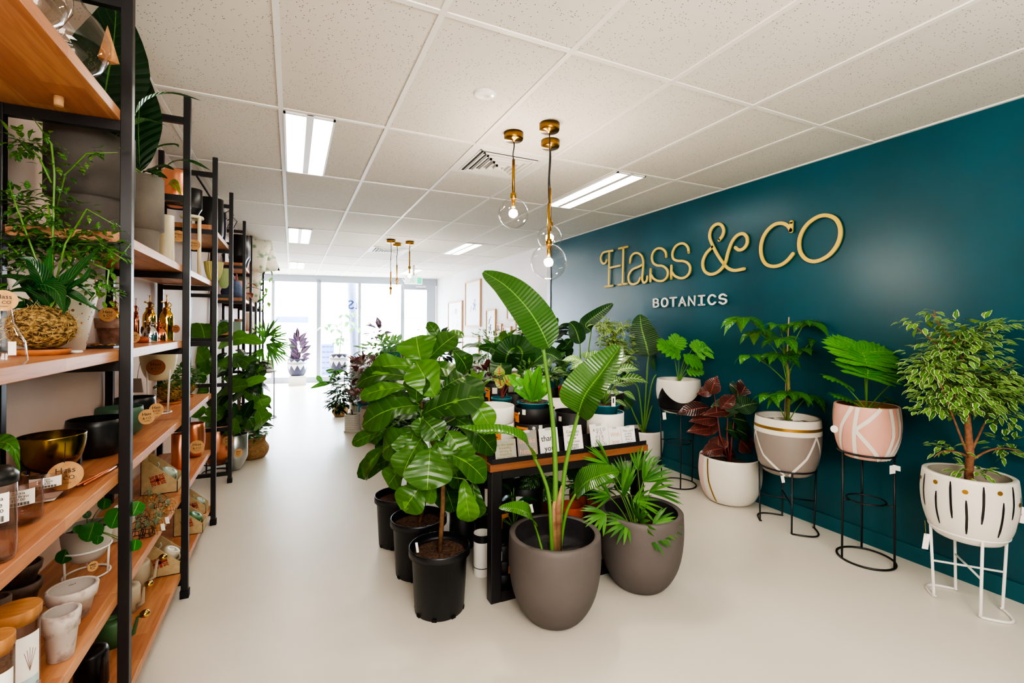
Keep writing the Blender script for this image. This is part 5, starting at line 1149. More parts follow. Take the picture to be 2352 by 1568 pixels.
# zigzag pots by the window
ZB = mat('zigzag_navy', '#2b2a44', .4); ZW = mat('zigzag_white', '#e9e7e8', .5)
def zigpot(name, label, c, R, h):
    t = T(name, label, 'potted plant', c); m, pf = potmesh(c, R, h, 'urn', .02, .1, 64, 1); N = 5
    for k in range(-N, N):
        a = k*36.
        patch(m, c, pf, a, a+36, lambda q, a=a: h*(.34+.30*abs((q-a)/18-1)), h*.69, 1, 16, 2)
        patch(m, c, pf, a, a+36, h*.78, lambda q, a=a: h*(.96-.16*abs((q-a)/18-1)), 1, 16, 2)
    patch(m, c, pf, -180, 180, h*.715, h*.745, 1, 48, 1)
    m.build('pot', [ZB, ZW], t); soil(t, c, R*.9, h*.9); return t, V(c)+V((0, 0, h*.9))
pc_ = G(683, 884); pz = zat(866, pc_); s_ = dep(pc_)/F
pl = M(); hw = 20.5*s_; pl.box(pc_.x-hw*.9, pc_.x+hw*.9, pc_.y-.1, pc_.y+.35, 0, pz); pl.build('plinth', MWHT, None, 'low white plinth under the zigzag pot by the shop window', cat='plinth')
cz = V((pc_.x, pc_.y+.12, pz)); t, B = zigpot('potted_rubber_plant', 'plum rubber plant in navy and white zigzag pot on the white plinth', cz, 21.5*s_, zat(826, cz)-pz)
m = M(); st = M(); d_ = dep(B); st.tube([B, P(686, 800, d_), P(684, 765, d_)], [.012, .01, .006], 8)
for (u, v, u1, v1, w) in ((684,778,683,750,9),(684,785,675,762,14),(686,785,706,762,12),(684,795,661,775,13),(687,793,708,774,13),(684,802,662,789,13),(688,800,712,782,12),(685,812,664,793,15),(690,812,716,792,15),(688,822,665,806,14),(692,820,716,812,12),(680,828,668,808,16),(676,830,664,818,12),(690,828,714,822,10),(682,826,690,806,12)): o = U(-.1, .1); m.leaf(P(u, v, d_+o), P(u1, v1, d_+o), pxw(w, d_), 'ovate', tocam(B)*.8+V((0, 0, .5)), .08, .15, 0, 7, 4)
m.build('foliage', LM['rubp'], t); st.build('stem', RS, t)
pz2 = P(779, 852, 11.2); cz = V((pz2.x, pz2.y, pz2.z-.02)); s_ = 11.2/F
wirestand('wire_plant_stand', 'black wire stand under the taller zigzag pot behind the planter boxes', V((cz.x, cz.y, 0)), 16*s_, cz.z+.03, BLK, None, r=.01, n=4)
t, B = zigpot('potted_umbrella_plant', 'pale backlit umbrella tree in tall navy and white zigzag pot', cz, 21*s_, zat(815, cz)-cz.z)
m = M(); st = M(); st.tube([B, P(784, 770, 11.3), P(783, 720, 11.3)], [.014, .01, .007], 6)
for (u, v, L, n) in ((760,742,.32,7),(800,738,.34,7),(790,722,.26,6),(815,752,.3,6),(770,755,.28,6),(745,750,.25,5),(808,718,.25,5),(783,775,.3,9),(775,785,.25,8)):
    h = P(u, v, 11.3+U(-.2, .2)); petiole(st, P(784, 775, 11.3), h, .006, .05, 5)
    for i in range(n): a = 2*PI*i/n; e = V((cos(a), sin(a), 0)); m.leaf(h, h+e*L*.8-V((0, 0, L*.45)), .09, 'lance', V((e.x, e.y, 1)), .15, .1, 0, 6, 2)
m.build('foliage', LM['pale'], t); st.build('stem', FS, t)
# framed prints
FR = [(1030,1062,688,775,'large white framed print nearest the shop door',.0),(1069,1104,640,752,'tall timber framed print hung highest on the white wall',1.),(1063,1101,768,852,'white framed print leaning low beneath the tall one',.0),(1117,1139,706,782,'narrow timber framed print with blue and dark marks',2.),(1143,1153,739,766,'smallest timber framed print on the white wall',.2),(1156,1175,745,803,'timber framed botanical print right of the smallest one',3.),(1165,1182,695,737,'small timber framed print above the botanical one',3.),(1185,1212,722,768,'timber framed print partly hidden by the big arching leaf',.3)]
FRW = mat('pale_oak_frame', '#b08860', .5); FRL = mat('white_mount', '#eeeef2', .4)
for (u0, u1, v0, v1, lb, k) in FR:
    uc = (u0+u1)/2; ya, yb = onX(u1, 700, XR-.02).y, onX(u0, 700, XR-.02).y; yc_ = (ya+yb)/2; zc_t, zc_b = onX(uc, v0+4, XR-.02).z, onX(uc, v1-2, XR-.02).z; x1 = XR-.002; t = T('framed_print', lb, 'picture', (x1, yc_, zc_b), 'framed prints on the white wall'); fw = .03
    m = M(); m.box(x1-.035, x1, ya, ya+fw, zc_b, zc_t); m.box(x1-.035, x1, yb-fw, yb, zc_b, zc_t); m.box(x1-.035, x1, ya+fw, yb-fw, zc_b, zc_b+fw); m.box(x1-.035, x1, ya+fw, yb-fw, zc_t-fw, zc_t); m.build('frame', FRW, t)
    m = M(); m.box(x1-.02, x1-.004, ya+fw, yb-fw, zc_b+fw, zc_t-fw); m.build('print', FRL, t); H_, Wd_ = zc_t-zc_b, yb-ya; m = M(); X = x1-.0215
    for j in range(5):
        yy, zz = yc_+U(-.2, .2)*Wd_, zc_b+H_*U(.25, .75); m.stroke([V((X, yy+U(-.1, .1)*Wd_, zz)), V((X, yy, zz+.06*H_)), V((X, yy+U(-.12, .12)*Wd_, zz+.12*H_))], .02+.02*(j % 2), .001, (-1, 0, 0), 3)
    m.build('artwork', mat('print_ink_%d' % int(k), ['#c9c4d6', '#7f93c9', '#39456a', '#3d5a4c'][int(k)], .6), t)
# ================================================================ SHELF GOODS
ZS = [z+.0355 for z in LV]            # tops of the boards, top to bottom
def sx_clamp(c, R=0.):
    c.x = max(BX+.02+R, min(FX-.02-R*.6, c.x)); return c
def at(u, d, z, R=0.):
    p = P(u, 700, d); return sx_clamp(V((p.x, p.y, z)), R)
def item(name, label, cat, u, d, k, w, vt, kind, mt, wall=.004, depth=.8, inner=None, part='pot_body', n=48):
    c = at(u, d, ZS[k]); R = pxr(w/2, c); c = sx_clamp(c, R); h = zat(vt, c)-c.z
    t = T(name, label, cat, c); m, pf = potmesh(c, R, h, kind, wall, depth, n, 1 if inner else 0); m.build(part, [mt, inner] if inner else mt, t); return t, pf, c, R, h
POTS['tier'] = [(.78,0),(.79,.36),(.80,.37),(1,.375),(1,1)]
POTS['step'] = [(.5,0),(.62,.02),(.72,.16),(.98,.30),(1,.33),(1,1)]
CONC_SHADE = mat('shaded_concrete', '#57524d', .85, col2='#4a4541', scale=5, bump=.08, bscale=120)  # grey concrete darkened for the large pot: its shade is put into the colour
CONC = mat('grey_concrete', '#857f77', .85, col2='#77716a', scale=5, bump=.08, bscale=120)
KOKO = mat('coir_ball', '#5e4320', .95, col2='#d0ac68', scale=70, lo=.42, hi=.58, bump=2.5, bscale=90, detail=10, stretch=(1, 1, 1.8))
def kokedama(name, label, c, R, sz=.85, tray=True):
    t = T(name, label, 'potted plant', c); z0 = .018 if tray else 0
    m = M(); q = V(c)+V((0, 0, z0+R*sz*.93)); m.sphere(q, R, 40, 22, sz)
    for v in m.v: v.z = max(v.z, c[2]+z0)
    for v in m.v: v += (v-q).normalized()*U(-.0016, .0016)
    m.build('coir_ball', KOKO, t)
    m = M()
    for k in range(14):
        Q = Matrix.Rotation(U(0, PI), 3, 'Z') @ Matrix.Rotation(U(.4, PI-.4), 3, 'X'); m.tube([q+Q @ V((cos(a*PI/12)*R*1.01, sin(a*PI/12)*R*1.01, 0)) for a in range(24)], .0009, 4, closed=True)
    for v in m.v: v.z = q.z+(v.z-q.z)*sz; v.z = max(v.z, c[2]+z0)
    m.build('twine', mat('jute_twine', '#8a6a3c', .9), t)
    m = M()
    for k in range(420):
        a, e = U(0, 2*PI), U(-.6, 1.2); d = V((cos(a)*cos(e), sin(a)*cos(e), sin(e)*sz)); p = q+d*R; m.tube([p, p+V((U(-1, 1), U(-1, 1), U(-1, 1)))*.014+d*.005], .0007, 3)
    m.build('fibre', mat('straw_fibre', '#c8a866', .9), t)
    if tray: m = M(); m.lathe([(R*.78, 0), (R*.86, .016), (R*.82, .016), (R*.78, .006)], c, 40); m.build('saucer', mat('terracotta_saucer', '#b9733c', .7, col2='#a8632f', scale=50), t)
    return t, V(c)+V((0, 0, z0+R*sz*1.8))
# --- second level, second bay: big concrete pots with big dark leaves
def g2(u, d, k, w, vt, lb, n=48):
    t, pf, c, R, h = item('potted_peace_lily', lb, 'potted plant', u, d, k, w, vt, 'tier', CONC if u > 300 else CONC_SHADE, .012, .12, part='pot'); soil(t, c, R-.016, h*.9); return t, c, R, h
t, c, R, h = g2(208, 1.72, 1, 214, 312, 'large grey concrete pot with huge dark paddle leaves near the ceiling')
m = M(); st = M(); B = c+V((0, 0, h*.9))
blade(m, [P(232, 285, 1.72), P(245, 190, 1.75), P(262, 90, 1.78), P(268, -20, 1.85)], pxw(150, 1.75), 'ovate', None, .12, .01, 20, 8, .15)
blade(m, [P(322, 395, 1.9), P(318, 300, 1.92), P(322, 220, 1.95), P(328, 150, 2.)], pxw(88, 1.92), 'ovate', None, .12, .01, 18, 8, .2)
blade(m, [P(200, 290, 1.7), P(170, 275, 1.65), P(150, 270, 1.6), P(142, 262, 1.58)], pxw(40, 1.7), 'ovate', V((0, 0, 1)), .2, .02, 12, 6, .1)
blade(m, [P(310, 262, 1.8), P(340, 228, 1.78), P(390, 215, 1.78), P(465, 232, 1.8)], pxw(30, 1.8), 'lance', V((.1, -.5, .8)), .3, .02, 16, 6, .6)
blade(m, [P(300, 290, 1.8), P(330, 275, 1.8), P(382, 288, 1.8)], pxw(20, 1.8), 'lance', V((0, 0, 1)), .2, .02, 10, 4, .0)
blade(m, [P(235, 300, 1.7), P(262, 300, 1.65), P(290, 325, 1.62)], pxw(40, 1.7), 'ovate', V((0, -.5, .9)), .2, .02, 10, 6, .3)
for q in ((232, 285, 1.72), (322, 395, 1.9), (310, 262, 1.8), (200, 290, 1.7)): petiole(st, B, P(*q), .006, .02, 6, .004)
m.build('foliage', LM['dark'], t); st.build('stem', FS, t)
t, c, R, h = g2(322, 2.32, 1, 112, 412, 'smaller grey concrete pot with striped lance leaves behind the upright')
m = M(); B = c+V((0, 0, h*.9)); D = 2.3
for pts, w, n_ in (([(318,395),(335,365),(365,338),(402,332),(410,338)],20,(0,-.6,.8)),([(320,400),(350,390),(375,382),(400,390)],28,(0,-.6,.8)),([(372,392),(400,372),(440,372),(485,392)],26,(0,-.5,.9)),([(325,402),(340,392),(360,400),(385,410)],36,(0,-.5,.9)),([(318,400),(325,370),(340,350)],16,None)): blade(m, [P(a, b, D) for a, b in pts], pxw(w, D), 'lance', V(n_) if n_ else None, .2, .02, 14, 6)
m.build('foliage', LM['lily'], t); st = M(); petiole(st, B, P(325, 398, D), .006, .02); petiole(st, B, P(372, 392, D), .005, .1); st.build('stem', FS, t)
# --- top level near: glass flasks
def flask(u, vb, d, r, lb, dark=False):
    p = P(u, vb, d); c = V((p.x, p.y, ZS[0])); c = sx_clamp(c, r); t = T('glass_vase', lb, 'vase', c); q = c+V((0, 0, r*.93)); m = M()
    m.lathe([(.4*r, -.92*r), (.75*r, -.66*r), (.98*r, -.2*r), (.98*r, .2*r), (.8*r, .6*r), (.5*r, .95*r), (.28*r, 1.3*r), (.26*r, 1.9*r), (.3*r, 1.95*r)], q, 40, cap=False); m.build('glass_body', glassmat('amber_clear_glass', '#efe9e4', .03, .06, .7), t); return t, q
t, q = flask(150, 40, 1.35, .105, 'large round clear glass vase on the top near board')
m = M(); p = q+V((.08, -.0, .02)); m.lathe([(.0005, 0), (.03, -.11)], p+V((.01, .02, .06)), 3); m.build('kraft_tag', KRAFT, t)
m = M(); k = q+tocam(q)*.104; n_ = tocam(q); x_ = V((0, 0, 1)).cross(n_).normalized(); m.stroke([k-x_*.012, k+V((0, 0, .022)), k+x_*.012], .0015, .0005, n_, 0, closed=True); m.text('ALCHEMY', k-V((0, 0, .008)), x_, V((0, 0, 1)), .007, .0003); m.build('etched_mark', PAPER, t)
flask(60, 20, 1.12, .085, 'smaller round clear glass vase in front of the larger one on the top board')
m = M(); p = P(140, 250, 1.43); m.lathe([(.011, -.028), (.012, 0)], V((-.64, 1.86, 2.144)), 20); m.build('wooden_peg', mat('pale_peg', '#c9a070', .6), None, 'short pale wooden peg under the near end of the top board', cat='peg')
# --- third level near bay: kokedama, terrazzo pot, glass bottle
c = at(97, 1.33, ZS[2]); t, B = kokedama('potted_peace_lily', 'peace lily growing from a big golden coir ball on a terracotta saucer', c, .073, .86)
m = M(); st = M(); dk = 1.33
PL = [([(112,705),(122,680),(165,635),(225,570)],62,.5,(-.3,-.6,.5)),([(105,700),(108,640),(112,600),(118,562)],16,1.,None),([(100,705),(88,650),(60,640),(28,660)],34,.2,(0,-.5,.9)),([(95,710),(60,650),(20,635),(-30,640)],30,.1,(0,-.5,.9)),([(118,705),(90,655),(130,668),(145,715)],46,.3,(.1,-.8,.6)),
 ([(120,702),(150,672),(190,690),(228,715)],30,.4,(.1,-.5,.8)),([(120,700),(140,655),(175,652),(215,680)],26,.5,(0,-.5,.9)),([(95,712),(70,672),(35,668),(-5,680)],28,.1,(0,-.4,.9)),([(115,710),(140,690),(150,700),(146,722)],26,.3,(0,-.8,.5)),([(100,715),(72,705),(52,690),(40,680)],26,.0,(0,-.6,.7)),([(85,715),(60,700),(40,702),(25,712)],16,.1,None),([(112,700),(128,660),(118,640),(110,620)],20,.6,None),([(130,690),(160,660),(195,640),(208,612)],26,.4,(0,-.5,.8)),([(105,700),(95,640),(70,600),(40,590)],34,.15,(.2,-.6,.6))]
for pts, w, rv, n_ in PL:
    q = [P(a, b, dk+.02*i*(1 if rv > .3 else -1)) for i, (a, b) in enumerate(pts)]; petiole(st, B-V((0, 0, .01)), q[0], .003, .02, 5, .002); blade(m, q, pxw(w, dk), 'ovate', V(n_) if n_ else None, .18, .02, 16, 6, rv)
m.build('foliage', LM['lily'], t); st.build('stem', FS, t)
TZO = bpy.data.materials.new('terrazzo'); TZO.use_nodes = True; n, l = TZO.node_tree.nodes, TZO.node_tree.links
tc = n.new('ShaderNodeTexCoord'); vo = n.new('ShaderNodeTexVoronoi'); vo.inputs['Scale'].default_value = 75; l.new(tc.outputs['Object'], vo.inputs['Vector'])
sp = n.new('ShaderNodeSeparateColor'); l.new(vo.outputs['Color'], sp.inputs[0]); f1_ = mth(n, l, 'MULTIPLY', mth(n, l, 'LESS_THAN', vo.outputs['Distance'], .33), mth(n, l, 'GREATER_THAN', sp.outputs[0], .72))
l.new(mixc(n, l, f1_, hx('#ded8cc'), mixc(n, l, mth(n, l, 'GREATER_THAN', sp.outputs[1], .6), hx('#2a2622'), hx('#a2603c'))), n['Principled BSDF'].inputs['Base Color']); n['Principled BSDF'].inputs['Roughness'].default_value = .5
t, pf, c, R, h = item('potted_china_doll', 'terrazzo speckled pot with tall lacy china doll plant behind the coir ball', 'potted plant', 108, 1.52, 2, 222, 648, 'taper', TZO, .012, .1, part='pot'); soil(t, c, R*.93-.012, h*.9)
m = M(); st = M(); B = c+V((0, 0, h*.9)); DZ = dep(c)-.05
stems = [[(120,640),(122,520),(125,400),(118,330),(75,270)],[(100,640),(70,560),(40,480),(20,420)],[(130,640),(150,560),(200,480),(270,520)],[(120,520),(150,400),(200,352),(270,350)],[(90,640),(60,600),(20,560),(-10,540)],[(140,640),(200,600),(250,620),(240,700)],[(118,420),(90,360),(40,320),(15,340)],[(125,560),(110,470),(60,500),(30,560)],[(130,600),(180,560),(230,560),(290,600)],[(125,640),(200,560),(270,600),(300,560)]]
for s_ in stems:
    o = U(-.08, .06); pts = [P(a, b, DZ+o) for a, b in s_]; st.tube(pts, [.0028]*(len(pts)-1)+[.001], 5)
    for i in range(len(pts)-1):
        L_ = (pts[i+1]-pts[i]).length; k = max(2, int(L_/.018))
        for j in range(k):
            if i == 0 and j < k*.5: continue
            p = pts[i].lerp(pts[i+1], j/k); 
            for s2 in (-1, 1): d = V((U(-1, 1), U(-1, 1), U(-.7, .5))).normalized(); w = U(.011, .017); e = p+d*U(.01, .03); m.leaf(e, e+(d+V((0, 0, -.5))).normalized()*w*2.1, w, 'ovate', V((0, -.4, 1)), .1, .1, 0, 4, 2)
for (u, v, ru, rv_, n_) in ((60,560,70,60,170),(150,560,100,50,190),(40,470,60,40,90),(60,330,45,30,60),(240,560,40,50,60),(230,660,45,40,60),(20,620,40,50,70),(130,470,60,35,50)):
    cluster(m, P(u, v, DZ), pxw(ru, DZ), .09, pxw(rv_, DZ), n_, .036, .017, 'ovate', .4, 4, 2, .1)
m.build('foliage', LM['dark'] if 0 else LM['small'], t); st.build('stem', FS, t)
c = at(2, .98, ZS[2]); t = T('glass_vase', 'tall clear glass bottle vase at the left edge of the third board', 'vase', c); m = M(); m.lathe([(.035, 0), (.042, .01), (.038, .05), (.02, .09), (.015, .13), (.018, .14)], c, 32, cap=False); m.build('glass_body', GLASS, t); hass_disc(t, P(8, 690, .98), .022)
m = M(); q = P(28, 800, .96); m.card(q, AX, AY, .016, .028, .001); m.build('price_label', PAPER, t)
# stacked small dark tray, scissors
c = at(225, 1.72, ZS[2]); t = T('serving_tray', 'flat black tray with scissors beside the coir ball', 'tray', c); m = M(); m.box(c.x-.05, c.x+.07, c.y-.09, c.y+.09, c.z, c.z+.008); m.build('tray_base', BLK, t); sc_t = T('scissors', 'small metal scissors lying on the black tray', 'scissors', c+V((0, 0, .0085))); m = M(); m.bar(c+V((.02, -.05, .011)), c+V((.05, .05, .011)), .006, .003); m.bar(c+V((.045, -.05, .013)), c+V((.025, .05, .013)), .006, .003); m.build('blade', mat('steel', '#c2c2c4', .25, 1.), sc_t); m = M()
for s_ in (.014, .052): m.ring(c+V((s_, -.066, .0125)), .014, .0025, 20)
m.build('handle', BRASS, sc_t)
c = at(170, 1.42, ZS[2]); m = M(); m.lathe([(.021, 0), (.021, .006), (.019, .007)], c, 24); m.build('coaster', WHT, None, 'small white round coaster beside the terracotta saucer', cat='coaster')
# clay pot with tools
MARB = mat('pale_marble', '#cdc3bb', .55, col2='#8c7872', scale=26, lo=.5, hi=.7, detail=8, bump=.1, bscale=80); MARBD = mat('dark_marble', '#85746a', .6, col2='#54463f', scale=20, detail=8, bump=.1, bscale=80); CLAYP = mat('mottled_clay', '#b09588', .75, col2='#80655a', scale=30, detail=8)
POTS['clay'] = [(.62,0),(.64,.01),(.86,.62),(.93,.62),(.94,.64),(1,.98),(.98,1)]
t, pf, c, R, h = item('plant_pot', 'mottled clay pot holding garden hand tools next to the near upright', 'plant pot', 254, 2.08, 2, 76, 737, 'clay', CLAYP, .008, .7)
for k, (du, dv, mt_, nm, lb) in enumerate(((228, 712, BLK, 'hand_fork', 'black handled tool leaning left in the clay pot'), (238, 708, BLK, 'hand_trowel', 'second black handled tool in the clay pot'))):
    tt_ = T(nm, lb, 'garden tool', c+V((0, 0, .02))); m = M(); m.bar(c+V((.01*k, 0, .02)), P(du, dv, 2.02), .008, .006); m.build('handle', mt_, tt_)
q = P(247, 722, 2.0); hass_disc(t, q, .030, tocam(q)+AX*.4)
# sprayers
GOLDM = mat('polished_gold', '#e0b04a', .08, 1.); SILV = mat('polished_silver', '#d8d8da', .06, 1.); COPM = mat('mirror_copper', '#e08a66', .08, 1.)
def sprayer(u, d, w, vt, vn, mt, lb, squat=False):
    c = at(u, d, ZS[2]); R = pxr(w/2, c); h = zat(vt, c)-c.z; t = T('plant_mister', lb, 'mister', c); m = M()
    if squat: m.lathe([(R*.97, 0), (R, .004), (R, h*.4), (R*.92, h*.62), (R*.7, h*.82), (R*.42, h*.93), (R*.36, h)], c, 36)
    else: m.lathe([(R*.97, 0), (R, .004), (R, h*.72), (R*.93, h*.82), (R*.72, h*.90), (R*.6, h*.92), (R*.6, h)], c, 36)
    m.build('bottle', mt, t); zt = c+V((0, 0, h)); H = zat(vn, c)-c.z-h; m = M(); m.lathe([(R*.45, 0), (R*.62, .002), (R*.62, H*.06), (R*.25, H*.14), (R*.3, H*.5), (.001, H*.52)], zt, 24); m.build('neck', mt, t)
    m = M(); m.tube([zt+V((0, 0, H*.4)), zt+V((0, 0, H))], R*.07, 8); m.lathe([(R*.32, 0), (R*.34, H*.02), (.001, H*.03)], zt+V((0, 0, H*.97)), 20); m.build('plunger', mt, t)
    m = M(); e = -V((AX.x, AX.y, 0)); m.tube([zt+V((0, 0, H*.2)), zt+e*R*.4+V((0, 0, H*.42)), zt+e*R*.75+V((0, 0, H*.48))], R*.09, 8); m.sphere(zt+e*R*.85+V((0, 0, H*.5)), R*.17, 12, 8); m.build('nozzle', mt, t)
    m = M(); m.tube(smp(lambda q: zt-e*(R*(.3+.5*sin(PI*q)))+V((0, 0, H*(.1+.35*q))), 10), R*.07, 6); m.build('finger_loop', mt, t); return t, c, R, h
a_, c, R, h = sprayer(383, 2.40, 33, 714, 681, GOLDM, 'tall gold plant mister standing furthest right on the third board'); hass_disc(a_, P(404, 755, 2.38), .02, AX+tocam(c)*.6, True)
a_, c, R, h = sprayer(344, 2.52, 33, 714, 683, GOLDM, 'tall gold plant mister left of the right hand one'); hass_disc(a_, P(326, 758, 2.5), .02, -AX+tocam(c)*.8, True)
sprayer(264, 2.3, 26, 714, 680, GOLDM, 'gold plant mister seen above the clay pot')
sprayer(312, 2.55, 20, 724, 690, COPM, 'copper plant mister just right of the near upright')
sprayer(345, 2.2, 38, 752, 735, SILV, 'squat silver mister in front of the tall gold pair', True)
sprayer(366, 2.28, 34, 756, 736, COPM, 'squat copper mister right of the silver one', True)
c = at(325, 2.16, ZS[2]); m = M(); m.lathe([(.004, 0), (.016, .004), (.02, .016), (.014, .028), (.003, .03)], c, 20, sx=1.5); m.build('leather_pouch', mat('tan_leather', '#a8502c', .5), None, 'small rounded tan leather pouch in front of the misters', cat='pouch')
q = at(306, 2.1, ZS[2]); t = T('round_card', 'round kraft card leaning by the near upright among the misters', 'card', q); hass_disc(t, q+V((0, 0, .028)), .026, tocam(q)+AX*.5)
# --- fourth level
POTS['round'] = [(.5,0),(.62,.01),(.86,.14),(.98,.36),(1,.55),(.97,.85),(.955,1)]
OLV = mat('forest_green_enamel', '#4b6a55', .45); BLKM = mat('soft_black_enamel', '#1a1a1c', .35)
t, pf, c, R, h = item('plant_pot', 'large black rounded bowl planter next to the brass bowl', 'plant pot', 226, 1.78, 3, 152, 966, 'round', BLKM)
t, pf, c, R, h = item('plant_pot', 'forest green rounded planter with kraft tag behind the near upright', 'plant pot', 276, 2.09, 3, 118, 940, 'round', OLV); hass_disc(t, P(337, 957, 2.0), .032, tocam(c)+AX*1.1)
t, pf, c, R, h = item('plant_pot', 'black rounded planter with kraft tag right behind the green one', 'plant pot', 312, 2.36, 3, 100, 917, 'round', BLKM); hass_disc(t, P(359, 941, 2.26), .032, tocam(c)+AX*.8)
c = at(122, 1.50, ZS[3]); R = pxr(84, c); zb_ = zat(1085, c); h = zat(1004, c)-zb_; t = T('plant_pot', 'wide brushed brass bowl planter on a black wooden cross stand', 'plant pot', c)
BRG = mat('antique_brass', '#a58a3a', .22, 1., col2='#6f5a24', scale=4); m, pf = potmesh(V((c.x, c.y, zb_)), R, h, 'bowl', .004, .85, 56); m.build('pot_body', BRG, t)
m = M()
for a in (.6, .6+PI/2): e = V((cos(a), sin(a), 0)); m.bar(c-e*R*.8+V((0, 0, .012)), c+e*R*.8+V((0, 0, .012)), .016, .024); [m.bar(c+e*R*.75*s_+V((0, 0, .0)), c+e*R*.75*s_+V((0, 0, .075)), .018, .018, (1, 0, 0)) for s_ in (-1, 1)]
m.build('cross_stand', BLK, t); q = P(150, 1092, 1.36); hass_disc(t, q, .040); m = M(); m.tube([P(150, 1015, 1.39), P(149, 1050, 1.37), P(148, 1062, 1.36)], .001, 4); m.build('tag_string', INK, t)
VG = glassmat('smoked_vase_glass', '#f3ecea', .03, .05, .55)
def cylvase(u, d, w, vt, lb, txt, lid=False, lu=0):
    c = at(u, d, ZS[3]); R = pxr(w/2, c); h = zat(vt, c)-c.z; t = T('glass_vase', lb, 'vase', c); m = M(); m.lathe([(.001, .003), (R*.9, .003), (R*.97, .01), (R, .02), (R, h), (R*.97, h+.001), (R*.96, .02), (R*.9, .008), (.001, .006)], c, 44, cap=False); m.build('glass_body', VG, t)
    if lid: m = M(); m.lathe([(R*1.05, h-.006), (R*1.06, h+.012), (R*.7, h+.028), (.001, h+.03)], c, 40); m.build('lid', BLKM, t)
    b = camang(c); e = V((cos(b), sin(b), 0)); x = V((-sin(b), cos(b), 0)); m = M(); pf = [(R, 0), (R, h)]; patch(m, c, pf, -38+lu, 38+lu, h*.52, h*.88, 0, 12, 1, .001)
    lb_ = m.build('price_label', PAPER, t); m = M(); e2 = Matrix.Rotation(math.radians(lu), 3, 'Z') @ e; x2 = Matrix.Rotation(math.radians(lu), 3, 'Z') @ x; o = c+e2*(R+.002)
    for k, s_ in enumerate(txt): m.text(s_, o+V((0, 0, h*(.82-.075*k))), x2, V((0, 0, 1)), h*.085, .0004, w=R*.8)
    for k in range(22): m.card(o+x2*(R*(-.42+.04*k))+V((0, 0, h*.575)), x2, V((0, 0, 1)), R*(.012+.012*(k % 3)), h*.07, .0004)
    m.build('barcode', INK, t); return t, c, R, h
t, c, R, h = cylvase(107, 1.34, 118, 1086, 'short clear glass vase with barcode label in front of the brass bowl', ['Zakkia', 'Vase Black', '$39.00']); m = M(); m.card(c+V((.01, -.02, .008)), (1, .2, 0), (0, .5, .06), .05, .06, .001); m.build('paper_slip', PAPER, t)
cylvase(44, 1.17, 124, 1112, 'clear glass vase with barcode label in the middle of three', ['Zakkia', 'Vase Brass', '$59.00'])
cylvase(-14, .98, 120, 1112, 'black lidded clear glass jar at the left edge of the fourth board', ['Zakkia', 'Vase', '$49.00'], True)
c = at(240, 1.72, ZS[3]); t = T('garden_snips', 'copper handled snips lying beside the black bowl', 'tool', V((-.56, 2.0, ZS[3]))); m = M()
for s_ in (-.008, .008): m.tube([V((-.585+s_, 1.86, ZS[3]+.006)), V((-.56+s_*.5, 1.99, ZS[3]+.006)), V((-.55, 2.05, ZS[3]+.006))], .0045, 8)
m.build('handle', COPPER, t); m = M(); m.bar(V((-.55, 2.05, ZS[3]+.006)), V((-.545, 2.1, ZS[3]+.006)), .012, .004); m.build('blade', BLK, t)
c = at(-30, 1.05, ZS[3]); t, pf, B = potted('potted_pothos', 'pothos leaf reaching in from the left edge above the glass jars', V((-.76, 1.35, ZS[3])), .05, .09, 'cyl', MWHT); m = M(); st = M(); blade(m, [P(-20, 1020, 1.2), P(8, 1015, 1.2), P(32, 1032, 1.2), P(46, 1085, 1.22)], .045, 'heart', (0, -.6, .6), .2, .02, 12, 6, .8); petiole(st, B, P(-20, 1020, 1.2), .002); m.build('foliage', LM['mid'], t); st.build('stem', FS, t)
# cream pot on white stand, kokedamas
CRG = mat('cream_glaze', '#d2c9a8', .35)
c = at(365, 2.62, ZS[3]); wirestand('wire_plant_stand', 'small white wire stand under the cream egg shaped pot', c, .074, zat(832, c)-c.z+.0, mat('white_wire', '#e6e4e0', .35), None, r=.0045, n=4, rb=.06)
zb_ = zat(878, c); R = pxr(45, c); t = T('plant_pot', 'cream egg shaped pot on white wire stand below the misters', 'plant pot', V((c.x, c.y, zb_))); m, pf = potmesh(V((c.x, c.y, zb_)), R, zat(803, c)-zb_, 'bowl', .006, .8, 48); m.build('pot_body', CRG, t); hass_disc(t, P(358, 843, 2.50), .042, None, True)
m = M(); q = P(315, 885, 2.45); m.card(q, AX, AY-AX*.15, .055, .075, .002); m.build('swing_tag', mat('beige_card', '#b5a596', .7), t, 'beige folded swing tag'); m = M(); m.tube([q+V((0, 0, .035)), P(318, 850, 2.5), P(322, 832, 2.56)], .001, 4); m.build('tag_string', INK, t)
for (u, d, r, lb) in ((393, 2.93, .066, 'nearer fuzzy coir ball plant on the fourth board of the third bay'), (425, 3.2, .062, 'further fuzzy coir ball plant at the end of the fourth board')):
    t, B = kokedama('potted_vine', lb, at(u, d, ZS[3]), r, .9); m = M(); cluster(m, B+V((0, 0, .03)), .09, .08, .07, 110, .045, .026, 'ovate', .3, 4, 2); m.build('foliage', LM['small'], t)
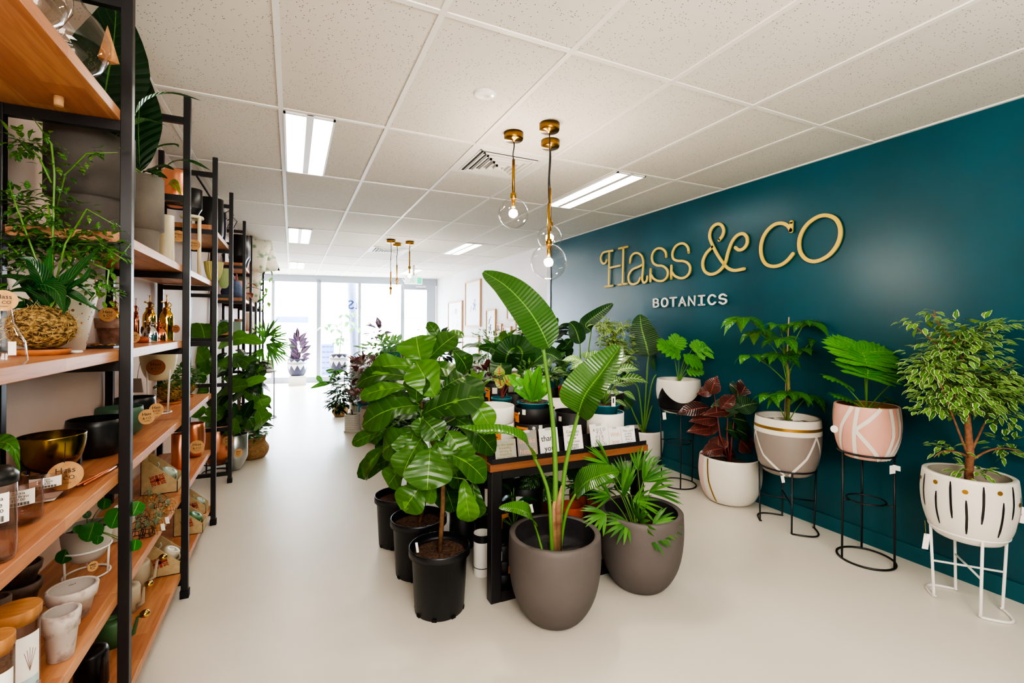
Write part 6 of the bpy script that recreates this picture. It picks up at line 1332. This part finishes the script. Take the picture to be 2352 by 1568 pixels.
# --- fifth level
WIRE = mat('white_wire', '#e6e4e0', .35)
c = at(203, 1.69, ZS[4]); R = pxr(62, c); zb_ = zat(1292, c); wirestand('wire_plant_stand', 'white wire stand with round foot under the grey pilea bowl', c, R*.95, zb_-c.z+.05, WIRE, None, r=.0035, n=3, rb=R*.9, ph=-60)
t = T('potted_pilea', 'round leaved pilea in a pale grey ceramic bowl on white wire stand', 'potted plant', V((c.x, c.y, zb_))); PG = mat('pale_grey_ceramic', '#b9b3ab', .4); m, pf = potmesh(V((c.x, c.y, zb_)), R, zat(1212, c)-zb_, 'bowl', .005, .2, 48); m.build('pot', PG, t); B = V((c.x, c.y, zat(1225, c))); soil(t, V((c.x, c.y, zb_)), R*.9, (zat(1212, c)-zb_)*.83)
m = M(); st = M()
for (u, v, r) in ((209,1221,22),(265,1190,22),(200,1182,8),(240,1157,13),(148,1278,16),(290,1250,14),(312,1168,16),(180,1215,10),(225,1240,10),(310,1252,13)):
    q = P(u, v, 1.62); petiole(st, B, q, .0018, .06, 5); a = pxw(r*2, 1.62); y = V((U(-.4, .4), 0, -1)); m.leaf(q-y*a*.5, q+y*a*.5, a, 'round', tocam(q)+V((U(-.3, .3), 0, .5)), .03, .08, 0, 8, 6)
m.build('foliage', LM['cup'], t); st.build('stem', FS, t)
q = P(213, 1300, 1.58); hass_disc(t, q, .016, tocam(q)+AX*1.5)
t, pf, c, R, h = item('plant_pot', 'white oval pot half hidden behind the near upright on the fifth board', 'plant pot', 268, 1.95, 4, 62, 1195, 'bowl', MWHT)
t, pf, c, R, h = item('plant_pot', 'second white pot behind the pilea bowl', 'plant pot', 292, 2.1, 4, 56, 1165, 'bowl', MWHT)
POTS['marb'] = [(.62,0),(.65,.012),(.85,.62),(.93,.63),(1,.97),(.97,1)]
MARI = mat('marble_inner', '#b8afa8', .7)
t, pf, c, R, h = item('marble_pot', 'pale marble pot with price label in front of the pilea stand', 'plant pot', 170, 1.45, 4, 130, 1352, 'marb', MARB, .008, .75, MARI)
b = camang(c); m = M(); q = c+V((-cos(b)*(R-.0095), -sin(b)*(R-.0095), h*.72)); x = V((-sin(b), cos(b), 0)); m.card(q, x, (0, 0, 1), .045, .034, .001); m.build('price_label', PAPER, t); m = M(); o = V((cos(b), sin(b), 0))*.0012; m.text('Marble Pot', q+o+V((0, 0, .01)), x, (0, 0, 1), .006, .0003); m.text('$74.95', q+o+V((0, 0, .003)), x, (0, 0, 1), .006, .0003)
for k in range(20): m.card(q+o+x*(-.018+.0019*k)-V((0, 0, .009)), x, (0, 0, 1), .0006+.0004*(k % 3), .009, .0003)
m.build('barcode', INK, t)
t, pf, c, R, h = item('marble_pot', 'pale marble pot at the front edge of the fifth board', 'plant pot', 145, 1.27, 4, 98, 1408, 'marb', MARB, .007, .75, MARI)
c = at(50, 1.5, ZS[4]); R = pxr(56, c); h = .075
t = T('marble_pot', 'lower dark marble pot of the stacked pair at left', 'plant pot', c); m, pf = potmesh(c, R, h, 'marb', .006, .3, 44); m.build('pot_body', MARBD, t)
c2_ = c+V((0, 0, h*.95)); t = T('marble_pot', 'upper dark marble pot of the stacked pair at left', 'plant pot', c2_); m, pf = potmesh(c2_, R, h*.85, 'marb', .006, .75, 44); m.build('pot_body', MARBD, t)
t, pf, c, R, h = item('marble_pot', 'small dark marble pot at the left edge behind the cork jars', 'plant pot', 0, 1.25, 4, 66, 1378, 'marb', MARBD, .006)
CORK = mat('cork_lid_wood', '#b8824c', .6, col2='#9c6a3a', scale=12, stretch=(1, 6, 1))
def jar(u, d, w, vt, lb):
    c = at(u, d, ZS[4]); R = pxr(w/2, c); h = zat(vt, c)-c.z; t = T('storage_jar', lb, 'jar', c); m = M(); m.lathe([(.001, .003), (R*.9, .003), (R*.97, .012), (R*.97, h-.03)], c, 40, cap=False); m.build('glass_body', VG, t)
    m = M(); m.lathe([(R*.9, h-.034), (R*.93, h-.024), (R*1.03, h-.022), (R*1.04, h-.003), (R*1.01, h)], c, 44); m.build('lid', CORK, t)
    m = M(); m.lathe([(R*.5, .012), (R*.85, .02), (R*.85, h*.5), (R*.5, h*.55)], c, 24); m.build('woven_filling', mat('hessian', '#9c8664', .9, col2='#6f5c40', scale=150), t)
    pf = [(R*.97, 0), (R*.97, h)]; m = M(); patch(m, c, pf, 0, 62, h*.1, h*.78, 0, 10, 1, .0015); m.build('paper_label', PAPER, t); m = M(); patch(m, c, pf, 0, 62, h*.22, h*.38, 0, 10, 1, .002); m.build('label_band', mat('pale_blue_band', '#b5cdd0', .7), t)
    b = camang(c)+.55; e = V((cos(b), sin(b), 0)); x = V((-sin(b), cos(b), 0)); m = M(); m.text('ama', c+e*(R+.0015)+V((0, 0, h*.3)), x, (0, 0, 1), .028, .0004)
    for k in range(5): a = -1+.5*k; m.stroke([c+e*(R+.0015)+V((0, 0, h*.45)), c+e*(R+.0015)+x*(.006*a)+V((0, 0, h*.55)), c+e*(R+.0012)+x*(.011*a)+V((0, 0, h*(.66-.03*abs(a))))], .0008, .0003, e, 4)
    m.build('printed_flower', mat('brown_ink', '#8c6f66', .7), t)
jar(40, 1.08, 124, 1402, 'cork lidded glass jar with printed label behind the nearest jar'); jar(-8, .92, 110, 1470, 'nearest cork lidded glass jar at the lower left corner')
# air plants in wire holders
AIR = leafmat('air_plant_leaf', '#6f8468', '#a3b394', '#8fa080', .6, 1, .02, 0., back='#9aa98c'); GW = mat('gold_wire', '#b08a50', .3, 1.)
for i, (u, v, d, g) in enumerate(((318,1150,2.2,0),(345,1128,2.35,1),(372,1140,2.3,0),(392,1150,2.25,1),(330,1190,2.1,0),(352,1175,2.2,1),(378,1180,2.1,1),(342,1212,2.0,0),(318,1222,1.98,0),(398,1200,2.05,1))):
    c = at(u, d, ZS[4]); t = T('air_plant_holder', ['air plant in black wire frame behind the near upright','air plant in gold wire frame nearest the gift box','air plant in black wire frame in the middle of the back row','air plant in gold wire frame at the right of the back row','air plant in black wire frame, left of the middle row','air plant in gold wire frame, centre of the middle row','air plant in gold wire frame with white tag','air plant in black geometric frame at the front','air plant in black wire frame peeking past the upright','air plant in gold wire frame nearest the shelf edge'][i], 'air plant', c); mt_ = GW if g else BLK; r = .026; m = M(); m.ring(c+V((0, 0, .0025)), r, .0014, 6, 5); m.ring(c+V((0, 0, .035)), r*.8, .0014, 6, 5)
    for k in range(6): a = k*PI/3; m.tube([c+V((cos(a)*r, sin(a)*r, .0025)), c+V((cos(a)*r*.8, sin(a)*r*.8, .035))], .0013, 5)
    m.tube(smp(lambda q: c+V((cos(PI*q)*r, .0, .035+sin(PI*q)*.035)), 10), .0013, 5); m.build('wire_frame', mt_, t); m = M()
    for k in range(18): a = U(0, 2*PI); e = U(.2, 1.3); d_ = V((cos(a)*cos(e), sin(a)*cos(e), sin(e))); L_ = U(.04, .075); p = c+V((0, 0, .03)); m.leaf(p, p+d_*L_, .005, 'lance', None, .2, .1, 0, 5, 2)
    m.build('foliage', AIR, t)
    if i in (6, 9, 2): tagcard(t, c+V((.03, -.02, .03)), .016, .03, .2)
# gift boxed watering cans
SAGE = mat('sage_enamel', '#a3b3a4', .35); CREAM = mat('cream_enamel', '#cfc5ae', .35); DGRN = mat('deep_green_enamel', '#4f7a52', .35); BOXM = mat('kraft_box', '#c2ad84', .8, col2='#b59f78', scale=50)
FLR = mat('flag_red', '#a8402c', .7)
def canbody(t, c, R, h, mt, ax=None, rose=True, Rm=None, spout=1.):
    Rm = Rm or Matrix.Identity(3); f = lambda x, y, z: V(c)+Rm @ V((x, y, z)); m = M(); m.lathe([(R, 0), (R*.98, h*.9), (R*.9, h), (R*.35, h*1.02), (R*.33, h*.98)], c, 32, M4=Rm); m.build('can_body', mt, t)
    m = M(); m.tube([f(R*.8, 0, h*.15), f(R*1.5, 0, h*.35), f(R*2.0*spout, 0, h*1.0), f(R*2.4*spout, 0, h*1.12)], [R*.2, R*.16, R*.1, R*.09], 10); m.build('spout', mt, t); m = M(); m.tube(smp(lambda q: f(-R*(.2+1.1*sin(PI*q)), 0, h*(.15+.95*q)), 12), R*.09, 8); m.build('handle', mt, t)
    if rose: m = M(); m.sphere(f(R*2.55*spout, 0, h*1.14), R*.34, 20, 12, .8); m.build('brass_rose', mat('bright_brass', '#c9ab5a', .15, 1.), t)
def giftbox(u, d, k, lb, mt, s=1.):
    """open fronted kraft box with slanted sides holding a watering can"""
    c = at(u, d, ZS[k]); t = T('gift_box', lb, 'gift box', c); W, Dp, H = .085*s, .07*s, .19*s; x0, x1, y0, y1, z = c.x-W, c.x+W*.9, c.y-Dp, c.y+Dp, c.z
    m = M(); m.box(x0, x1, y0, y1, z, z+.003); m.box(x0, x0+.003, y0, y1, z, z+H); m.box(x1-.003, x1, y0, y1, z, z+.06*s)
    for ya in (y0, y1-.003):
        a = [(x0, ya, z), (x1, ya, z), (x1, ya, z+.06*s), (x0+.02, ya, z+H), (x0, ya, z+H)]; m.smooth = False; m.add(a+[(p[0], p[1]+.003, p[2]) for p in a], [(0, 1, 2, 3, 4), (9, 8, 7, 6, 5)]+[(i, i+5, (i+1) % 5+5, (i+1) % 5) for i in range(5)])
    m.build('carton', BOXM, t); m = M(); q = V((c.x-.012, y0-.001, z+.075*s)); X, Y, N = V((1, 0, .25)).normalized(), V((-.25, 0, 1)).normalized(), V((0, -1, 0)); w, h = .032*s, .027*s
    for (a, b, ww) in (((-1, 0), (1, 0), .012), ((0, -1), (0, 1), .012)): m.card(q, X, Y, 2*w if a[1] == 0 else ww*s, 2*h if a[0] == 0 else ww*s, .0006)
    for sx_, sy_ in ((1, 1), (1, -1), (-1, 1), (-1, -1)):
        m.stroke([q+X*w*.3*sx_+Y*h*.3*sy_, q+X*w*.97*sx_+Y*h*.97*sy_], .004*s, .0006, N, 0)
        m.smooth = False; m.add([q+X*w*.35*sx_+Y*h*.98*sy_, q+X*w*.75*sx_+Y*h*.98*sy_, q+X*w*.35*sx_+Y*h*.55*sy_], [(0, 1, 2)]); m.add([q+X*w*.98*sx_+Y*h*.35*sy_, q+X*w*.98*sx_+Y*h*.72*sy_, q+X*w*.55*sx_+Y*h*.35*sy_], [(0, 1, 2)])
    m.build('printed_flag', FLR, t, 'red union flag printed on the side')
    wt = T('watering_can', 'small '+lb.split(' holding a ')[1].split(' can')[0]+' watering can packed in the gift box'+lb.split(' can')[1], 'watering can', c+V((-.01, 0, .02*s))); canbody(wt, c+V((-.015*s, 0, .035*s)), .042*s, .085*s, mt, rose=False, Rm=Matrix.Rotation(.55, 3, 'Y') @ Matrix.Rotation(PI, 3, 'Z'), spout=.7)
giftbox(378, 2.56, 4, 'open kraft gift box holding a sage green can on the fifth board', SAGE, 1.)
giftbox(385, 2.50, 5, 'open kraft gift box holding a cream can on the bottom board', CREAM, 1.)
giftbox(442, 2.98, 5, 'open kraft gift box holding a deep green can, further along the bottom board', DGRN, .95)
giftbox(455, 3.28, 5, 'open kraft gift box holding a pale can at the end of the bottom board', SAGE, .8)
# loose cans on the bottom board
def can(u, d, R, h, mt, rz, lb, rose=True, sp=1.):
    c = at(u, d, ZS[5]); t = T('watering_can', lb, 'watering can', c); canbody(t, c, R, h, mt, rose=rose, Rm=Matrix.Rotation(rz, 3, 'Z'), spout=sp)
can(318, 2.35, .055, .12, CREAM, -.3, 'cream watering can with brass rose beside the gift box', True, .85)
can(295, 2.15, .052, .11, CREAM, -.5, 'cream watering can with brass rose half behind the near upright', True, .8)
can(262, 1.93, .055, .10, DGRN, -.35, 'green watering can with brass rose behind the near upright', True, .9)
can(215, 1.70, .05, .13, BLKM, -.9, 'black watering can with plain open spout, the further of two', False, .8)
can(150, 1.48, .055, .12, BLKM, -.9, 'black watering can with plain open spout nearest the camera', False, .8)
# copper pots, third bay
t, pf, c, R, h = item('copper_pot', 'copper pot with round kraft tag on the fifth board of the third bay', 'plant pot', 448, 3.2, 4, 52, 976, 'round', COPPER); hass_disc(t, P(452, 1026, 3.05), .042)
t, pf, c, R, h = item('copper_pot', 'small copper pot beside the sage gift box', 'plant pot', 415, 2.95, 4, 40, 1000, 'cyl', COPPER)
# copper and silver floor planters with fiddle leaf figs
cC_ = G(492, 1085); cC_.x += .02; RC_ = pxr(44, cC_); hC_ = zat(978, cC_)
wirestand('wire_plant_stand', 'black wire stand under the big copper planter by the shelves', cC_, RC_*.75, .10, BLK, None, r=.006, n=4)
POTS['cone'] = [(.35,0),(.42,.01),(.72,.16),(.96,.34),(1,.40),(1,1)]
t = T('potted_fiddle_leaf_fig', 'fiddle leaf fig with big wavy leaves in the large copper planter', 'potted plant', cC_+V((0, 0, .08))); m, pf = potmesh(cC_+V((0, 0, .08)), RC_, hC_-.08, 'cone', .006, .15, 56); m.build('pot', COPPER, t); soil(t, cC_+V((0, 0, .08)), RC_-.01, (hC_-.08)*.87); hass_disc(t, P(524, 1012, dep(cC_)-.2), .045)
m = M(); st = M(); B = cC_+V((0, 0, hC_*.9)); e0 = dep(cC_)
FL = [((470,800),(460,742),60),((455,790),(490,750),40),((500,800),(572,775),46),((520,780),(600,790),30),((480,850),(440,800),44),((470,880),(430,850),40),((500,840),(565,830),46),((540,820),(590,850),36),((510,870),(560,880),36),((480,900),(440,905),42),((500,910),(570,885),40),((560,870),(585,925),36),((490,930),(530,905),46),((470,940),(510,960),44),((530,940),(565,900),36),((520,900),(500,950),46),((590,940),(600,980),50),((560,860),(605,845),36),((440,830),(415,860),34),((450,870),(470,830),40),((580,900),(605,940),40),((560,950),(585,990),46),((540,960),(530,1000),26),((430,920),(455,960),34),((500,770),(530,745),34),((540,900),(612,868),24),((575,830),(600,870),30),((455,960),(490,985),34),((520,960),(560,985),40),((480,820),(520,860),44)]
for (a0, a1), (b0, b1), w in FL:
    o = U(-.25, .25); a, b = P(a0, a1, e0+o), P(b0, b1, e0+o+U(-.1, .1)); m.leaf(a, b, pxw(w*1.25, e0), 'fiddle', tocam(a)*.6+V((U(-.3, .3), 0, .8)), .12, .15, .03, 10, 6)
m.build('foliage', LM['fig'], t); st.tube([B, P(495, 900, e0), P(490, 790, e0)], [.014, .01, .005], 8); st.build('trunk', BS, t)
cS_ = G(540, 1078); RS_ = pxr(30, cS_); hS_ = zat(1000, cS_); t = T('potted_rubber_plant', 'dark leafy plant in brushed silver planter behind the copper one', 'potted plant', cS_); m, pf = potmesh(cS_, RS_, hS_, 'cone', .005, .15, 48); m.build('pot', mat('brushed_silver', '#b9bcbc', .3, .9), t); soil(t, cS_, RS_-.008, hS_*.87); hass_disc(t, P(548, 1040, dep(cS_)-.16), .04, AX+tocam(cS_))
m = M(); e0 = dep(cS_)
for k in range(60): u, v = U(520, 600), U(800, 990); o = U(-.2, .3); a = P(u, v, e0+o); m.leaf(a, a+V((U(-.8, .8), U(-.8, .8), U(-.9, .1))).normalized()*U(.16, .26), U(.07, .12), 'ovate', tocam(a)*.6+V((0, 0, .8)), .12, .15, .01, 8, 4)
m.build('foliage', LM['dark'], t); st = M(); st.tube([cS_+V((0, 0, hS_*.85)), P(560, 850, e0)], [.012, .005], 6); st.build('stem', BS, t)
# --- upper right of shelving: stands, pots, bowls, cushions
c = at(384, 2.75, ZS[1]); t, pf, c, R, h = item('plant_pot', 'cream cylinder pot with black round handle hole on the second board', 'plant pot', 380, 2.62, 1, 40, 500, 'cyl', CRG)
c = at(402, 2.98, ZS[1]); wirestand('wire_plant_stand', 'black tall tube stand carrying the copper pot on the second board', c, .075, zat(478, c)-c.z, BLK, None, r=.009, n=4, rb=.075)
zb_ = zat(480, c); t = T('potted_caladium', 'copper pot with red veined leaf raised on tall black stand', 'potted plant', V((c.x, c.y, zb_))); m, pf = potmesh(V((c.x, c.y, zb_)), .078, zat(398, c)-zb_, 'round', .004, .2, 44); m.build('pot', COPPER, t); m = M(); blade(m, [P(383, 425, 2.85), P(398, 420, 2.82), P(417, 448, 2.82)], .075, 'heart', (0, -.8, .5), .1, .01, 10, 6, .8); blade(m, [P(385, 460, 2.85), P(395, 462, 2.85), P(405, 458, 2.85)], .03, 'ovate', (0, -.4, 1), .1, .01, 8, 4, .9); m.build('foliage', LM['red'], t); hass_disc(t, P(410, 542, 2.8), .034)
c = at(440, 3.3, ZS[1]); wirestand('wire_plant_stand', 'cream tall wooden leg stand under the black tapered pot', c, .06, zat(504, c)-c.z, mat('cream_wood', '#e0d8b8', .5), None, r=.012, n=4, rb=.062); zb_ = zat(504, c); t = T('plant_pot', 'black tapered pot raised on tall cream legs', 'plant pot', V((c.x, c.y, zb_))); m, pf = potmesh(V((c.x, c.y, zb_)), pxr(24, c), zat(440, c)-zb_, 'step', .004, .8, 44); m.build('pot_body', BLKM, t); hass_disc(t, P(446, 562, 3.2), .036)
t, pf, c, R, h = item('plant_pot', 'big black pot on the high board of the fourth bay', 'plant pot', 480, 3.85, 0, 66, 462, 'cyl', BLKM)
t, pf, c, R, h = item('plant_pot', 'navy round pot next to the big black pot near the ceiling', 'plant pot', 504, 4.25, 0, 30, 492, 'round', mat('navy_enamel', '#2a2d45', .35))
HK = mat('dark_wire', '#2a2a2e', .4, .6)
for (u, v, d, lb) in ((498, 480, 4.6, 'larger black wire hook hanging near the fourth upright'), (518, 500, 4.9, 'smaller black wire hook right of the fourth upright')):
    q = P(u, v, d); c = V((-.62, q.y, 2.55)); m = M(); m.tube([c+V((.0, 0, 0)), c+V((.05, 0, .04)), c+V((.09, 0, 0)), c+V((.03, 0, -.14)), c+V((-.01, 0, -.12)), c+V((.03, 0, -.04))], .004, 6); m.build('hanging_hook', HK, None, lb, cat='hook')
def hangbowl(u, vt, vb, d, w, mt, lb, fl=22):
    q = P(u, vt, d); c = V((max(-.76, q.x), q.y, P(u, vb, d).z)); R = pxr(w/2, c); h = zat(vt, c)-c.z; t = T('hanging_bowl', lb, 'hanging planter', c); m = M(); N = fl*4; pf = smooth([(R*.2, 0), (R*.55, h*.1), (R*.85, h*.5), (R, h)]); vs = []
    for (r, z) in pf:
        for i in range(N): a = 2*PI*i/N; rr_ = r*(1+.035*cos(a*fl)); vs.append(c+V((cos(a)*rr_, sin(a)*rr_, z)))
    k = len(pf); m.add(vs, [(j*N+i, j*N+(i+1) % N, (j+1)*N+(i+1) % N, (j+1)*N+i) for j in range(k-1) for i in range(N)]+[tuple(range(N))[::-1]]); m.build('bowl', mt, t); m = M()
    for j in range(3): a = 2*PI*j/3; m.tube([c+V((cos(a)*R, sin(a)*R, h)), c+V((0, 0, h+.36))], .002, 5)
    m.build('hanging_wire', HK, t)
hangbowl(491, 606, 645, 4.3, 46, mat('yellow_bowl', '#d8d084', .4), 'ribbed yellow bowl planter hanging from wires'); hangbowl(514, 622, 662, 4.75, 34, mat('lime_bowl', '#b0c48a', .4), 'ribbed pale green bowl planter hanging behind the yellow one')
m = M(); m.bar(V((-.62, 3.99, 2.52)), V((-.62, 5.01, 2.52)), .012); m.build('hanging_rail', BLK, None, 'thin black rail along the top of the fourth bay', cat='rail')
def bay(u, Y): return Y/(.904+(1176-u)/F*.4268)
for (u, Y, k, w, vt, kind, mt_, nm, lb) in ((553,6.7,0,46,545,'step',BLKM,'plant_pot','large black tapered pot on the high board past the hanging bowls'),(568,7.05,0,34,548,'step',BLKM,'plant_pot','black tapered pot behind the larger one on the high board'),(581,7.6,0,24,572,'step',mat('salmon_glaze','#d6a590',.5),'plant_pot','salmon pink tapered pot beside the printed cushions'),
    (515,6.6,2,20,738,'cyl',mat('grey_blue','#8d98a8',.5),'storage_box','grey blue canister on the third board of the far bay'),(532,6.8,2,26,742,'cyl',mat('dusty_rose','#b8807a',.6),'storage_box','dusty rose canister on the third board of the far bay'),(549,7.1,2,22,736,'cyl',mat('brown_can','#8a6a52',.6),'storage_box','brown canister on the third board of the far bay'),(569,7.7,2,24,720,'round',mat('ivory_can','#d8ccb8',.6),'plant_pot','ivory pot on the third board near the cushions'),(575,8.6,2,16,726,'cyl',mat('peach_can','#d0a58c',.6),'storage_box','peach canister on the third board, far end'),(583,9.0,1,14,660,'cyl',mat('rose_box','#c99a90',.6),'storage_box','rose canister high in the far bay')):
    item(nm, lb, 'plant pot' if nm == 'plant_pot' else 'box', u, bay(u, Y), k, w, vt, kind, mt_, .004)
c = V((-.68, 6.95, ZS[2])); m = M(); m.box(-.80, -.56, 6.55, 6.95, ZS[2], ZS[2]+.12); m.build('storage_box', mat('mint_box', '#9cc2b2', .6), None, 'mint green box at the back of the third board in the far bay', cat='box')
# denim bag, tan bag
def bag(c, W, H, D, mt, nm, lb):
    t = T(nm, lb, 'bag', c); m = M(); N = 12
    for j in range(N+1): pass
    m.lathe([(W*.8, 0), (W, .02), (W*1.02, H*.4), (W*.8, H*.8), (W*.62, H)], c, 28, sx=D/W, sy=1.); 
    for v in m.v: v += V((U(-.006, .006), U(-.006, .006), U(-.004, .004))) if v.z > c[2]+.01 else V((0, 0, 0))
    m.build('bag_body', mt, t); m = M(); m.tube(smp(lambda q: V(c)+V((0, W*.4*cos(PI*q), H*.95+sin(PI*q)*H*.4)), 10), .008, 6); m.build('handle', mt, t)
bag(V((-.66, 6.66, ZS[1])), .18, .22, .12, mat('denim', '#5d6f8c', .8, col2='#49597a', scale=20), 'denim_bag', 'blue denim bag on the second board past the hanging bowls')
bag(V((-.66, 7.1, ZS[1])), .12, .26, .1, mat('rose_fabric', '#b57a72', .8), 'fabric_bag', 'dusty rose fabric bag behind the denim bag')
t = T('wooden_bird', 'brown wooden bird ornament jutting out from the second board', 'ornament', V((-.6, 7.28, ZS[1]+.1))); m = M()
for (a, b, w) in (((568,652),(590,660),.03),((562,664),(598,666),.03),((566,672),(578,686),.05)): m.leaf(P(a[0], a[1], 6.2), P(b[0], b[1], 6.1), w*2, 'lance', None, .1, .4, 0, 6, 4)
m.build('wing', mat('walnut', '#7a4028', .5), t)
CUSH = mat('leaf_print_fabric', '#d8d4c4', .8, col2='#7c9c7a', scale=9, lo=.52, hi=.60)
for (u, v, Y, W, H, a, lb) in ((597, 602, 7.6, .24, .24, .2, 'leaf printed cushion leaning at the left of the pair on the high board'), (612, 600, 7.9, .25, .27, -.25, 'leaf printed cushion leaning outward at the right of the pair on the high board'), (586, 670, 7.7, .2, .3, .1, 'cream printed cushion below on the second board')):
    c = onY(u, v, Y); c.x = min(c.x, -.32); zb_ = ZS[0] if v < 640 else ZS[1]; R_ = Matrix.Rotation(a, 3, 'Y'); m = M(); N = 12; vs = []
    for s_ in (-1, 1):
        for i in range(N+1):
            for j in range(N+1):
                x, y = i/N*2-1, j/N*2-1; th = .055*math.sqrt(max(0, (1-x*x)*(1-y*y)))**.8; sc1 = 1-.06*(1-abs(x*y)); vs.append(V((c.x-.08, Y, zb_+H)) + R_ @ V((x*W*.8*sc1, s_*th, y*H*sc1)))
    K = (N+1)**2; m.add(vs, [(i*(N+1)+j, (i+1)*(N+1)+j, (i+1)*(N+1)+j+1, i*(N+1)+j+1) for i in range(N) for j in range(N)]+[(K+i*(N+1)+j, K+i*(N+1)+j+1, K+(i+1)*(N+1)+j+1, K+(i+1)*(N+1)+j) for i in range(N) for j in range(N)]); zm = min(p.z for p in m.v)
    for p in m.v: p.z += zb_-zm
    m.build('cushion', CUSH, None, lb, cat='cushion')
t, pf, B = potted('potted_vine', 'trailing vine spilling from a small pot beside the cushions', V((-.62, 9.0, ZS[1])), .09, .16, 'cyl', MWHT); m = M(); st = M()
for s_ in ([(600,610),(622,620),(628,650)], [(605,640),(612,670),(618,700)], [(595,640),(598,680),(606,720)], [(610,600),(628,608),(632,615)]):
    pts = [P(a, b, 7.8) for a, b in s_]; st.tube(pts, .004, 5)
    for q in range(9): i = min(int(q/4.5), len(pts)-2); p = pts[i].lerp(pts[i+1], q/4.5-i); m.leaf(p, p+V((U(-1, 1), U(-1, 1), U(-1.2, .2))).normalized()*U(.08, .15), .06, 'ovate', None, .1, .1, 0, 5, 2)
m.build('foliage', LM['mid'], t); st.tube([B, P(600, 620, 7.8)], .004, 5); st.build('stem', FS, t)
# white round pot on wire stand with palm beyond the shelves
c = P(616, 857, 7.3); cf = V((c.x, c.y, 0)); wirestand('wire_plant_stand', 'black wire stand holding the white round pot beyond the shelves', cf, .12, c.z+.03, BLK, None, r=.006, n=4)
t = T('potted_palm', 'slender fan palm in a white round pot beyond the shelving', 'potted plant', c); m, pf = potmesh(c, pxr(14, c), pxw(30, 7.3), 'round', .008, .1, 40); m.build('pot', MWHT, t); soil(t, c, pxr(12, c), pxw(26, 7.3)); m = M(); st = M(); B = c+V((0, 0, .17))
for (u, v, u1, v1) in ((615,770,640,745),(620,780,655,770),(612,790,640,800),(625,790,650,795),(605,790,590,770),(618,800,645,825),(610,775,612,742),(604,800,596,815)): h = P(u, v, 7.3); q = P(u1, v1, 7.3); petiole(st, B, h, .006, .04, 5, .003); fan(m, h, q-h, 8, .36, 90, .03)
m.build('foliage', LM['palm'], t); st.build('stem', FS, t)
# ================================================================ LIGHT AND CAMERA
w = bpy.data.worlds.new('World'); bpy.context.scene.world = w; w.use_nodes = True
bg = w.node_tree.nodes['Background']; bg.inputs[0].default_value = (.88, .93, 1, 1); bg.inputs[1].default_value = 42.0
def area(name, loc, rot, sx_, sy_, e, col, portal=False):
    l = bpy.data.lights.new(name, 'AREA'); l.shape = 'RECTANGLE'; l.size = sx_; l.size_y = sy_; l.energy = e; l.color = col
    o = bpy.data.objects.new(name, l); COL.objects.link(o); o.location = loc; o.rotation_euler = rot
    if portal: l.cycles.is_portal = True
    return o
ang = math.atan2(fx.y, fx.x)
area('window_portal', SF(FW/2, 1.3, .1), (-PI/2, 0, ang), FW, 2.5, 1, (1, 1, 1), True)
area('front_fill', (-.2, -1.4, 2.2), (math.radians(66), 0, math.radians(-14)), 1.4, 1.0, 68, (1, .95, .88))  # added fill behind the camera that front-lights the plants, not a shop lamp
area('ceiling_fill', (1.0, -.9, 1.7), (math.radians(172), 0, 0), 1.2, 1.2, 60, (1, .94, .86))  # added upward fill, out of view, that brightens the ceiling
area('rear_ceiling_light', (1.3, -2.2, 2.66), (0, 0, 0), 2.2, 2.2, 26, (1, .94, .87))
cd = bpy.data.cameras.new('camera'); cam = bpy.data.objects.new('camera', cd); COL.objects.link(cam)
cd.sensor_width = 36; cd.lens = F/2352*36; cd.shift_y = -(784-V0)/2352; cd.clip_start = .02
R3 = Matrix((AX, AY, -AZ)).transposed(); cam.matrix_world = Matrix.Translation(CAM) @ R3.to_4x4()
sc = bpy.context.scene; sc.camera = cam
sc.view_settings.view_transform = 'AgX'
try: sc.view_settings.look = 'AgX - High Contrast'
except Exception: pass
sc.view_settings.exposure = .7
sc.cycles.use_denoising = True
sc.cycles.max_bounces = 8; sc.cycles.diffuse_bounces = 4; sc.cycles.glossy_bounces = 4; sc.cycles.transparent_max_bounces = 16; sc.cycles.transmission_bounces = 6
sc.cycles.caustics_reflective = False; sc.cycles.caustics_refractive = False; sc.cycles.sample_clamp_indirect = 6
